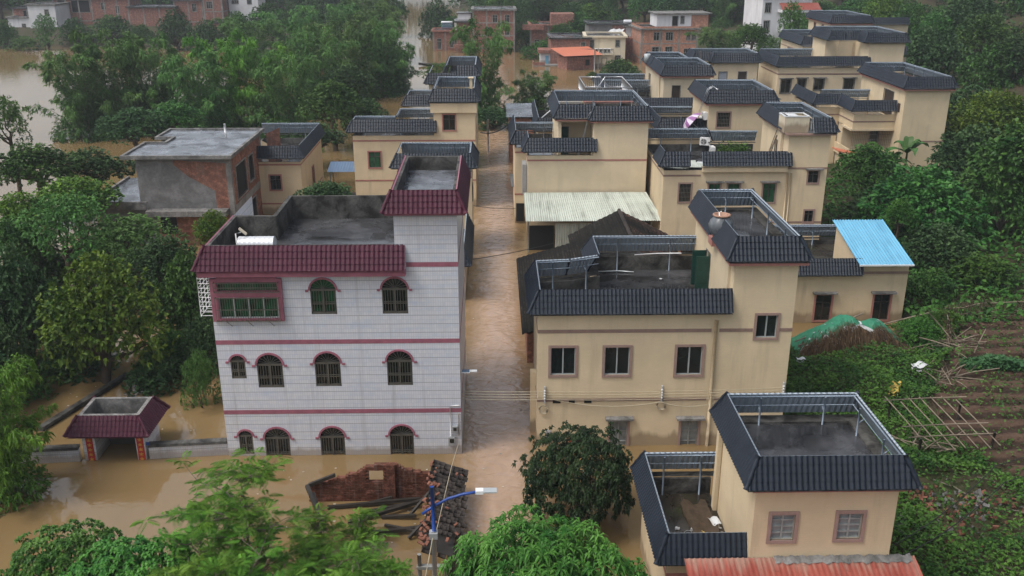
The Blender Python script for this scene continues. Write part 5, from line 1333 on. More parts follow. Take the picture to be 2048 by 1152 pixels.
for (a, b, r), lb in zip(beams, blab):
    d = Vector(b) - Vector(a); m = MB(); ref = d.cross(Vector((0, 0, 1))).normalized() * r; up_ = ref.cross(d).normalized() * r
    A, B = Vector((0, 0, 0)), d; c = [A - ref - up_, A + ref - up_, A + ref + up_, A - ref + up_]; e = [q + d for q in c]
    for i in range(4): m.quad(c[i], c[(i + 1) % 4], e[(i + 1) % 4], e[i])
    m.poly(c); m.poly(list(reversed(e)))
    o = m.build('fallen_beam', 'timber'); o.location = a; tag(o, 'wet ' + lb, 'timber beam', 'fallen roof timbers in the ruin')

# ------------------------------------------------------------------ lamps, poles, wires
def street_lamp():
    t = thing('street_lamp', 'blue curved-arm street lamp on a grey concrete pole beside the ruin', 'street lamp', (-2.08, 27.0, -.9))
    m = MB(); m.tube([(0, 0, -1.5), (0, 0, 4.35)], .085, 10); m.build('pole', 'galv', t)
    m = MB(); m.tube([(0.02, 0, 4.3), (0, 0, 6.05)], .068, 10); m.tube([(-.35, .0, 5.02), (.05, .03, 5.3), (.5, .05, 5.55), (1.0, .05, 5.72), (1.45, .05, 5.80)], .05, 8); m.build('arm', 'bluepaint', t)
    m = MB(); m.box(1.42, 1.68, -.06, .16, 5.77, 5.89); o = m.build('lamp_head', 'white', t)
    m = MB(); m.box(1.682, 2.12, -.09, .19, 5.83, 5.87); m.build('solar_panel', 'alu', o)
    m = MB(); m.box(-.14, .14, -.15, .13, 4.10, 4.32); m.build('clamp', 'plastic_grey', t)
street_lamp()
def lane_lamp():
    t = thing('wall_lamp', 'small solar wall lamp projecting over the lane from the tiled house', 'wall lamp', (-1.5, 38.4, 3.9))
    m = MB(); m.tube([(0, 0, 0), (.35, -.1, .12)], .03, 6); m.build('bracket', 'plastic_grey', t)
    m = MB(); m.box(.05, .38, -.32, -.05, .13, .16); o = m.build('solar_panel', 'solar', t)
    m = MB(); m.box(.03, .40, -.34, -.03, .115, .128); m.build('panel_frame', 'white', o)
    m = MB(); m.box(.40, .72, -.22, -.06, .10, .15); m.build('lamp_head', 'white', t)
lane_lamp()
def pole(name, label, x, y, h, r=.09, mat='galv', cat='pole'):
    t = MB(); t.tube([(0, 0, -2), (0, 0, h)], r, 8); o = t.build(name, mat); o.location = (x, y, 0); return tag(o, label, cat)
pole('utility_pole', 'thin pale pole standing in the water left of the bamboo lane end', -.55, 103, 3.6, .10)
pole('utility_pole', 'slender grey pole rising from the flood in front of the pale far house', 17.4, 165, 4.4, .10)
pole('utility_pole', 'distant white post in the far channel', -22.5, 262, 2.2, .15)
def wire(label, pts, r=.012, sag=.2, mat='cable', name='cable', n=9):
    m = MB(); o0 = Vector(pts[0])
    for a, b in zip(pts, pts[1:]):
        a, b = Vector(a) - o0, Vector(b) - o0
        m.tube([a.lerp(b, i / n) - Vector((0, 0, sag * 4 * (i / n) * (1 - i / n))) for i in range(n + 1)], r, 4, False)
    o = m.build(name, mat); o.location = o0; return tag(o, label, 'cable')
for i, (dz, lb) in enumerate(((0, 'topmost'), (-.13, 'second'), (-.26, 'third'), (-.40, 'lowest'))):
    wire(f'{lb} of the four wires strung across the lane along the beige house', [(-1.5, 38.5, 2.92 + dz), (2.2, 38.48, 2.86 + dz), (7.55, 38.45, 2.84 + dz), (13.1, 38.45, 2.98 + dz)], .014, .03, 'palecable')
wire('loose looping cable sagging below the wires on the beige house', [(2.6, 38.5, 2.45), (7.5, 38.45, 2.3), (10.4, 38.5, 2.35)], .018, .28, 'palecable')
wire('single black cable crossing the lane to the old tile house', [(-1.5, 62.0, 1.3), (4.4, 66, 1.2)], .025, .1)
wire('black cable crossing the lane near the blank-walled house', [(-1.6, 72.0, 2.4), (1.8, 74, 1.6)], .02, .1)
wire('bundle of sagging cables from the bamboo to the brick shed', [(-1.4, 104, 2.0), (1.9, 98, 4.2)], .06, .5)
wire('black cable sweeping down over the rubble at the right', [(13.4, 27.0, 2.6), (19.2, 31.5, 3.0), (24, 33, 4.5)], .022, .35)
wire('second black cable below the sweeping one at the right', [(13.4, 26.6, 2.4), (19.4, 31.0, 2.6), (24, 32.5, 4.2)], .022, .4)
wire('thin pale guy wire rising beside the street lamp arm', [(-2.0, 26.9, 3.4), (-1.75, 33.2, 2.2), (-1.6, 36.6, 1.3)], .014, .0, 'palecable')
wire('guy wire running down from the lamp pole clamp', [(-2.1, 26.8, 3.3), (-2.6, 24.6, 1.2)], .016, .0, 'palecable')
def insulator(label, x, z):
    t = thing('wire_bracket', label, 'wire bracket', (x, 38.58, z)); m = MB(); m.box(-.03, .03, -.12, -.0, -.5, .3)
    m.build('bracket_bar', 'galv', t)
    m = MB()
    for k in range(4): m.lathe([(0.001, -.05), (.05, -.03), (.04, .0), (.05, .03), (.001, .05)], (0, -.12, .12 - k * .13), 8)
    m.build('insulator', 'white', t)
insulator('wire bracket with white insulators near the lane corner of the beige house', 2.25, 2.78)
insulator('wire bracket with white insulators at the middle of the beige house wall', 7.55, 2.78)
insulator('wire bracket with white insulators at the right end of the beige house wall', 13.05, 2.9)
def coil(label, x, z):
    m = MB()
    for k in range(4): m.tube([((.16 + .02 * k) * math.cos(a / 12 * 6.283), -.05 - .015 * k, (.17 + .02 * k) * math.sin(a / 12 * 6.283)) for a in range(13)], .012, 4, False)
    o = m.build('cable_coil', 'palecable'); o.location = (x, 38.58, z); tag(o, label, 'cable coil')
coil('loop of pale cable hanging below the middle wire bracket', 7.55, 2.1); coil('tangle of cable below the corner wire bracket', 2.2, 1.95)

# ------------------------------------------------------------------ things on the roofs
def steel_tank(label, x, y, z, L_=1.7, r=.36, rz=0.0, tilt=False):
    t = thing('water_tank', label, 'water tank', (x, y, z), rz)
    prof = [(.001, -L_ / 2), (r * .7, -L_ / 2 + .01), (r, -L_ / 2 + .08)]
    k = 8
    for i in range(k): u = -L_ / 2 + .1 + (L_ - .2) * i / (k - 1); prof += [(r, u), (r * 1.018, u + .03), (r, u + .06)]
    prof += [(r, L_ / 2 - .08), (r * .7, L_ / 2 - .01), (.001, L_ / 2)]
    m = MB(); m.lathe(prof, (0, 0, r + .12), 22, 'X'); m.build('tank_body', 'stainless', t)
    m = MB()
    for u in (-L_ * .3, L_ * .3): m.box(u - .06, u + .06, -r * .8, r * .8, 0, .2)
    m.build('tank_stand', 'olddark', t)
    return t
t = steel_tank('ribbed steel water tank lying on the white house roof beside its left parapet', -10.5, 40.4, 8.8)
m = MB(); m.tube([(-.8, -.25, 0), (-.82, -.25, 1.05), (-.6, -.2, 1.1)], .03, 6); m.build('white_pipe', 'white', t)
m = MB(); m.box(-.72, -.42, -.1, .15, .95, 1.0, fn=lambda x, y, z: (x, y, z + (x + .57) * -.9 + .1)); m.build('panel', 'cream', t)
def clay_jar():
    t = thing('clay_jar', 'big grey glazed clay jar with a brown rim set in the tower eave gap', 'jar', (10.40, 41.6, 9.12))
    m = MB(); m.lathe([(.001, 0), (.30, 0), (.44, .18), (.54, .42), (.56, .60), (.50, .80), (.36, .94), (.33, 1.0)], n=24); m.build('jar_body', 'clay', t)
    m = MB(); m.lathe([(.33, 1.0), (.40, 1.02), (.41, 1.08), (.34, 1.1), (.30, 1.06), (.28, .98), (.001, .9)], n=24); m.build('jar_rim', 'clayrim', t)
    m = MB(); m.tube([(-.1, 0, 1.0), (-.12, 0, 1.18), (-.02, 0, 1.22)], .03, 6); m.build('jar_tap', 'white', t)
    m = MB(); m.box(-.45, .45, -.35, .35, -.35, -.003); m.build('jar_plinth', 'pinkband', t)
clay_jar()
def water_box():
    t = thing('water_box', 'square cement water box on the tower of the cluttered roof house', 'water tank', (20.75, 67.05, 8.97))
    m = MB(); m.box(0, 1.75, 0, 1.5, 0, 1.15, skip='T'); m.box(.1, 1.65, .1, 1.4, .9, 1.0); m.build('box_wall', 'cream', t)
    m = MB(); sweep(m, [(0, 0), (1.75, 0), (1.75, 1.5), (0, 1.5)], True, [(-.1, 1.151), (-.1, 1.2), (.03, 1.2), (.03, 1.13)], loop=False); m.box(.3, 1.0, .2, 1.2, 1.16, 1.19); m.build('box_lid', 'tarp_white', t)
water_box()
def aircon(label, x, y, z, rz=0.0):
    t = thing('air_conditioner', label, 'air conditioner', (x, y, z), rz)
    m = MB(); m.box(-.42, .42, -.16, .16, 0, .6); m.build('casing', 'white', t)
    m = MB(); m.lathe([(.001, .0), (.23, .0), (.24, -.01)], (0, 0, 0), 18, 'Y'); o = m.build('fan_grille', 'olddark', t); o.location = (-.1, -.165, .3)
    m = MB()
    for r_ in (.08, .15, .22): m.tube([(r_ * math.cos(a / 14 * 6.283), -.012, r_ * math.sin(a / 14 * 6.283)) for a in range(15)], .008, 4, False)
    m.tube([(-.23, -.012, 0), (.23, -.012, 0)], .008, 4); m.tube([(0, -.012, -.23), (0, -.012, .23)], .008, 4); m.build('fan_guard', 'white', o)
    m = MB(); m.box(-.38, -.32, -.3, .16, -.06, -.005); m.box(.32, .38, -.3, .16, -.06, -.005); m.build('bracket', 'olddark', t)
aircon('air conditioner facing the camera on the low roof of the blank-walled house', 3.3, 74.2, 6.2)
aircon('air conditioner beside the porch column of the blank-walled house', 4.8, 74.4, 6.2, R(60))
aircon('upper air conditioner on the left wall of the grilled-window tower', 18.02, 80.6, 7.55, R(-90))
aircon('lower air conditioner on the left wall of the grilled-window tower', 18.02, 81.6, 7.0, R(-90))
aircon('air conditioner on the parapet corner of the cluttered wet roof', 17.15, 75.9, 6.3, R(-20))
aircon('second air conditioner standing lower at the cluttered roof corner', 17.55, 74.9, 5.8, R(-90))
def umbrella(label, x, y, z, rz, tilt, R_=1.05):
    t = thing('parasol', label, 'parasol', (x, y, z), rz); t.rotation_euler = (0, tilt, rz)
    a, b = MB(), MB()
    for i in range(16):
        mb = a if i % 2 == 0 else b; p, q = 2 * math.pi * i / 16, 2 * math.pi * (i + 1) / 16
        sc_ = lambda an: 1.0 - .08 * abs(math.sin(an * 4))
        mb.poly([(0, 0, .62), (R_ * .6 * math.cos(p), R_ * .6 * math.sin(p), .42), (R_ * .6 * math.cos(q), R_ * .6 * math.sin(q), .42)])
        mb.quad((R_ * .6 * math.cos(p), R_ * .6 * math.sin(p), .42), (R_ * sc_(p) * math.cos(p), R_ * sc_(p) * math.sin(p), 0), (R_ * sc_(q) * math.cos(q), R_ * sc_(q) * math.sin(q), 0), (R_ * .6 * math.cos(q), R_ * .6 * math.sin(q), .42))
    o = a.build('canopy', 'umbrella', t); b.build('canopy_stripes', 'umbrella_purple', o)
    m = MB(); m.tube([(0, 0, -.9), (0, 0, .7)], .02, 6); m.build('pole', 'alu', t)
umbrella('purple striped parasol lying against the door of the water-box tower', 20.45, 68.0, 6.45, R(20), R(48), 1.15)
umbrella('purple striped parasol hung on the roof ladder of the grilled-window house', 16.9, 80.2, 7.3, R(160), R(52), 1.15)
def poles_bundle():
    t = thing('pole_bundle', 'brown poles leaning by the tower doorway beside the striped parasol', 'poles', (20.4, 69.2, 5.76)); rr = random.Random(4)
    for i in range(6):
        m = MB(); m.tube([(-.5 + rr.uniform(0, .5), rr.uniform(-.4, .4), 0), (.5 + rr.uniform(-.1, .1), rr.uniform(-.2, .2), 2.5 + rr.uniform(0, .6))], .035, 5); m.build('pole', 'bamboo_pole', t)
poles_bundle()
def leaf_tri(mb, rr, p, n, size, wid, tint, bend=.25):
    """one leaf, base at p pointing along n, as a folded strip of two quads"""
    n = n.normalized(); side = n.cross(Vector((0, 0, 1)))
    if side.length < .05: side = Vector((1, 0, 0))
    side.normalize(); side = (Matrix.Rotation(rr.uniform(-.9, .9), 3, n) @ side) * wid
    m_ = p + n * size * .5; e = p + n * size - Vector((0, 0, size * bend))
    i = len(mb.v); mb.v += [tuple(p), tuple(m_ + side), tuple(e), tuple(m_ - side)]
    mb.f.append((i, i + 1, i + 2, i + 3)); mb.sm.append(False); mb.t.append(tint)
def pot_plant(label, x, y, z, s, seed):
    t = thing('potted_plant', label, 'potted plant', (x, y, z)); rr = random.Random(seed)
    m = MB(); m.lathe([(.001, 0), (.16, 0), (.22, .32), (.19, .32), (.17, .26), (.001, .26)], n=14); m.build('pot', 'clayrim', t)
    m = MB(); m.t = []
    for i in range(int(260 * s)):
        d = Vector((rr.gauss(0, 1), rr.gauss(0, 1), rr.random() * 1.2)).normalized(); p = Vector((0, 0, .35)) + d * rr.random() * .65 * s; leaf_tri(m, rr, p, d, .24, .06, rr.random())
    m.build('foliage', L['weed'], t)
pot_plant('bushy potted plant against the parapet of the cluttered roof', 18.6, 74.3, 5.76, 1.3, 1); pot_plant('taller potted plant near the tower of the cluttered roof', 19.7, 74.2, 5.76, 1.1, 2)
def slab_thing(name, label, cat, mat, x, y, z, w, d, h, rz=0, wav=.03, seed=1):
    rr = random.Random(seed); m = MB(); nx, ny = 7, 5
    ph = [rr.uniform(0, 6) for _ in range(4)]
    f = lambda i, j: wav * (math.sin(i * 1.1 + ph[0]) + math.sin(j * 1.7 + ph[1]))
    ex = lambda i, j: .06 * w * math.sin(j * 2 + ph[2]); ey = lambda i, j: .06 * d * math.sin(i * 1.6 + ph[3])
    m.grid(lambda i, j: (-w / 2 + w * i / (nx - 1) + ex(i, j), -d / 2 + d * j / (ny - 1) + ey(i, j), h + f(i, j)), nx, ny, sm=True)
    m.grid(lambda i, j: (-w / 2 + w * i / (nx - 1) + ex(i, j), d / 2 - d * j / (ny - 1) + ey(i, ny - 1 - j), f(i, ny - 1 - j) * .3), nx, ny, sm=True)
    o = m.build(name, mat); o.location = (x, y, z); o.rotation_euler = (0, 0, rz); return tag(o, label, cat)
slab_thing('metal_sheet', 'white metal sheet lying on the left of the cluttered roof', 'sheet', 'whitesheet', 14.2, 70.6, 5.9, 3.0, 2.4, .06, .1, .012)
slab_thing('metal_sheet', 'smaller pale sheet beside the larger one on the cluttered roof', 'sheet', 'tarp_white', 16.3, 71.4, 5.8, 1.4, .8, .05, -.2, .015, 3)
slab_thing('plastic_bag', 'crumpled white plastic sacks near the middle of the cluttered roof', 'sack', 'tarp_white', 19.9, 72.0, 5.78, .9, .6, .32, .3, .06, 4)
slab_thing('wood_plank', 'short tan boards lying before the plant pots on the cluttered roof', 'board', 'bamboo_pole', 18.6, 72.2, 5.78, .9, .3, .08, .5, .01, 5)
slab_thing('plastic_basin', 'red basin by the parapet corner of the cluttered roof', 'basin', 'red', 17.9, 73.3, 5.78, .5, .4, .2, .2, .01, 6)
slab_thing('plastic_bag', 'white sack on the cluttered roof at the foot of the tower', 'sack', 'white', 19.8, 68.6, 5.78, .7, .4, .12, .2, .02, 7)
slab_thing('white_cloth', 'scrap of white cloth on the stepped roof of the tan house', 'cloth', 'tarp_white', -10.6, 81.4, 5.9, .9, .4, .6, .2, .02, 8)
slab_thing('roof_sheet', 'white sheet leaning inside the small low house roof', 'sheet', 'white', -16.9, 79.2, 4.1, .7, .5, .9, .2, .02, 9)
def bucket():
    t = thing('bucket', 'black bucket standing on the muddy low roof of the nearest house', 'bucket', (6.6, 27.6, 2.46))
    m = MB(); m.lathe([(.001, .0), (.17, 0), (.13, .36), (.11, .36), (.10, .30), (.001, .29)], n=16); m.build('pail', 'blackrubber', t)
    m = MB(); m.tube([(.13 * math.cos(a), .0, .36 + .12 * math.sin(a)) for a in [i * math.pi / 8 for i in range(9)]], .01, 5); m.build('handle', 'plastic_grey', t)
bucket()
slab_thing('shoe', 'small dark shoe beside the black bucket', 'shoe', 'blackrubber', 6.75, 27.05, 2.46, .22, .12, .08, .4, .01, 10)
slab_thing('sack', 'crumpled grey sack against the tower wall on the muddy low roof', 'sack', 'tarp_white', 7.75, 28.6, 2.47, .35, .5, .18, .2, .04, 11)
slab_thing('cement_slab', 'grey cracked slab leaning at the tower foot on the low roof', 'slab', 'parapet_pale', 7.85, 27.5, 2.47, .35, .95, .12, .1, .02, 12)
slab_thing('wet_mat', 'pale wet board patch near the bucket on the low roof', 'board', 'render', 6.9, 26.9, 2.455, .9, 1.3, .03, .1, .004, 13)
slab_thing('mud_patch', 'brown mud bank piled along the tower foot on the low roof', 'mud', flat('roof_mud', (.062, .042, .026), .7, 0, .4, 5, .3, .6), 7.3, 28.3, 2.45, .95, 3.4, .10, 0, .03, 14)
rr = random.Random(9)
for i, lb in enumerate(('white scrap left of the bucket', 'pale scrap behind the bucket', 'yellow scrap in the mud right of the bucket', 'white scrap in front of the bucket', 'grey scrap near the low roof corner')):
    slab_thing('litter_scrap', lb + ' on the low roof', 'litter', 'tarp_white' if i != 2 else 'yellowcloth', (6.4, 6.9, 7.2, 6.6, 6.0)[i], (28.4, 28.3, 28.0, 27.2, 26.8)[i], 2.46 + (.06 if i == 2 else 0), .16, .12, .05, i, .02, 20 + i)
for i, (x, y, z, lb) in enumerate(((9.6, 27.6, 5.76, 'white scrap in the middle of the nearest tower roof'), (10.1, 26.8, 5.76, 'small white scrap left of centre on the nearest tower roof'), (8.4, 45.0, 5.86, 'white scrap on the big wet roof beside the door wall'), (5.5, 42.2, 5.86, 'pale scrap at the parapet of the big wet roof'))):
    slab_thing('litter_scrap', lb, 'litter', 'tarp_white', x, y, z, .14, .1, .03, i, .01, 30 + i)
m = MB(); m.tube([(7.0 - 7.0, 0, .95), (1.2, .05, 1.0), (2.4, 0, 1.02)], .03, 6); o = m.build('loose_pipe', 'white'); o.location = (7.2, 46.1, 5.85); tag(o, 'long white pipe fixed along the back parapet of the big wet roof', 'pipe')
m = MB(); m.tube([(0, 0, 0), (1.2, .02, .03), (2.0, -.1, 0)], .03, 6); o = m.build('loose_pipe', 'alu'); o.location = (5.2, 46.1, 5.9); tag(o, 'short pale pipe on the floor at the back of the big wet roof', 'pipe')
def solar_heater(label, x, y, z):
    t = thing('solar_water_heater', label, 'water heater', (x, y, z))
    m = MB(); m.lathe([(.001, -1.2), (.22, -1.18), (.24, -1.1), (.24, 1.1), (.22, 1.18), (.001, 1.2)], (0, 1.3, 1.25), 16, 'X'); m.build('tank', 'stainless', t)
    m = MB()
    for i in range(16): u = -1.1 + i * .147; m.tube([(u, -.3, .15), (u, 1.15, 1.1)], .045, 6)
    m.build('glass_tubes', 'solar', t)
    m = MB()
    for u in (-1.1, 1.1): m.tube([(u, -.3, .1), (u, 1.3, 1.1), (u, 1.3, 0)], .03, 5)
    m.build('stand', 'steel', t)
solar_heater('solar water heater tank and tubes on the roof below the topmost house', 45.6, 122.3, 8.0)
steel_tank('small upright-looking steel drum beside the solar heater', 48.2, 122.6, 8.0, 1.2, .3, R(10))
steel_tank('bright steel drum on the white roof room among the brick houses', 26.6, 193, 6.1, 1.6, .4)
solar_heater('small solar heater on the square brick house roof', -9.6, 207, 4.1)
def tin_drum():
    m = MB(); m.lathe([(.001, 0), (.38, 0), (.38, .9), (.36, .92), (.001, .93)], n=16); o = m.build('tin_drum', 'alu'); o.location = (17.0, 106.3, 9.2); tag(o, 'upright tin drum on the bent navy eave of the doorway tower', 'drum')
tin_drum()
for i, x in enumerate((18.9, 19.7, 20.5, 21.2)):
    t = thing('washing_machine', ('leftmost', 'second', 'third', 'rightmost')[i] + ' of the round-fronted white machines on the far terrace', 'washing machine', (x, 176.9, 2.42), 0, 'white machines on the far terrace')
    m = MB(); m.box(-.3, .3, -.28, .28, 0, .8); m.build('casing', 'white', t); m = MB(); m.lathe([(.001, 0), (.2, 0), (.21, .01)], (0, -.285, .42), 12, 'Y'); m.build('drum_door', 'olddark', t)
def boat():
    m = MB(); n = 11
    def P(i, j):
        u = -1 + 2 * i / (n - 1); w = .75 * (1 - abs(u) ** 2.5); a = -1 + 2 * j / 6; return (u * 3.4, a * w, .42 * abs(a) ** 1.5 + .25 * abs(u) ** 3 - .05)
    m.grid(P, n, 7); o = m.build('wooden_boat', 'timber'); o.location = (-10.2, 178.0, .02); o.rotation_euler = (0, 0, R(-4)); tag(o, 'long dark wooden boat floating on the far brown water', 'boat')
boat()
def open_shed2():
    t = thing('open_shed', 'small blue-grey sheet roof on posts standing in water beside the tan house', 'shed', (-14.6, 82.5, 0))
    m = MB(); m.grid(lambda i, j: (i * .12, j * 1.1 - .4, 2.75 + .22 * j + .02 * (i % 2)), 24, 3, sm=False); m.build('sheet_roof', 'bluegreysheet', t)
    p = MB()
    for x, y in ((.2, 0), (2.5, 0), (.2, 1.6), (2.5, 1.6)): p.tube([(x, y, -2), (x, y, 2.8)], .05, 5)
    p.build('post', 'steel', t); b = MB(); b.lathe([(.9, -1), (.95, .4), (.85, .42), (.8, 0)], (1.5, .8, 0), 18); b.build('well_ring', 'frame_concrete', t)
open_shed2()
def tin_awning(label, x, y, z, w, d, mat):
    m = MB(); m.grid(lambda i, j: (i * w / 12, j * d / 2, z - 0 * j + .03 * (i % 2)), 13, 3, sm=False); m.grid(lambda i, j: (i * w / 12, d - j * d / 2, z - .04), 13, 3, sm=False); o = m.build('sheet_awning', mat); o.location = (x, y, 0); o.rotation_euler = (0, R(12), 0); tag(o, label, 'awning')
tin_awning('narrow tin awning over the lane at the blank-walled house', .95, 77.5, 2.6, .85, 4.5, 'greysheet')
tin_awning('bright orange-red sheet awning showing between the trees by the veranda house', 31.2, 86.2, 3.6, 2.4, 2.0, 'orangesheet')

# ------------------------------------------------------------------ the right bank: straw heap, fence, trellis, garden, rubble
def straw_heap():
    t = thing('straw_heap', 'heap of brown straw bundles half covered by a torn green tarpaulin', 'straw heap', (19.8, 48.4, .38)); rr = random.Random(2)
    def ht(u): return 2.0 * max(0, 1 - abs(u) ** 2.4) * (1 - .16 * math.exp(-((u - .12) / .12) ** 2)) + .03
    def surf(u, v):   # v 0 front foot, .45 front brow, 1 back foot
        h_ = ht(u); b = 1.0 + .12 * math.sin(u * 9)
        if v < .45: q = v / .45; return Vector((u * 3.15, -1.45 * b + .75 * q ** 1.6, h_ * (math.sin(q * 1.45) ** .8)))
        q = (v - .45) / .55; return Vector((u * 3.1, -1.45 * b + .75 + 2.0 * q, h_ * (1 + .06 * math.sin(q * 3.1) - q ** 2.4)))
    m = MB(); m.grid(lambda i, j: surf(-1 + 2 * i / 36, j / 16) + Vector((0, .08 * mnoise.noise((i * .5, j * .6, 4)), .08 * mnoise.noise((i * .4, j * .5, 1)))), 37, 17); m.build('heap', 'straw_dark', t)
    s = MB(); s.t = []
    for i in range(6200):
        u = rr.uniform(-1, 1); v = rr.uniform(.02, .56); p = surf(u, v) + Vector((0, -.03, .02))
        d = Vector((rr.gauss(0, .22) + u * .5, -.75, rr.gauss(-.55, .3))); leaf_tri(s, rr, p, d, rr.uniform(.25, .65), .014, rr.random() ** 1.5, .4)
    s.build('straw', L['dry'], t)
    c = thing('tarpaulin', 'torn green tarpaulin with white hem draped over the straw heap', 'tarpaulin', (19.8, 48.4, .38)); nu, nv = 46, 11
    def P(i, j):
        u = -1.0 + 2.0 * i / (nu - 1); e = .30 + .10 * math.sin(u * 6.5 + 1) + .05 * math.sin(u * 19) - (.12 if u > .55 else 0) - .10 * (u < -.6); q = j / (nv - 1); v = e + (.97 - e) * q
        return surf(u, v) + Vector((0, -.02, .09 + .035 * math.sin(i * .8 + j * 1.3) + .03 * mnoise.noise((i * .6, j * .8, 2))))
    m = MB(); m.grid(P, nu, nv, sm=False); m.build('green_sheet', 'tarp', c)
    h_ = MB(); h_.grid(lambda i, j: Vector(P(i, 0)) + Vector((0, -.02 - .05 * j, .01 - (.10 + .06 * abs(math.sin(i * .5))) * j)), nu, 3); h_.build('white_hem', 'tarp_white', c)
    h_ = MB(); h_.grid(lambda i, j: Vector(P(24, j)) + Vector((.12 * i - .06, 0, .02)), 2, nv); h_.build('white_seam', 'tarp_white', c)
    k = MB()   # worn white printing on the tarpaulin
    for i in range(20):
        a, b = rr.choice((4, 6, 8, 10, 12, 14, 30, 32, 34)), rr.choice((1, 2, 4)); q = Vector(P(a, b)); w_ = Vector(P(a + 1, b)) - q; v_ = Vector(P(a, b + 1)) - q
        f = rr.random() * .4; z = Vector((0, -.01, .02)); k.quad(q + w_ * f + z, q + w_ * (f + .8) + z, q + w_ * (f + .8) + v_ * .10 + z, q + w_ * f + v_ * .10 + z); k.quad(q + w_ * (f + .3) - v_ * .2 + z * 1.2, q + w_ * (f + .45) - v_ * .2 + z * 1.2, q + w_ * (f + .45) + v_ * .5 + z * 1.2, q + w_ * (f + .3) + v_ * .5 + z * 1.2)
    k.build('white_print', 'tarp_white', c)
    for (a, b, lb) in (((16.7, 47.6, 1.0), (25.4, 50.6, 1.75), 'long bamboo pole laid across the green tarpaulin'), ((16.6, 47.9, 1.1), (20.8, 49.4, 2.15), 'short pole weighing down the left of the green tarpaulin'), ((19.7, 48.0, 2.15), (21.4, 47.8, 1.5), 'stick on the right slope of the green tarpaulin')):
        m = MB(); m.tube([(0, 0, 0), tuple(Vector(b) - Vector(a))], .04, 6); o = m.build('bamboo_pole', 'bamboo_pole'); o.location = a; tag(o, lb, 'pole', 'poles on the straw heap')
straw_heap()
def gz(x, y): return ground(x, y)
def stick(mb, a, b, r): mb.tube([a, Vector(a).lerp(Vector(b), .5) + Vector((0, 0, .03)), b], r, 5)
def trellis():
    t = thing('bamboo_trellis', 'flat bamboo pole trellis at the edge of the garden plot', 'trellis', (18.0, 35.2, 0)); rr = random.Random(6)
    z = gz(18, 35) + 1.1
    for i in range(7):
        m = MB(); x = .0 + i * .52; stick(m, (x + .3, -.3 + rr.uniform(-.2, .3), z - .2), (x - .1, 3.4 + rr.uniform(-.5, .4), z + .25), .028); m.build('long_pole', 'bamboo_pole', t)
    for j, y in enumerate((.4, 1.2, 3.3)):
        m = MB(); stick(m, (-.3, y, z - .1 + y * .10), (3.6, y + .2, z - .05 + y * .10), .028); m.build('cross_pole', 'bamboo_pole', t)
    for (x, y) in ((0, 0), (3.4, .5), (.0, 3.3), (3.3, 3.4)):
        m = MB(); stick(m, (x, y, gz(18 + x, 35.2 + y) - .2), (x + .05, y, z + .1), .06); m.build('post', 'timber', t)
trellis()
def fence_line(label, pts, n, h):
    t = thing('brush_fence', label, 'fence', (*pts[0], 0)); rr = random.Random(len(label)); o = Vector((*pts[0], 0)); m = MB(); k = MB()
    tops = []
    for i in range(n + 1):
        f = i / n * (len(pts) - 1); a = int(min(f, len(pts) - 2)); q = Vector(pts[a]).lerp(Vector(pts[a + 1]), f - a); z = gz(q.x, q.y); p = Vector((q.x, q.y, z)) - o
        m.tube([p - Vector((0, 0, .2)), p + Vector((rr.uniform(-.1, .1), rr.uniform(-.1, .1), h + rr.uniform(-.25, .2)))], .022, 4); tops.append(p + Vector((0, 0, h * .85)))
    m.build('stakes', 'bamboo_pole', t)
    for s in (0, -.5): k.tube([p + Vector((0, 0, s + rr.uniform(-.08, .08))) for p in tops[::4]], .03, 5)
    k.build('rails', 'bamboo_pole', t)
    b = MB(); b.t = []
    for i in range(900):
        p = rr.choice(tops) + Vector((rr.gauss(0, .12), rr.gauss(0, .12), rr.uniform(-.8, .1))); leaf_tri(b, rr, p, Vector((rr.gauss(0, 1), rr.gauss(0, 1), rr.gauss(.3, .6))), rr.uniform(.2, .5), .012, rr.random())
    b.build('brushwood', L['dry'], t)
fence_line('leaning brushwood fence along the top of the garden plot', [(24.2, 46.0), (26.0, 50.5), (29, 51.2), (36, 50)], 60, 1.25)
def stick_pile(label, x, y, n, s, seed):
    t = thing('stick_pile', label, 'brushwood', (x, y, gz(x, y))); rr = random.Random(seed); m = MB()
    for i in range(n):
        a = Vector((rr.gauss(0, .5) * s, rr.gauss(0, .4) * s, rr.uniform(0, .5) * s)); d = Vector((rr.gauss(0, 1), rr.gauss(0, .6), rr.gauss(.25, .35))) * s
        m.tube([a, a + d * .5 + Vector((0, 0, .04)), a + d], .022 + rr.random() * .015, 4)
    m.build('sticks', 'bamboo_pole', t)
stick_pile('tangle of dry poles leaning at the fence corner by the garden', 24.6, 46.2, 34, 1.1, 1); stick_pile('heap of dead sticks below the fence corner', 22.6, 42.5, 30, .9, 2); stick_pile('dry sticks beneath the flat bamboo trellis', 19.0, 36.2, 26, .9, 3)
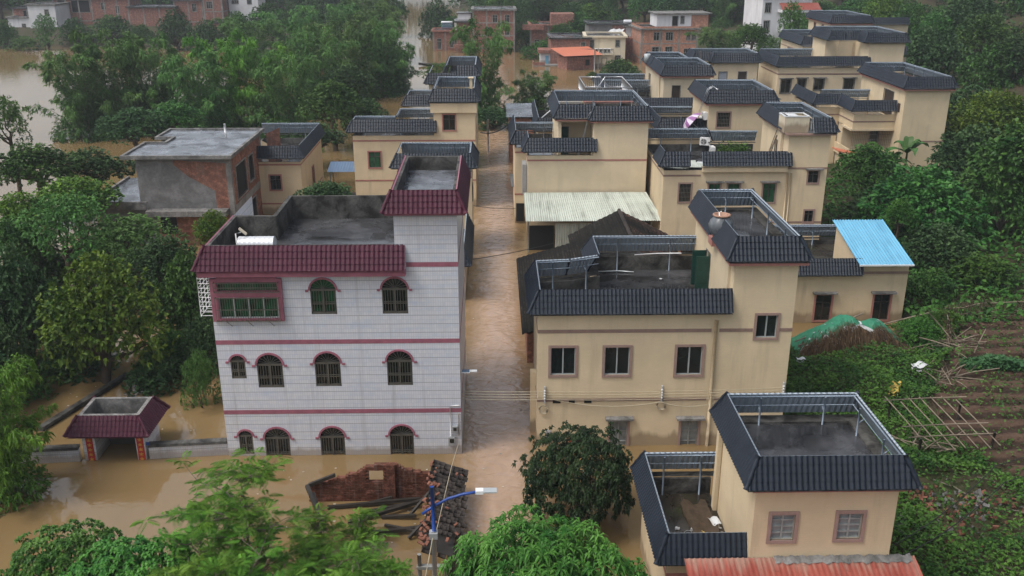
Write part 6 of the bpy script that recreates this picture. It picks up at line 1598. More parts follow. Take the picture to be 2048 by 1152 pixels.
for (a, b, lb) in (((19.6, 27.6, 1.3), (22.6, 30.6, 1.6), 'thick pale trunk lying at the bottom right corner'), ((17.0, 28.6, .9), (19.2, 27.0, .9), 'long thin branch lying in the weeds at the lower right'), ((16.4, 29.2, .9), (16.9, 30.8, 1.0), 'pale stick poking from the weeds beside the nearest house'), ((18.0, 33.6, 1.1), (19.2, 32.2, 1.0), 'bamboo pole lying across the weeds above the rubble'), ((19.4, 31.4, 1.2), (21.0, 30.6, 1.2), 'grey branch beside the brick rubble'), ((19.8, 33.6, 1.2), (20.6, 32.8, 1.2), 'thin stick at the garden foot')):
    m = MB(); v = Vector(b) - Vector(a); m.tube([(0, 0, .05), tuple(v * .5 + Vector((0, .1, .12))), tuple(v)], .06 if 'thick' in lb else .03, 6); o = m.build('fallen_branch', 'palebark'); o.location = (a[0], a[1], gz(a[0], a[1]) + .12); tag(o, lb, 'branch')
def garden():
    m = MB(); x0, x1, y0, y1 = 21.0, 34.0, 33.0, 50.5
    def P(i, j):
        v = j / 120; y = y0 + (y1 - y0) * v; xa = 20.0 + max(0, y - 39) * .58 + max(0, 36 - y) * .55 + .3 * math.sin(v * 23); x = xa + (36 - xa) * i / 40
        return (x, y, gz(x, y) - (.9 if j == 0 or i == 0 else 0) + .10 + .22 * max(0, math.sin((y + .12 * (x - 21)) * 2 * math.pi / 1.35)) ** .6 + .12 * mnoise.noise((x * 1.5, y * 1.5, 0)) + .06 * mnoise.noise((x * 4.5, y * 4.5, 0)))
    m.grid(P, 41, 121, lambda i, j: (i * .3, j * .15))
    t = NT('garden_soil'); o = t.coord('Object'); n = t.noise(o, 1.2, 6, .7); n2 = t.noise(o, 9, 4, .7)
    c = t.mix(t.ramp(n, [(.3, 0.), (.7, 1.)]), (.062, .039, .028), (.118, .076, .055)); sp = t.n('SeparateXYZ'); t.l(o, sp.inputs[0]); fy = t.math('SINE', t.math('MULTIPLY', t.math('ADD', sp.outputs[1], t.math('MULTIPLY', t.math('SUBTRACT', sp.outputs[0], 21.0), .12)), 2 * math.pi / 1.35)); c = t.mix(t.ramp(fy, [(.0, .75), (.35, 0.)]), c, (.030, .021, .016)); c = t.mix(t.ramp(n2, [(.5, 0.), (.75, .5)]), c, (.05, .032, .024)); t.set(col=c, rough=.95, spec=.1); t.bump(n2, .8, .06)  # dark furrow stripes paint the shading between ridges into the soil colour
    tag(m.build('garden_soil', t.m), kind='structure')
garden()
def scatter_leaves(name, mat, pts, n, size, wid, up=(.2, 1.0), seed=1, spread=.3, hgt=.3, kind='stuff', label=None, cat=None, tmul=1.0):
    rr = random.Random(seed); m = MB(); m.t = []
    for i in range(n):
        x, y = pts(rr)
        if x is None: continue
        z = gz(x, y); h_ = hgt * (.35 + .9 * max(0, mnoise.noise((x * .45, y * .45, seed)) + .45)) ; tint = min(1, max(0, .35 + .5 * mnoise.noise((x * .7, y * .7, seed + 5)) + rr.uniform(-.25, .35))) * tmul
        p = Vector((x, y, z + rr.random() ** .6 * h_ + .03)); d = Vector((rr.gauss(0, 1), rr.gauss(0, 1), rr.uniform(*up)))
        leaf_tri(m, rr, p, d, size * rr.uniform(.6, 1.3), wid * rr.uniform(.7, 1.3), tint)
    return tag(m.build(name, mat), label, cat, kind=kind)
def gb(y): return 20.1 + max(0, y - 39) * .58 + max(0, 36 - y) * .55
def bank(rr):
    for _ in range(30):
        x = rr.uniform(12.6, 30); y = rr.uniform(21, 51.5)
        t = x - lerp_tab(SHORE, y)
        if t < -.6: continue
        if 16.4 < x < 23.2 and 46.2 < y < 50.6: continue
        if y > 33 and x > gb(y) + .3 * math.sin(y * 2) and rr.random() > (.16 if mnoise.noise((x * .5, y * .5, 9)) > .05 else .08): continue
        if 8 < x < 13.0 and 25 < y < 31: continue
        if 12 < x < 13.3 and 38.3 < y < 47: continue
        if 16.8 < x < 20.6 and 29.5 < y < 34 and rr.random() < .75: continue
        return x, y
    return None, None
scatter_leaves('weeds', L['weed'], bank, 62000, .20, .055, seed=3, hgt=.75)
def farbank(rr):
    x = rr.uniform(24.5, 60); y = rr.uniform(49, 100); t = x - lerp_tab(SHORE, y)
    if t < .2 or (31 < x < 44 and 87 < y < 120): return None, None
    return x, y
scatter_leaves('undergrowth', L['weed'], farbank, 26000, .42, .13, seed=8, hgt=1.0, tmul=.8)
def cropbed(rr):
    u = rr.random(); return 24.0 + u * 9.5, 43.6 - u * 1.2 + rr.uniform(-.55, .55)
scatter_leaves('vegetable_bed', L['crop'], cropbed, 9000, .24, .08, seed=5, hgt=.55, label='long bed of leafy green vegetables across the garden plot', cat='crop')
def rubble():
    rr = random.Random(12)
    for mt, nm, lb, n, cx, cy, sx, sy in (('stone', 'rubble_stones', None, 170, 15.2, 31.2, 1.0, .7), ('stone', 'rubble_stones', None, 60, 18.6, 31.6, 1.3, .9), ('brickbit', 'brick_rubble', None, 110, 18.9, 31.3, 1.4, .9), ('brickbit', 'brick_rubble', None, 60, 17.0, 32.6, .5, .6)):
        m = MB()
        for i in range(n):
            x, y = rr.gauss(cx, sx), rr.gauss(cy, sy); s = rr.uniform(.03, .10) * (1.6 if rr.random() < .08 else 1); z = gz(x, y) + s * .5 + .22 * max(0, 1 - ((x - cx) / sx / 1.6) ** 2 - ((y - cy) / sy / 1.6) ** 2)
            e = Euler((rr.random() * 3, rr.random() * 3, rr.random() * 3)).to_matrix(); m.box(-s, s, -s * .7, s * .7, -s * .5, s * .5, fn=lambda X, Y_, Z: tuple(e @ Vector((X * (1 + .3 * math.sin(Y_ * 40)), Y_, Z)) + Vector((x, y, z))))
        tag(m.build(nm, mt), kind='stuff')
rubble()
slab_thing('plastic_sheet', 'torn yellow plastic sheet snagged in the weeds', 'plastic sheet', 'yellowcloth', 19.3, 41.0, gz(19.3, 41) + .5, .42, 1.3, .1, -.5, .07, 41)
slab_thing('plastic_sheet', 'crumpled white sheet by the path into the garden', 'plastic sheet', 'tarp_white', 21.6, 43.4, gz(21.6, 43.4) + .45, .8, .5, .2, .3, .07, 42)
slab_thing('litter_scrap', 'round white scrap lying on the bare garden soil', 'litter', 'white', 25.0, 38.6, gz(25, 38.6) + .25, .28, .24, .04, 0, .005, 43)
slab_thing('plastic_bag', 'white bag in the weeds at the foot of the straw heap', 'litter', 'tarp_white', 16.2, 45.6, gz(16.2, 45.6) + .4, .45, .3, .15, 0, .04, 44)

def floating_litter():
    rr = random.Random(31); m = MB()
    for i in range(170):
        if i < 60: x, y = rr.uniform(-24, -12.5), rr.uniform(40, 52)
        elif i < 120: x, y = rr.gauss(0, 1.0) * 1.1, rr.uniform(30, 95)
        else: x, y = rr.uniform(-12, -2), rr.uniform(31, 37)
        s = rr.uniform(.02, .07); a = rr.random() * 3; c, d = math.cos(a) * s, math.sin(a) * s; k = rr.uniform(.4, 1.6)
        m.poly([(x - c, y - d, .012), (x + d * k, y - c * k, .016), (x + c, y + d, .012), (x - d * k, y + c * k, .016)])
    tag(m.build('floating_litter', flat('floating_scraps', (.34, .30, .24), .7, 0, .8, 1.5)), kind='stuff')
floating_litter()

# ------------------------------------------------------------------ trees
def limb(mb, a, b, r0, r1, rr, wob=.12, n=5):
    a, b = Vector(a), Vector(b); d = (b - a).length
    pts = [a.lerp(b, i / n) + (Vector((rr.gauss(0, 1), rr.gauss(0, 1), rr.gauss(0, .5))) * wob * d * (0 if i in (0, n) else .35)) for i in range(n + 1)]
    mb.tube(pts, [r0 + (r1 - r0) * i / n for i in range(n + 1)], 6, False); return pts
def broad_proto(name, mat, seed, nl=16, leaves=7000, size=.27, wid=.075, droop=.2, flat_=.86, whorl=6, bark='bark', drop=(0, 0, -500)):
    """crown radius 3 centred at z 3.4"""
    rr = random.Random(seed); root = thing(name, 'x', 'tree', drop); tr = MB(); cr = MB(); cr.t = []
    lobes = []
    for i in range(nl):
        a = i * 2.399 + rr.uniform(-.3, .3); q = (i + .5) / nl; rad = 3.0 * math.sqrt(q) * .70; z = 3.4 + 2.6 * (flat_ * math.sqrt(max(0, 1 - q)) - .35) * rr.uniform(.72, 1.05) - .2
        if i % 4 == 3: z -= 1.1; rad *= 1.08
        lobes.append((Vector((rad * math.cos(a), rad * math.sin(a), z)), rr.uniform(.75, 1.25), rr.uniform(-.22, .22)))
    lobes.append((Vector((0, 0, 4.6)), 1.2, .1))
    trunk_top = Vector((rr.uniform(-.3, .3), rr.uniform(-.3, .3), 2.3))
    limb(tr, (0, 0, -6), (0, 0, 0), .26, .24, rr, .02); limb(tr, (0, 0, 0), trunk_top, .24, .18, rr, .1)
    for c, r, t in lobes:
        if rr.random() < .75: limb(tr, trunk_top - Vector((0, 0, rr.uniform(0, 1.0))), c, .10, .025, rr, .15)
    tot = sum(r * r for _, r, _ in lobes)
    for c, r, t in lobes:
        k = int(leaves / whorl * r * r / tot)
        for _ in range(k):
            d = Vector((rr.gauss(0, 1), rr.gauss(0, 1), rr.gauss(.25, .9))).normalized(); lump = 1 + .28 * mnoise.noise(d * 2.1 + c)
            p = c + Vector((d.x * 1.1, d.y * 1.1, d.z * .85)) * r * lump * (1 - .42 * rr.random() ** 2.2)
            ti = .42 + t + rr.uniform(-.22, .22) + .25 * mnoise.noise(p * .9)
            for w in range(whorl):
                dd = (d * .8 + Vector((rr.gauss(0, .7), rr.gauss(0, .7), rr.gauss(-.1, .55)))); leaf_tri(cr, rr, p, dd, size * rr.uniform(.6, 1.25), wid * rr.uniform(.8, 1.3), min(1, max(0, ti + rr.uniform(-.14, .14))), droop)
    tr.build('trunk', bark, root); cr.build('crown', L[mat], root); return root
def bamboo_proto(name, seed, culms=30, leaves=16000, mat='bamboo', lean=1.0, size=.46, wid=.046):
    """height about 10, spread about 4: each culm ends in an arching feathery plume"""
    rr = random.Random(seed); root = thing(name, 'x', 'bamboo', (0, 0, -500)); tr = MB(); cr = MB(); cr.t = []
    per = leaves // culms
    for c in range(culms):
        a = c * 2.4 + rr.uniform(-.4, .4); b0 = Vector((math.cos(a), math.sin(a), 0)) * rr.random() ** .5 * 1.2; out = Vector((math.cos(a + rr.gauss(0, .3)), math.sin(a + rr.gauss(0, .3)), 0)); low = rr.random() < .42; h = rr.uniform(3.6, 6.2) if low else rr.uniform(7.6, 10.6); sp = rr.uniform(.5, 1.0) * (4.6 if low else 3.9) * lean
        def cv(t): return b0 + out * sp * (t ** 1.8) + Vector((0, 0, h * (1.42 * t - .42 * t ** 3.2) * (1 if t < .8 else 1 - .9 * (t - .8) ** 1.6)))
        tr.tube([cv(i / 9) - Vector((0, 0, 2.0 if i == 0 else 0)) for i in range(10)], [.05 - .0045 * i for i in range(10)], 4, False)
        ct = rr.uniform(.05, .80)
        k = 0
        while k < per:
            t = .16 + .86 * rr.random() ** .85; p = cv(t); tang = (cv(t + .03) - p).normalized()
            w_ = .46 * math.sin(min(1, max(.12, (t - .08) / .95)) * math.pi) ** .7 + .10
            p = p + Vector((rr.gauss(0, .55), rr.gauss(0, .55), rr.gauss(-.25, .42))) * w_
            d0 = (tang * .55 + Vector((rr.gauss(0, .5), rr.gauss(0, .5), rr.gauss(-.25, .3)))).normalized(); ti = ct + rr.uniform(-.16, .16) + .12 * t
            for w in range(6):
                d = d0 + Vector((rr.gauss(0, .4), rr.gauss(0, .4), rr.gauss(-.15, .3))); leaf_tri(cr, rr, p + d0 * .07 * w, d, size * rr.uniform(.6, 1.2), wid * rr.uniform(.8, 1.4), min(1, max(0, ti + rr.uniform(-.1, .1))), .35); k += 1
    for i in range(430):   # low sprays and undergrowth round the foot of the clump
        a = rr.random() * 6.283; r_ = 3.3 * rr.random() ** .6 * lean; p = Vector((math.cos(a) * r_, math.sin(a) * r_, rr.random() ** 1.3 * 3.6 * (1.15 - r_ / 4.4) + .1)); d0 = Vector((math.cos(a), math.sin(a), rr.gauss(.1, .5))).normalized(); ti = rr.uniform(.0, .6)
        for w in range(9): leaf_tri(cr, rr, p + d0 * .06 * w, d0 + Vector((rr.gauss(0, .5), rr.gauss(0, .5), rr.gauss(-.1, .4))), size * rr.uniform(.6, 1.2), wid * 1.3, min(1, max(0, ti + rr.uniform(-.1, .1))), .35)
    tr.build('culms', 'culm', root); cr.build('foliage', L[mat], root); return root
def mango_near(name, label, loc, R_, mat, n, size, wid, per, seed, squash=.8, group=None, ragged=.2):
    rr = random.Random(seed); root = thing(name, label, 'tree', loc); tr = MB(); cr = MB(); cr.t = []
    zc = R_ * .95; limb(tr, (0, 0, -3.5), (0, 0, zc * .45), .17, .14, rr, .05)
    for i in range(14):
        a = i * 2.4; limb(tr, (0, 0, zc * .3 + .02 * i), (R_ * .62 * math.cos(a), R_ * .62 * math.sin(a), zc + R_ * rr.uniform(-.2, .45)), .07, .02, rr, .15)
    tr.build('trunk', 'bark', root)
    for i in range(n):
        z = 1 - 1.62 * (i + .5) / n; a = i * 2.39996 + rr.uniform(-.12, .12); s = math.sqrt(max(0, 1 - z * z)); d = Vector((s * math.cos(a), s * math.sin(a), z))
        lump = 1 + ragged * mnoise.noise(d * 3.0 + Vector((seed, 0, 0))) + ragged * .55 * mnoise.noise(d * 8 + Vector((seed, 3, 0)))
        dep = 1 - .16 * rr.random() ** 2 - (.33 if rr.random() < .22 else 0)
        p = Vector((d.x * R_, d.y * R_, d.z * R_ * squash)) * lump * dep + Vector((0, 0, zc)); ti = .38 + .5 * mnoise.noise(d * 4 + Vector((0, 0, seed))) + rr.uniform(-.2, .25)
        ax = (d + Vector((0, 0, .35))).normalized(); ref = ax.orthogonal().normalized(); bi = ax.cross(ref)
        for k in range(per):
            an = k * 2.4 + rr.random(); el = .15 + .75 * (k / per); q = (ref * math.cos(an) + bi * math.sin(an)) * (1 - .5 * el) + ax * (el - .35); q.normalize()
            L_ = size * rr.uniform(.75, 1.15); tn = min(1, max(0, ti + rr.uniform(-.16, .16))); side = q.cross(Vector((0, 0, 1))); side = side.normalized() * wid if side.length > .05 else ref * wid
            m1 = p + q * L_ * .45 + Vector((0, 0, .02)); e = p + q * L_ * .9 - Vector((0, 0, L_ * .42)); j = len(cr.v)
            cr.v += [tuple(p), tuple(m1 + side), tuple(e), tuple(m1 - side), tuple(m1 - Vector((0, 0, .014)))]
            cr.f += [(j, j + 1, j + 2, j + 4), (j, j + 4, j + 2, j + 3)]; cr.sm += [False, False]; cr.t += [tn, tn]
    cr.build('crown', L[mat], root); return root
def feather_tree(label, loc, H, spread, seed, nfr=240, name='feathery_tree', leaned=(0, 0), bare=.35):
    rr = random.Random(seed); root = thing(name, label, 'tree', loc); tr = MB(); cr = MB(); cr.t = []
    top = Vector((leaned[0], leaned[1], H)); st = limb(tr, (0, 0, -2), top, .085, .02, rr, .05, 8); tips = []
    for i in range(int(15 + H * 2)):
        f = bare + (1 - bare) * rr.random(); p = Vector((0, 0, -2)).lerp(top, f) if False else top * f; a = rr.random() * 6.283; Ln = spread * rr.uniform(.45, 1.0) * (1.15 - .6 * f)
        e = p + Vector((math.cos(a) * Ln, math.sin(a) * Ln, Ln * rr.uniform(.15, .75))); pp = limb(tr, p, e, .032, .009, rr, .18, 5)
        for q in pp[2:]: tips.append((q, e - p))
        for k in range(3):
            q = pp[rr.randint(2, 5)]; e2 = q + Vector((rr.gauss(0, .5), rr.gauss(0, .5), rr.uniform(.0, .5))) * spread * .5; p2 = limb(tr, q, e2, .014, .005, rr, .2, 3); tips += [(p2[-1], e2 - q), (p2[-2], e2 - q), (p2[-1], e2 - q)]
    tips += [(top, Vector((0, 0, 1)))] * 6
    tr.build('trunk', 'palebark', root)
    for i in range(int(nfr * 1.9)):
        p, d = rr.choice(tips); az = rr.random() * 6.283; d = (d.normalized() * .5 + Vector((math.cos(az), math.sin(az), rr.uniform(-.25, .4)))).normalized(); Ln = rr.uniform(.30, .55); side = d.cross(Vector((0, 0, 1))).normalized(); upv = side.cross(d); ti = .45 + rr.uniform(-.3, .4)
        for k in range(8):   # pinnae along the rachis
            f = .15 + .85 * k / 7; c = p + d * Ln * f - Vector((0, 0, .30 * Ln * f * f)); pl = Ln * .40 * (1 - .7 * abs(f - .5))
            for s in (-1, 1):
                v = (side * s + d * .6 - upv * .15).normalized(); w = d * .019; e = c + v * pl - Vector((0, 0, pl * .3)); m1 = c + v * pl * .5 - Vector((0, 0, pl * .06))
                j = len(cr.v); cr.v += [tuple(c - w * .3), tuple(m1 - w), tuple(e), tuple(m1 + w)]; cr.f.append((j, j + 1, j + 2, j + 3)); cr.sm.append(False); cr.t.append(min(1, max(0, ti + rr.uniform(-.12, .12))))
    cr.build('crown', L['feather'], root); return root
def banana(label, loc, seed, s=1.0):
    rr = random.Random(seed); root = thing('banana_plant', label, 'banana plant', loc); m = MB(); m.tube([(0, 0, -.5), (0, 0, 1.8 * s)], .14, 8, True, .09); m.build('stem', 'culm', root)
    for i in range(9):
        a = i * 2.4 + rr.uniform(-.3, .3); el = rr.uniform(.5, 1.25); Ln = rr.uniform(1.7, 2.4) * s; m = MB(); m.t = []; n = 9
        def P(k, j):
            t = k / (n - 1); r_ = Ln * t; x = r_ * math.cos(el) * (1 - .1 * t); z = 1.7 * s + r_ * math.sin(el) - .55 * Ln * t ** 2.4; w = .30 * s * math.sin(min(1, t * 1.02 + .06) * math.pi) ** .55 * (j - 1); return Vector((x * math.cos(a) - w * math.sin(a), x * math.sin(a) + w * math.cos(a), z + .10 * abs(j - 1) * s))
        m.grid(P, n, 3, sm=False); m.t = [rr.random() * .4 + .3 for _ in m.f]; m.build('leaf', L['banana'], root)

PROTO = {
    'broad': [broad_proto('broadleaf_tree', 'longan', 11, 16, 8000), broad_proto('broadleaf_tree', 'longan', 12, 20, 8500), broad_proto('broadleaf_tree', 'forest', 13, 14, 7000)],
    'yellow': [broad_proto('broadleaf_tree', 'yellowgreen', 21, 22, 9000, size=.24, wid=.07)],
    'dark': [broad_proto('broadleaf_tree', 'forest', 31, 17, 8000)],
    'thin': [broad_proto('thin_tree', 'bamboo', 41, 13, 4200, size=.30, wid=.05, flat_=1.0)],
    'bamboo': [bamboo_proto('bamboo_clump', 51), bamboo_proto('bamboo_clump', 52, 26, 15000, lean=1.1), bamboo_proto('bamboo_clump', 53, 36, 18000, lean=.8)],
    'lightbamboo': [bamboo_proto('bamboo_clump', 54, 28, 15000, 'feather', .9)],
    'shrub': [broad_proto('shrub', 'weed', 61, 14, 5200, size=.26, wid=.07)],
}
USED = set(); TRR = random.Random(77)
def put_tree(kind, x, y, z, R_, sz, label, group=None, name=None, idx=None, rx=0.0, cat=None):
    pr = PROTO[kind]; i = TRR.randrange(len(pr)) if idx is None else idx % len(pr); s = pr[i]
    sx = R_ / (4.9 if 'bamboo' in kind else 3.0)
    if (kind, i) not in USED:
        USED.add((kind, i)); s.location = (x, y, z); s.rotation_euler = (rx, 0, TRR.random() * 6.28); s.scale = (sx, sx, sz); o = s
    else: o = copy_thing(s, (x, y, z), TRR.random() * 6.28, (sx, sx, sz), rx=rx)
    o['label'] = label
    o['category'] = cat or ('bamboo' if 'bamboo' in kind else 'shrub' if kind == 'shrub' else 'tree')
    if group: o['group'] = group
    elif 'group' in o: del o['group']
    if name: o.name = name
    return o
TREES = [
    ('yellow', -20.22, 46, -1.44, 3.42, 1.519, 'large yellow-green tree with a leaning trunk behind the gateway'),
    ('dark', -25.55, 48, -1.87, 2.6, 1.551, 'dark tall tree at the left edge beside the yellow-green tree'),
    ('dark', -25.79, 53, -4.16, 3.37, 1.009, 'dark tree filling the gap behind the yellow-green tree'),
    ('dark', -22.58, 57, -4.7, 2.78, 1.06, 'dark low tree behind the yellow-green tree trunk'),
    ('dark', -24.57, 44, -1.08, 1.54, 0.923, 'dark leaning tree at the left edge behind the light bamboo'),
    ('broad', -26.24, 62, -0.45, 2.77, 0.74, 'mid green tree peeping over the yellow-green tree'),
    ('broad', -29.7, 60, -1.15, 2.36, 0.735, 'broad tree between the wispy thicket and the yellow-green tree'),
    ('broad', -17.25, 51, -2.84, 2.48, 1.476, 'dark leafy tree between the yellow-green tree and the white house'),
    ('thin', -22.88, 58, 1.27, 3.39, 0.799, 'dull thin-leaved tree in front of the lower brick wall'),
    ('broad', -17.64, 48, -1.37, 1.96, 0.593, 'leafy tree low over the courtyard water beside the slender one'),
    ('dark', -27.65, 47, -1.54, 2.96, 1.331, 'dark tall tree added at the left edge to shade the courtyard water'),  # this and the next three are added to block light over the courtyard
    ('dark', -25.41, 41, -1.29, 2.64, 1.079, 'dark tree added as shade at the left edge beside the light bamboo'),
    ('dark', -29.99, 58, -6.51, 3.0, 1.377, 'dark broad tree added deep behind the yellow-green tree to darken the water'),
    ('dark', -21.9, 60, -3.22, 2.72, 1.11, 'dark tree added behind the white house to darken the courtyard water'),
    ('dark', -23.36, 232, 0.45, 3.83, 1.661, 'dark tree at the bend of the far channel'),
    ('dark', -22.84, 47.5, -2.48, 2.91, 0.733, 'dark bushy tree low over the courtyard water behind the gateway'),
    ('broad', -17.55, 45.5, -1.87, 2.01, 0.646, 'leafy low tree in the courtyard between the gateway and the white house'),
    ('dark', -15.63, 47, -1.27, 1.37, 0.813, 'dark narrow tree against the white house side wall'),
    ('thin', -23.97, 44, -2.74, 1.69, 0.754, 'thin-leaved tree over the dark water left of the gateway'),
    ('thin', -14.56, 43, -2.29, 1.22, 0.944, 'slender drooping tree standing in water beside the white house wall'),
    ('thin', -26.52, 57, 1.68, 3.16, 1.01, 'pale green wispy thicket left of the low brick wing'),
    ('yellow', -16.75, 55, 3.93, 1.37, 0.521, 'small bright tree against the brick wall above the white house roof'),
    ('broad', -19.56, 54, 1.49, 2.12, 0.73, 'mid green tree in front of the thin-leaved tree'),
    ('broad', -36.99, 76, 1.93, 3.62, 0.839, 'round dark tree near the left edge by the pale water'),
    ('broad', -34.05, 80, 1.0, 3.47, 0.779, 'leafy tree left of the grey brick house roof'),
    ('yellow', -30.55, 68, 1.61, 3.35, 0.753, 'bright green shrub mass left of the grey brick house'),
    ('yellow', -31.82, 62, 2.42, 2.22, 0.682, 'bright shrub at the left edge below the round dark tree'),
    ('broad', -30.25, 58, 1.41, 2.42, 0.773, 'broad green tree at the left edge above the tall dark tree'),
    ('thin', -40.5, 80, 3.93, 2.34, 1.045, 'thin branching tree reaching in from the left edge over the water'),
    ('broad', -36.34, 97, 1.2, 3.73, 0.863, 'leafy tree behind the grey brick house roof'),
    ('broad', -33.21, 100, 1.93, 3.2, 0.718, 'small tree among the bamboo behind the grey roof'),
    ('broad', -17.38, 104, 1.39, 3.65, 1.119, 'glossy round tree right of the bamboo grove'),
    ('broad', -14.08, 107, -0.52, 2.98, 1.047, 'dark glossy tree left of the tan house tower'),
    ('broad', -17.43, 118, 1.93, 3.12, 1.013, 'glossy tree rising behind the two round ones'),
    ('broad', -17.78, 96, 0.99, 2.84, 0.638, 'low leafy tree above the small low beige house'),
    ('shrub', -18.35, 92, 1.08, 1.99, 0.447, 'low shrub at the water behind the small low beige house'),
    ('broad', -11.08, 61, 4.45, 2.08, 0.468, 'leafy bush showing over the white house back parapet'),
    ('dark', -0.05, 117, -0.9, 2.82, 0.635, 'dark shrub at the foot of the bamboo at the lane end'),
    ('thin', -7.19, 126, 2.86, 2.99, 0.694, 'drooping thin tree right of the bamboo grove by the water'),
    ('broad', 21.13, 160, -1.47, 3.81, 0.855, 'round green bush beside the pale far house'),
    ('shrub', 16.59, 160, -0.21, 1.19, 0.266, 'tiny bush in the brown water at the grey pole'),
    ('dark', -12.9, 232, -5.18, 5.05, 2.457, 'dark trees mass right of the far channel'),
    ('broad', -8.84, 218, -1.94, 3.4, 1.388, 'rounded tree left of the tallest far brick house'),
    ('broad', 8.54, 208, -3.67, 4.56, 1.683, 'tree right of the tallest far brick house'),
    ('shrub', 9.78, 190, -2.68, 4.78, 1.075, 'creeper covered mound at the water near the brick porch'),
    ('broad', 17.91, 206, -0.75, 5.57, 1.482, 'tree behind the brick house with the porch'),
    ('yellow', 22.62, 222, 1.46, 5.52, 1.241, 'spreading pale tree above the brick porch house'),
    ('broad', 14.34, 200, 0.11, 3.75, 1.017, 'bushy tree in front of the red-brown brick house'),
    ('broad', 40.06, 150, 5.15, 3.14, 0.83, 'leafy tree right of the white roof room'),
    ('thin', 46.07, 150, 4.86, 2.35, 1.441, 'slim tree in front of the tall pale house'),
    ('broad', 30.83, 66, -0.4, 4.72, 1.28, 'largest round glossy tree right of the blue roof'),
    ('broad', 30.71, 76, 0.93, 3.01, 0.979, 'dark round tree below the veranda house'),
    ('broad', 29.66, 70, -0.35, 3.13, 0.847, 'glossy tree between the round one and the water-box house'),
    ('broad', 39.73, 76, 0.19, 3.98, 1.356, 'broad pale-leaved tree at the right below the banana plant'),
    ('yellow', 48.04, 88, 0.8, 3.83, 1.363, 'yellowish leafy tree at the right edge of the hillside'),
    ('dark', 48.82, 97, 0.75, 4.46, 1.27, 'dark hillside tree right of the veranda house tower'),
    ('dark', 55.49, 122, 0.59, 4.85, 1.982, 'tall dark tree rising right of the big four-window house'),
    ('dark', 67.14, 138, 2.04, 6.16, 2.218, 'tallest dark tree at the top right'),
    ('broad', 60.47, 115, 0.43, 4.6, 1.754, 'leafy tree below the tallest dark one at the right'),
    ('broad', 37.38, 66, -0.3, 2.58, 1.293, 'leafy tree at the right edge above the slope'),
    ('dark', 29.87, 60, -0.58, 3.01, 0.858, 'dark bushy tree right of the blue roof corner'),
    ('broad', 27.63, 56, -0.93, 1.88, 0.618, 'broad-leaved shrub tree beside the single-storey house wall'),
    ('shrub', 31.38, 57, -0.2, 2.62, 0.589, 'leafy shrub on the slope above the garden fence'),
    ('shrub', 23.3, 47.5, 0.06, 1.45, 0.46, 'cassava-like shrub between the straw heap and the garden'),
    ('shrub', 25.33, 49, 0.91, 1.15, 0.275, 'low shrub at the fence corner'),
    ('shrub', 27.72, 62, 2.3, 1.39, 0.569, 'leaf mass under the largest round tree'),
    ('broad', -104.63, 212, -2.21, 3.5, 1.429, 'rounded tree at the far top left corner by the water'),
    ('thin', -93.54, 208, -2.7, 3.22, 1.755, 'wispy grey-green tree before the tall streaked white wall'),
    ('broad', -90.29, 214, -1.52, 3.75, 1.351, 'tree right of the wispy one below the brown brick house'),
    ('broad', -82.95, 216, -1.64, 4.9, 1.452, 'broad rounded tree under the long brick house'),
    ('broad', -74.49, 210, -1.01, 3.04, 1.063, 'smaller tree under the low tin-roofed shed house'),
    ('dark', -66.2, 206, -2.92, 4.26, 2.001, 'big dark bushy tree below the grey-brown tower house'),
    ('dark', -59.01, 204, -2.41, 3.8, 1.554, 'dark bushy tree left of the little red-roofed store'),
    ('broad', -53.69, 208, -1.14, 3.65, 1.581, 'mid green tree at the right of the far left row'),
    ('thin', -97.25, 206, -2.47, 4.27, 0.959, 'low bushes along the waterline of the far left bank'),
    ('broad', -47.64, 212, -0.66, 4.81, 1.786, 'rounded far tree right of the white navy-eaved house'),
    ('dark', -39.43, 214, -0.04, 5.08, 1.711, 'dark rounded far tree in the middle of the far left bank'),
    ('broad', -31.04, 216, 1.12, 5.12, 1.543, 'rounded far tree towards the far channel'),
    ('dark', -25.3, 218, 0.7, 4.5, 1.561, 'last dark tree before the far channel'),
    ('thin', 68.02, 170, 6.79, 5.3, 1.259, 'hazy slope tree above the topmost beige house'),
    ('bamboo', -47.93, 112.11, -0.4, 5.03, 1.111, 'tall bamboo clump leaning over the pale water at the left'),
    ('bamboo', -44.78, 113.57, -0.4, 5.44, 1.313, 'tall dense bamboo clump second from the water'),
    ('bamboo', -40.84, 116.0, -0.4, 4.86, 1.222, 'dark bamboo clump in the middle of the left grove'),
    ('bamboo', -33.67, 108.9, -0.4, 4.91, 1.148, 'bamboo clump above the grey brick house roof'),
    ('lightbamboo', -31.67, 113.3, -0.4, 4.76, 1.251, 'yellowish bamboo clump left of the grove centre'),
    ('lightbamboo', -27.54, 114.78, -0.4, 4.82, 1.137, 'bright feathery bamboo clump in the grove centre'),
    ('bamboo', -23.33, 110.14, -0.4, 4.64, 1.069, 'bamboo clump right of the bright feathery one'),
    ('bamboo', -22.96, 126.81, -0.4, 5.3, 1.203, 'bamboo clump behind the glossy round trees'),
    ('bamboo', -20.72, 139.25, -0.4, 5.38, 1.189, 'grey-green bamboo clump left of the brown water'),
    ('bamboo', -16.88, 143.87, -0.4, 5.56, 1.184, 'broad bamboo clump beside the brown water'),
    ('bamboo', -14.26, 146.28, -0.4, 3.3, 0.836, 'bamboo clump drooping towards the far channel'),
    ('bamboo', -41.22, 166.57, -0.4, 5.89, 1.024, 'bamboo clump behind the bright feathery one'),
    ('bamboo', -35.21, 173.05, -0.4, 6.11, 1.107, 'far bamboo clump at the back of the left grove'),
    ('bamboo', -30.11, 180.08, -0.4, 6.35, 1.146, 'hazy bamboo clump near the top of the left grove'),
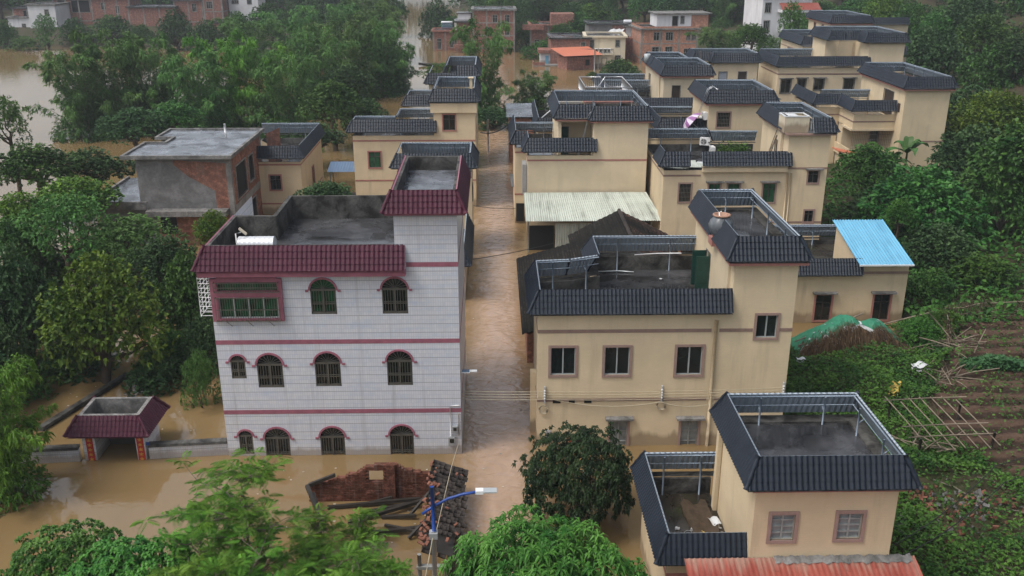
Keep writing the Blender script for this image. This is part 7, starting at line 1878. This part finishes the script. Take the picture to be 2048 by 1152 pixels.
    ('bamboo', -23.63, 187.67, -0.4, 7.17, 1.24, 'hazy bamboo clump above the brown water'),
    ('bamboo', -20.39, 179.89, -0.4, 4.77, 1.048, 'hazy bamboo clump at the far channel mouth'),
    ('bamboo', -1.37, 125.62, -0.4, 4.67, 1.267, 'airy tall bamboo clump at the end of the lane'),
    ('bamboo', 5.67, 128.17, -0.4, 3.69, 0.618, 'drooping bamboo clump right of the lane end over the water'),
    ('lightbamboo', -5.28, 143.63, -0.4, 2.74, 0.54, 'thin bamboo left of the airy clump at the lane end'),
    ('bamboo', 39.89, 164.94, -0.4, 6.87, 0.887, 'bamboo thicket right of the orange brick house'),
    ('bamboo', 48.04, 164.77, -0.4, 4.41, 0.748, 'bamboo thicket behind the big four-window house'),
    ('lightbamboo', -20.55, 34.96, -0.4, 2.6, 0.696, 'light bamboo drooping in at the left edge beside the gateway'),
]
for (k, x, y, z, r, s, lb) in TREES: put_tree(k, x, y, z, r, s, lb)
# woods: every tree still a thing of its own
FR = random.Random(5)
def woods(n, area, kinds, label, group, zmax=None, hs=(1.1, 1.9), rs=(2.6, 4.6), ok=None, mind=4.0, cat=None):
    pts = []; tries = 0
    while len(pts) < n and tries < n * 60:
        tries += 1; x, y = FR.uniform(area[0], area[1]), FR.uniform(area[2], area[3])
        if ok and not ok(x, y): continue
        if any((x - a) ** 2 + (y - b) ** 2 < mind ** 2 for a, b in pts): continue
        pts.append((x, y)); k = FR.choice(kinds); g = max(-.6, ground(x, y)); h = FR.uniform(*hs)
        put_tree(k, x, y, g - .3, FR.uniform(*rs), h, label, group)
land = lambda x, y: ground(x, y) > .15
hill = lambda x, y: x - lerp_tab(SHORE, y) > 13 and not (29 < x < 47 and 84 < y < 117) and not (38 < x < 60 and 117 < y < 149)
woods(62, (38, 118, 62, 170), ['broad', 'broad', 'dark', 'yellow'], 'leafy tree in the dense wood climbing the right hillside', 'trees of the right hillside wood', hs=(1.0, 1.9), ok=hill, mind=4.4)
woods(46, (-8, 75, 218, 262), ['dark', 'broad', 'dark', 'bamboo'], 'tree in the dark wood behind the far brick houses', 'trees behind the far brick houses', hs=(1.0, 1.7), rs=(3.4, 5.4), ok=lambda x, y: land(x, y), mind=5.2)
woods(30, (50, 120, 165, 215), ['broad', 'dark', 'bamboo', 'thin'], 'tree on the slope beyond the topmost beige house', 'trees beyond the topmost beige house', hs=(1.0, 1.7), rs=(3.4, 5.2), ok=lambda x, y: land(x, y) and not (44 < x < 60 and 165 < y < 186), mind=5.0)
woods(40, (-150, -40, 252, 300), ['dark', 'broad'], 'tree behind the far left row of brick houses', 'trees behind the far left row', hs=(1.3, 2.0), rs=(4, 6.5), ok=land, mind=6)
def far_wood():
    rr = random.Random(15); m = MB(); m.t = []
    for i in range(1100):
        x = rr.uniform(-200, 260); y = rr.uniform(262, 420)
        if -29 < x < -14 and y < 345: continue
        if y < 275 and x < -34: continue
        g = ground(x, y)
        if g < -1 and y < 345: continue
        g = max(g, 0); R_ = rr.uniform(4, 8); H = rr.uniform(6, 13); t0 = rr.uniform(.1, .6)
        for k in range(150):
            d = Vector((rr.gauss(0, 1), rr.gauss(0, 1), abs(rr.gauss(.3, .8)))).normalized(); p = Vector((x, y, g)) + Vector((d.x * R_, d.y * R_, H * .45 + d.z * H * .55)) * (1 + .2 * mnoise.noise(d * 2 + Vector((x, y, 0))))
            leaf_tri(m, rr, p, d + Vector((rr.gauss(0, .6), rr.gauss(0, .6), rr.gauss(0, .4))), rr.uniform(.8, 1.7), .38, min(1, max(0, t0 + rr.uniform(-.2, .3))))
    tag(m.build('far_wood', L['forest']), kind='stuff')
far_wood()
# foreground trees
mango_near('mango_tree', 'bright green mango tree with long drooping leaves at the bottom of the lane', (1.35, 23.8, .6), 2.75, 'mango', 1250, .40, .040, 12, 3, .74, ragged=.40)
mango_near('round_tree', 'round very dark leafy tree standing in the water before the beige house door', (3.3, 32.6, .1), 2.05, 'dark', 1150, .22, .042, 11, 5, .93, ragged=.40)
mango_near('broadleaf_bush', 'dense bright broad-leaved bush at the bottom left corner', (-11.6, 25.2, .4), 2.1, 'mango', 900, .22, .055, 10, 8, .80, ragged=.25)
mango_near('broadleaf_bush', 'second broad-leaved bush at the very corner of the left bottom edge', (-14.2, 26.6, .3), 1.9, 'mango', 700, .22, .055, 10, 9, .85, ragged=.25)
feather_tree('tallest feathery pale green sapling standing before the white tiled house corner', (-7.9, 25.6, -.2), 6.4, 2.1, 1, 420, leaned=(-.15, .6), bare=.34)
feather_tree('feathery sapling left of the tallest one over the brown water', (-10.0, 26.4, -.2), 4.6, 1.9, 2, 380, leaned=(.4, .3))
feather_tree('feathery sapling right of the tallest one in front of the ruined wall', (-6.0, 26.0, -.2), 3.1, 1.6, 3, 330, leaned=(.3, .5))
feather_tree('feathery sapling with pale twigs just left of the street lamp', (-3.9, 25.2, -.2), 3.0, 1.5, 4, 330, leaned=(.2, .3))
feather_tree('low feathery shrub at the bottom edge under the tallest sapling', (-7.2, 23.6, -.3), 4.2, 2.2, 5, 520, leaned=(-.4, 0))
feather_tree('low feathery shrub at the bottom edge beside the broad-leaved bush', (-9.4, 23.9, -.3), 4.2, 2.1, 6, 480, leaned=(.3, 0))
feather_tree('low feathery shrub at the bottom edge between sapling and lamp', (-5.0, 23.4, -.3), 3.9, 2.0, 7, 480, leaned=(.1, 0))
feather_tree('small feathery shoot growing through the fallen timbers', (-6.6, 30.2, -.2), 1.9, 1.0, 8, 110)
feather_tree('little feathery shoot among the beams near the tile strip', (-5.2, 31.0, -.2), 1.4, .8, 9, 80)
banana('banana plant with broad paddle leaves beside the veranda house', (38.0, 85.4, .9), 3, 1.5)
banana('second banana plant just left of the taller one by the veranda house', (36.4, 84.6, .7), 4, 1.15)

# ------------------------------------------------------------------ damp air
def haze():
    m = MB(); m.box(-270, 340, -6, 450, -4.0, 52.0)
    mt = bpy.data.materials.new('damp_air'); mt.use_nodes = True; nt = mt.node_tree
    for n in list(nt.nodes): nt.nodes.remove(n)
    o = nt.nodes.new('ShaderNodeOutputMaterial'); v = nt.nodes.new('ShaderNodeVolumePrincipled'); v.inputs['Color'].default_value = (.80, .86, .92, 1); v.inputs['Density'].default_value = HAZE; v.inputs['Anisotropy'].default_value = .1
    nt.links.new(v.outputs[0], o.inputs['Volume'])
    tag(m.build('haze', mt), kind='stuff')
HAZE = .0004
haze()
for k, lst in PROTO.items():       # any model tree that was never planted is removed
    for i, s in enumerate(lst):
        if (k, i) not in USED:
            for c in list(s.children): bpy.data.objects.remove(c)
            bpy.data.objects.remove(s)
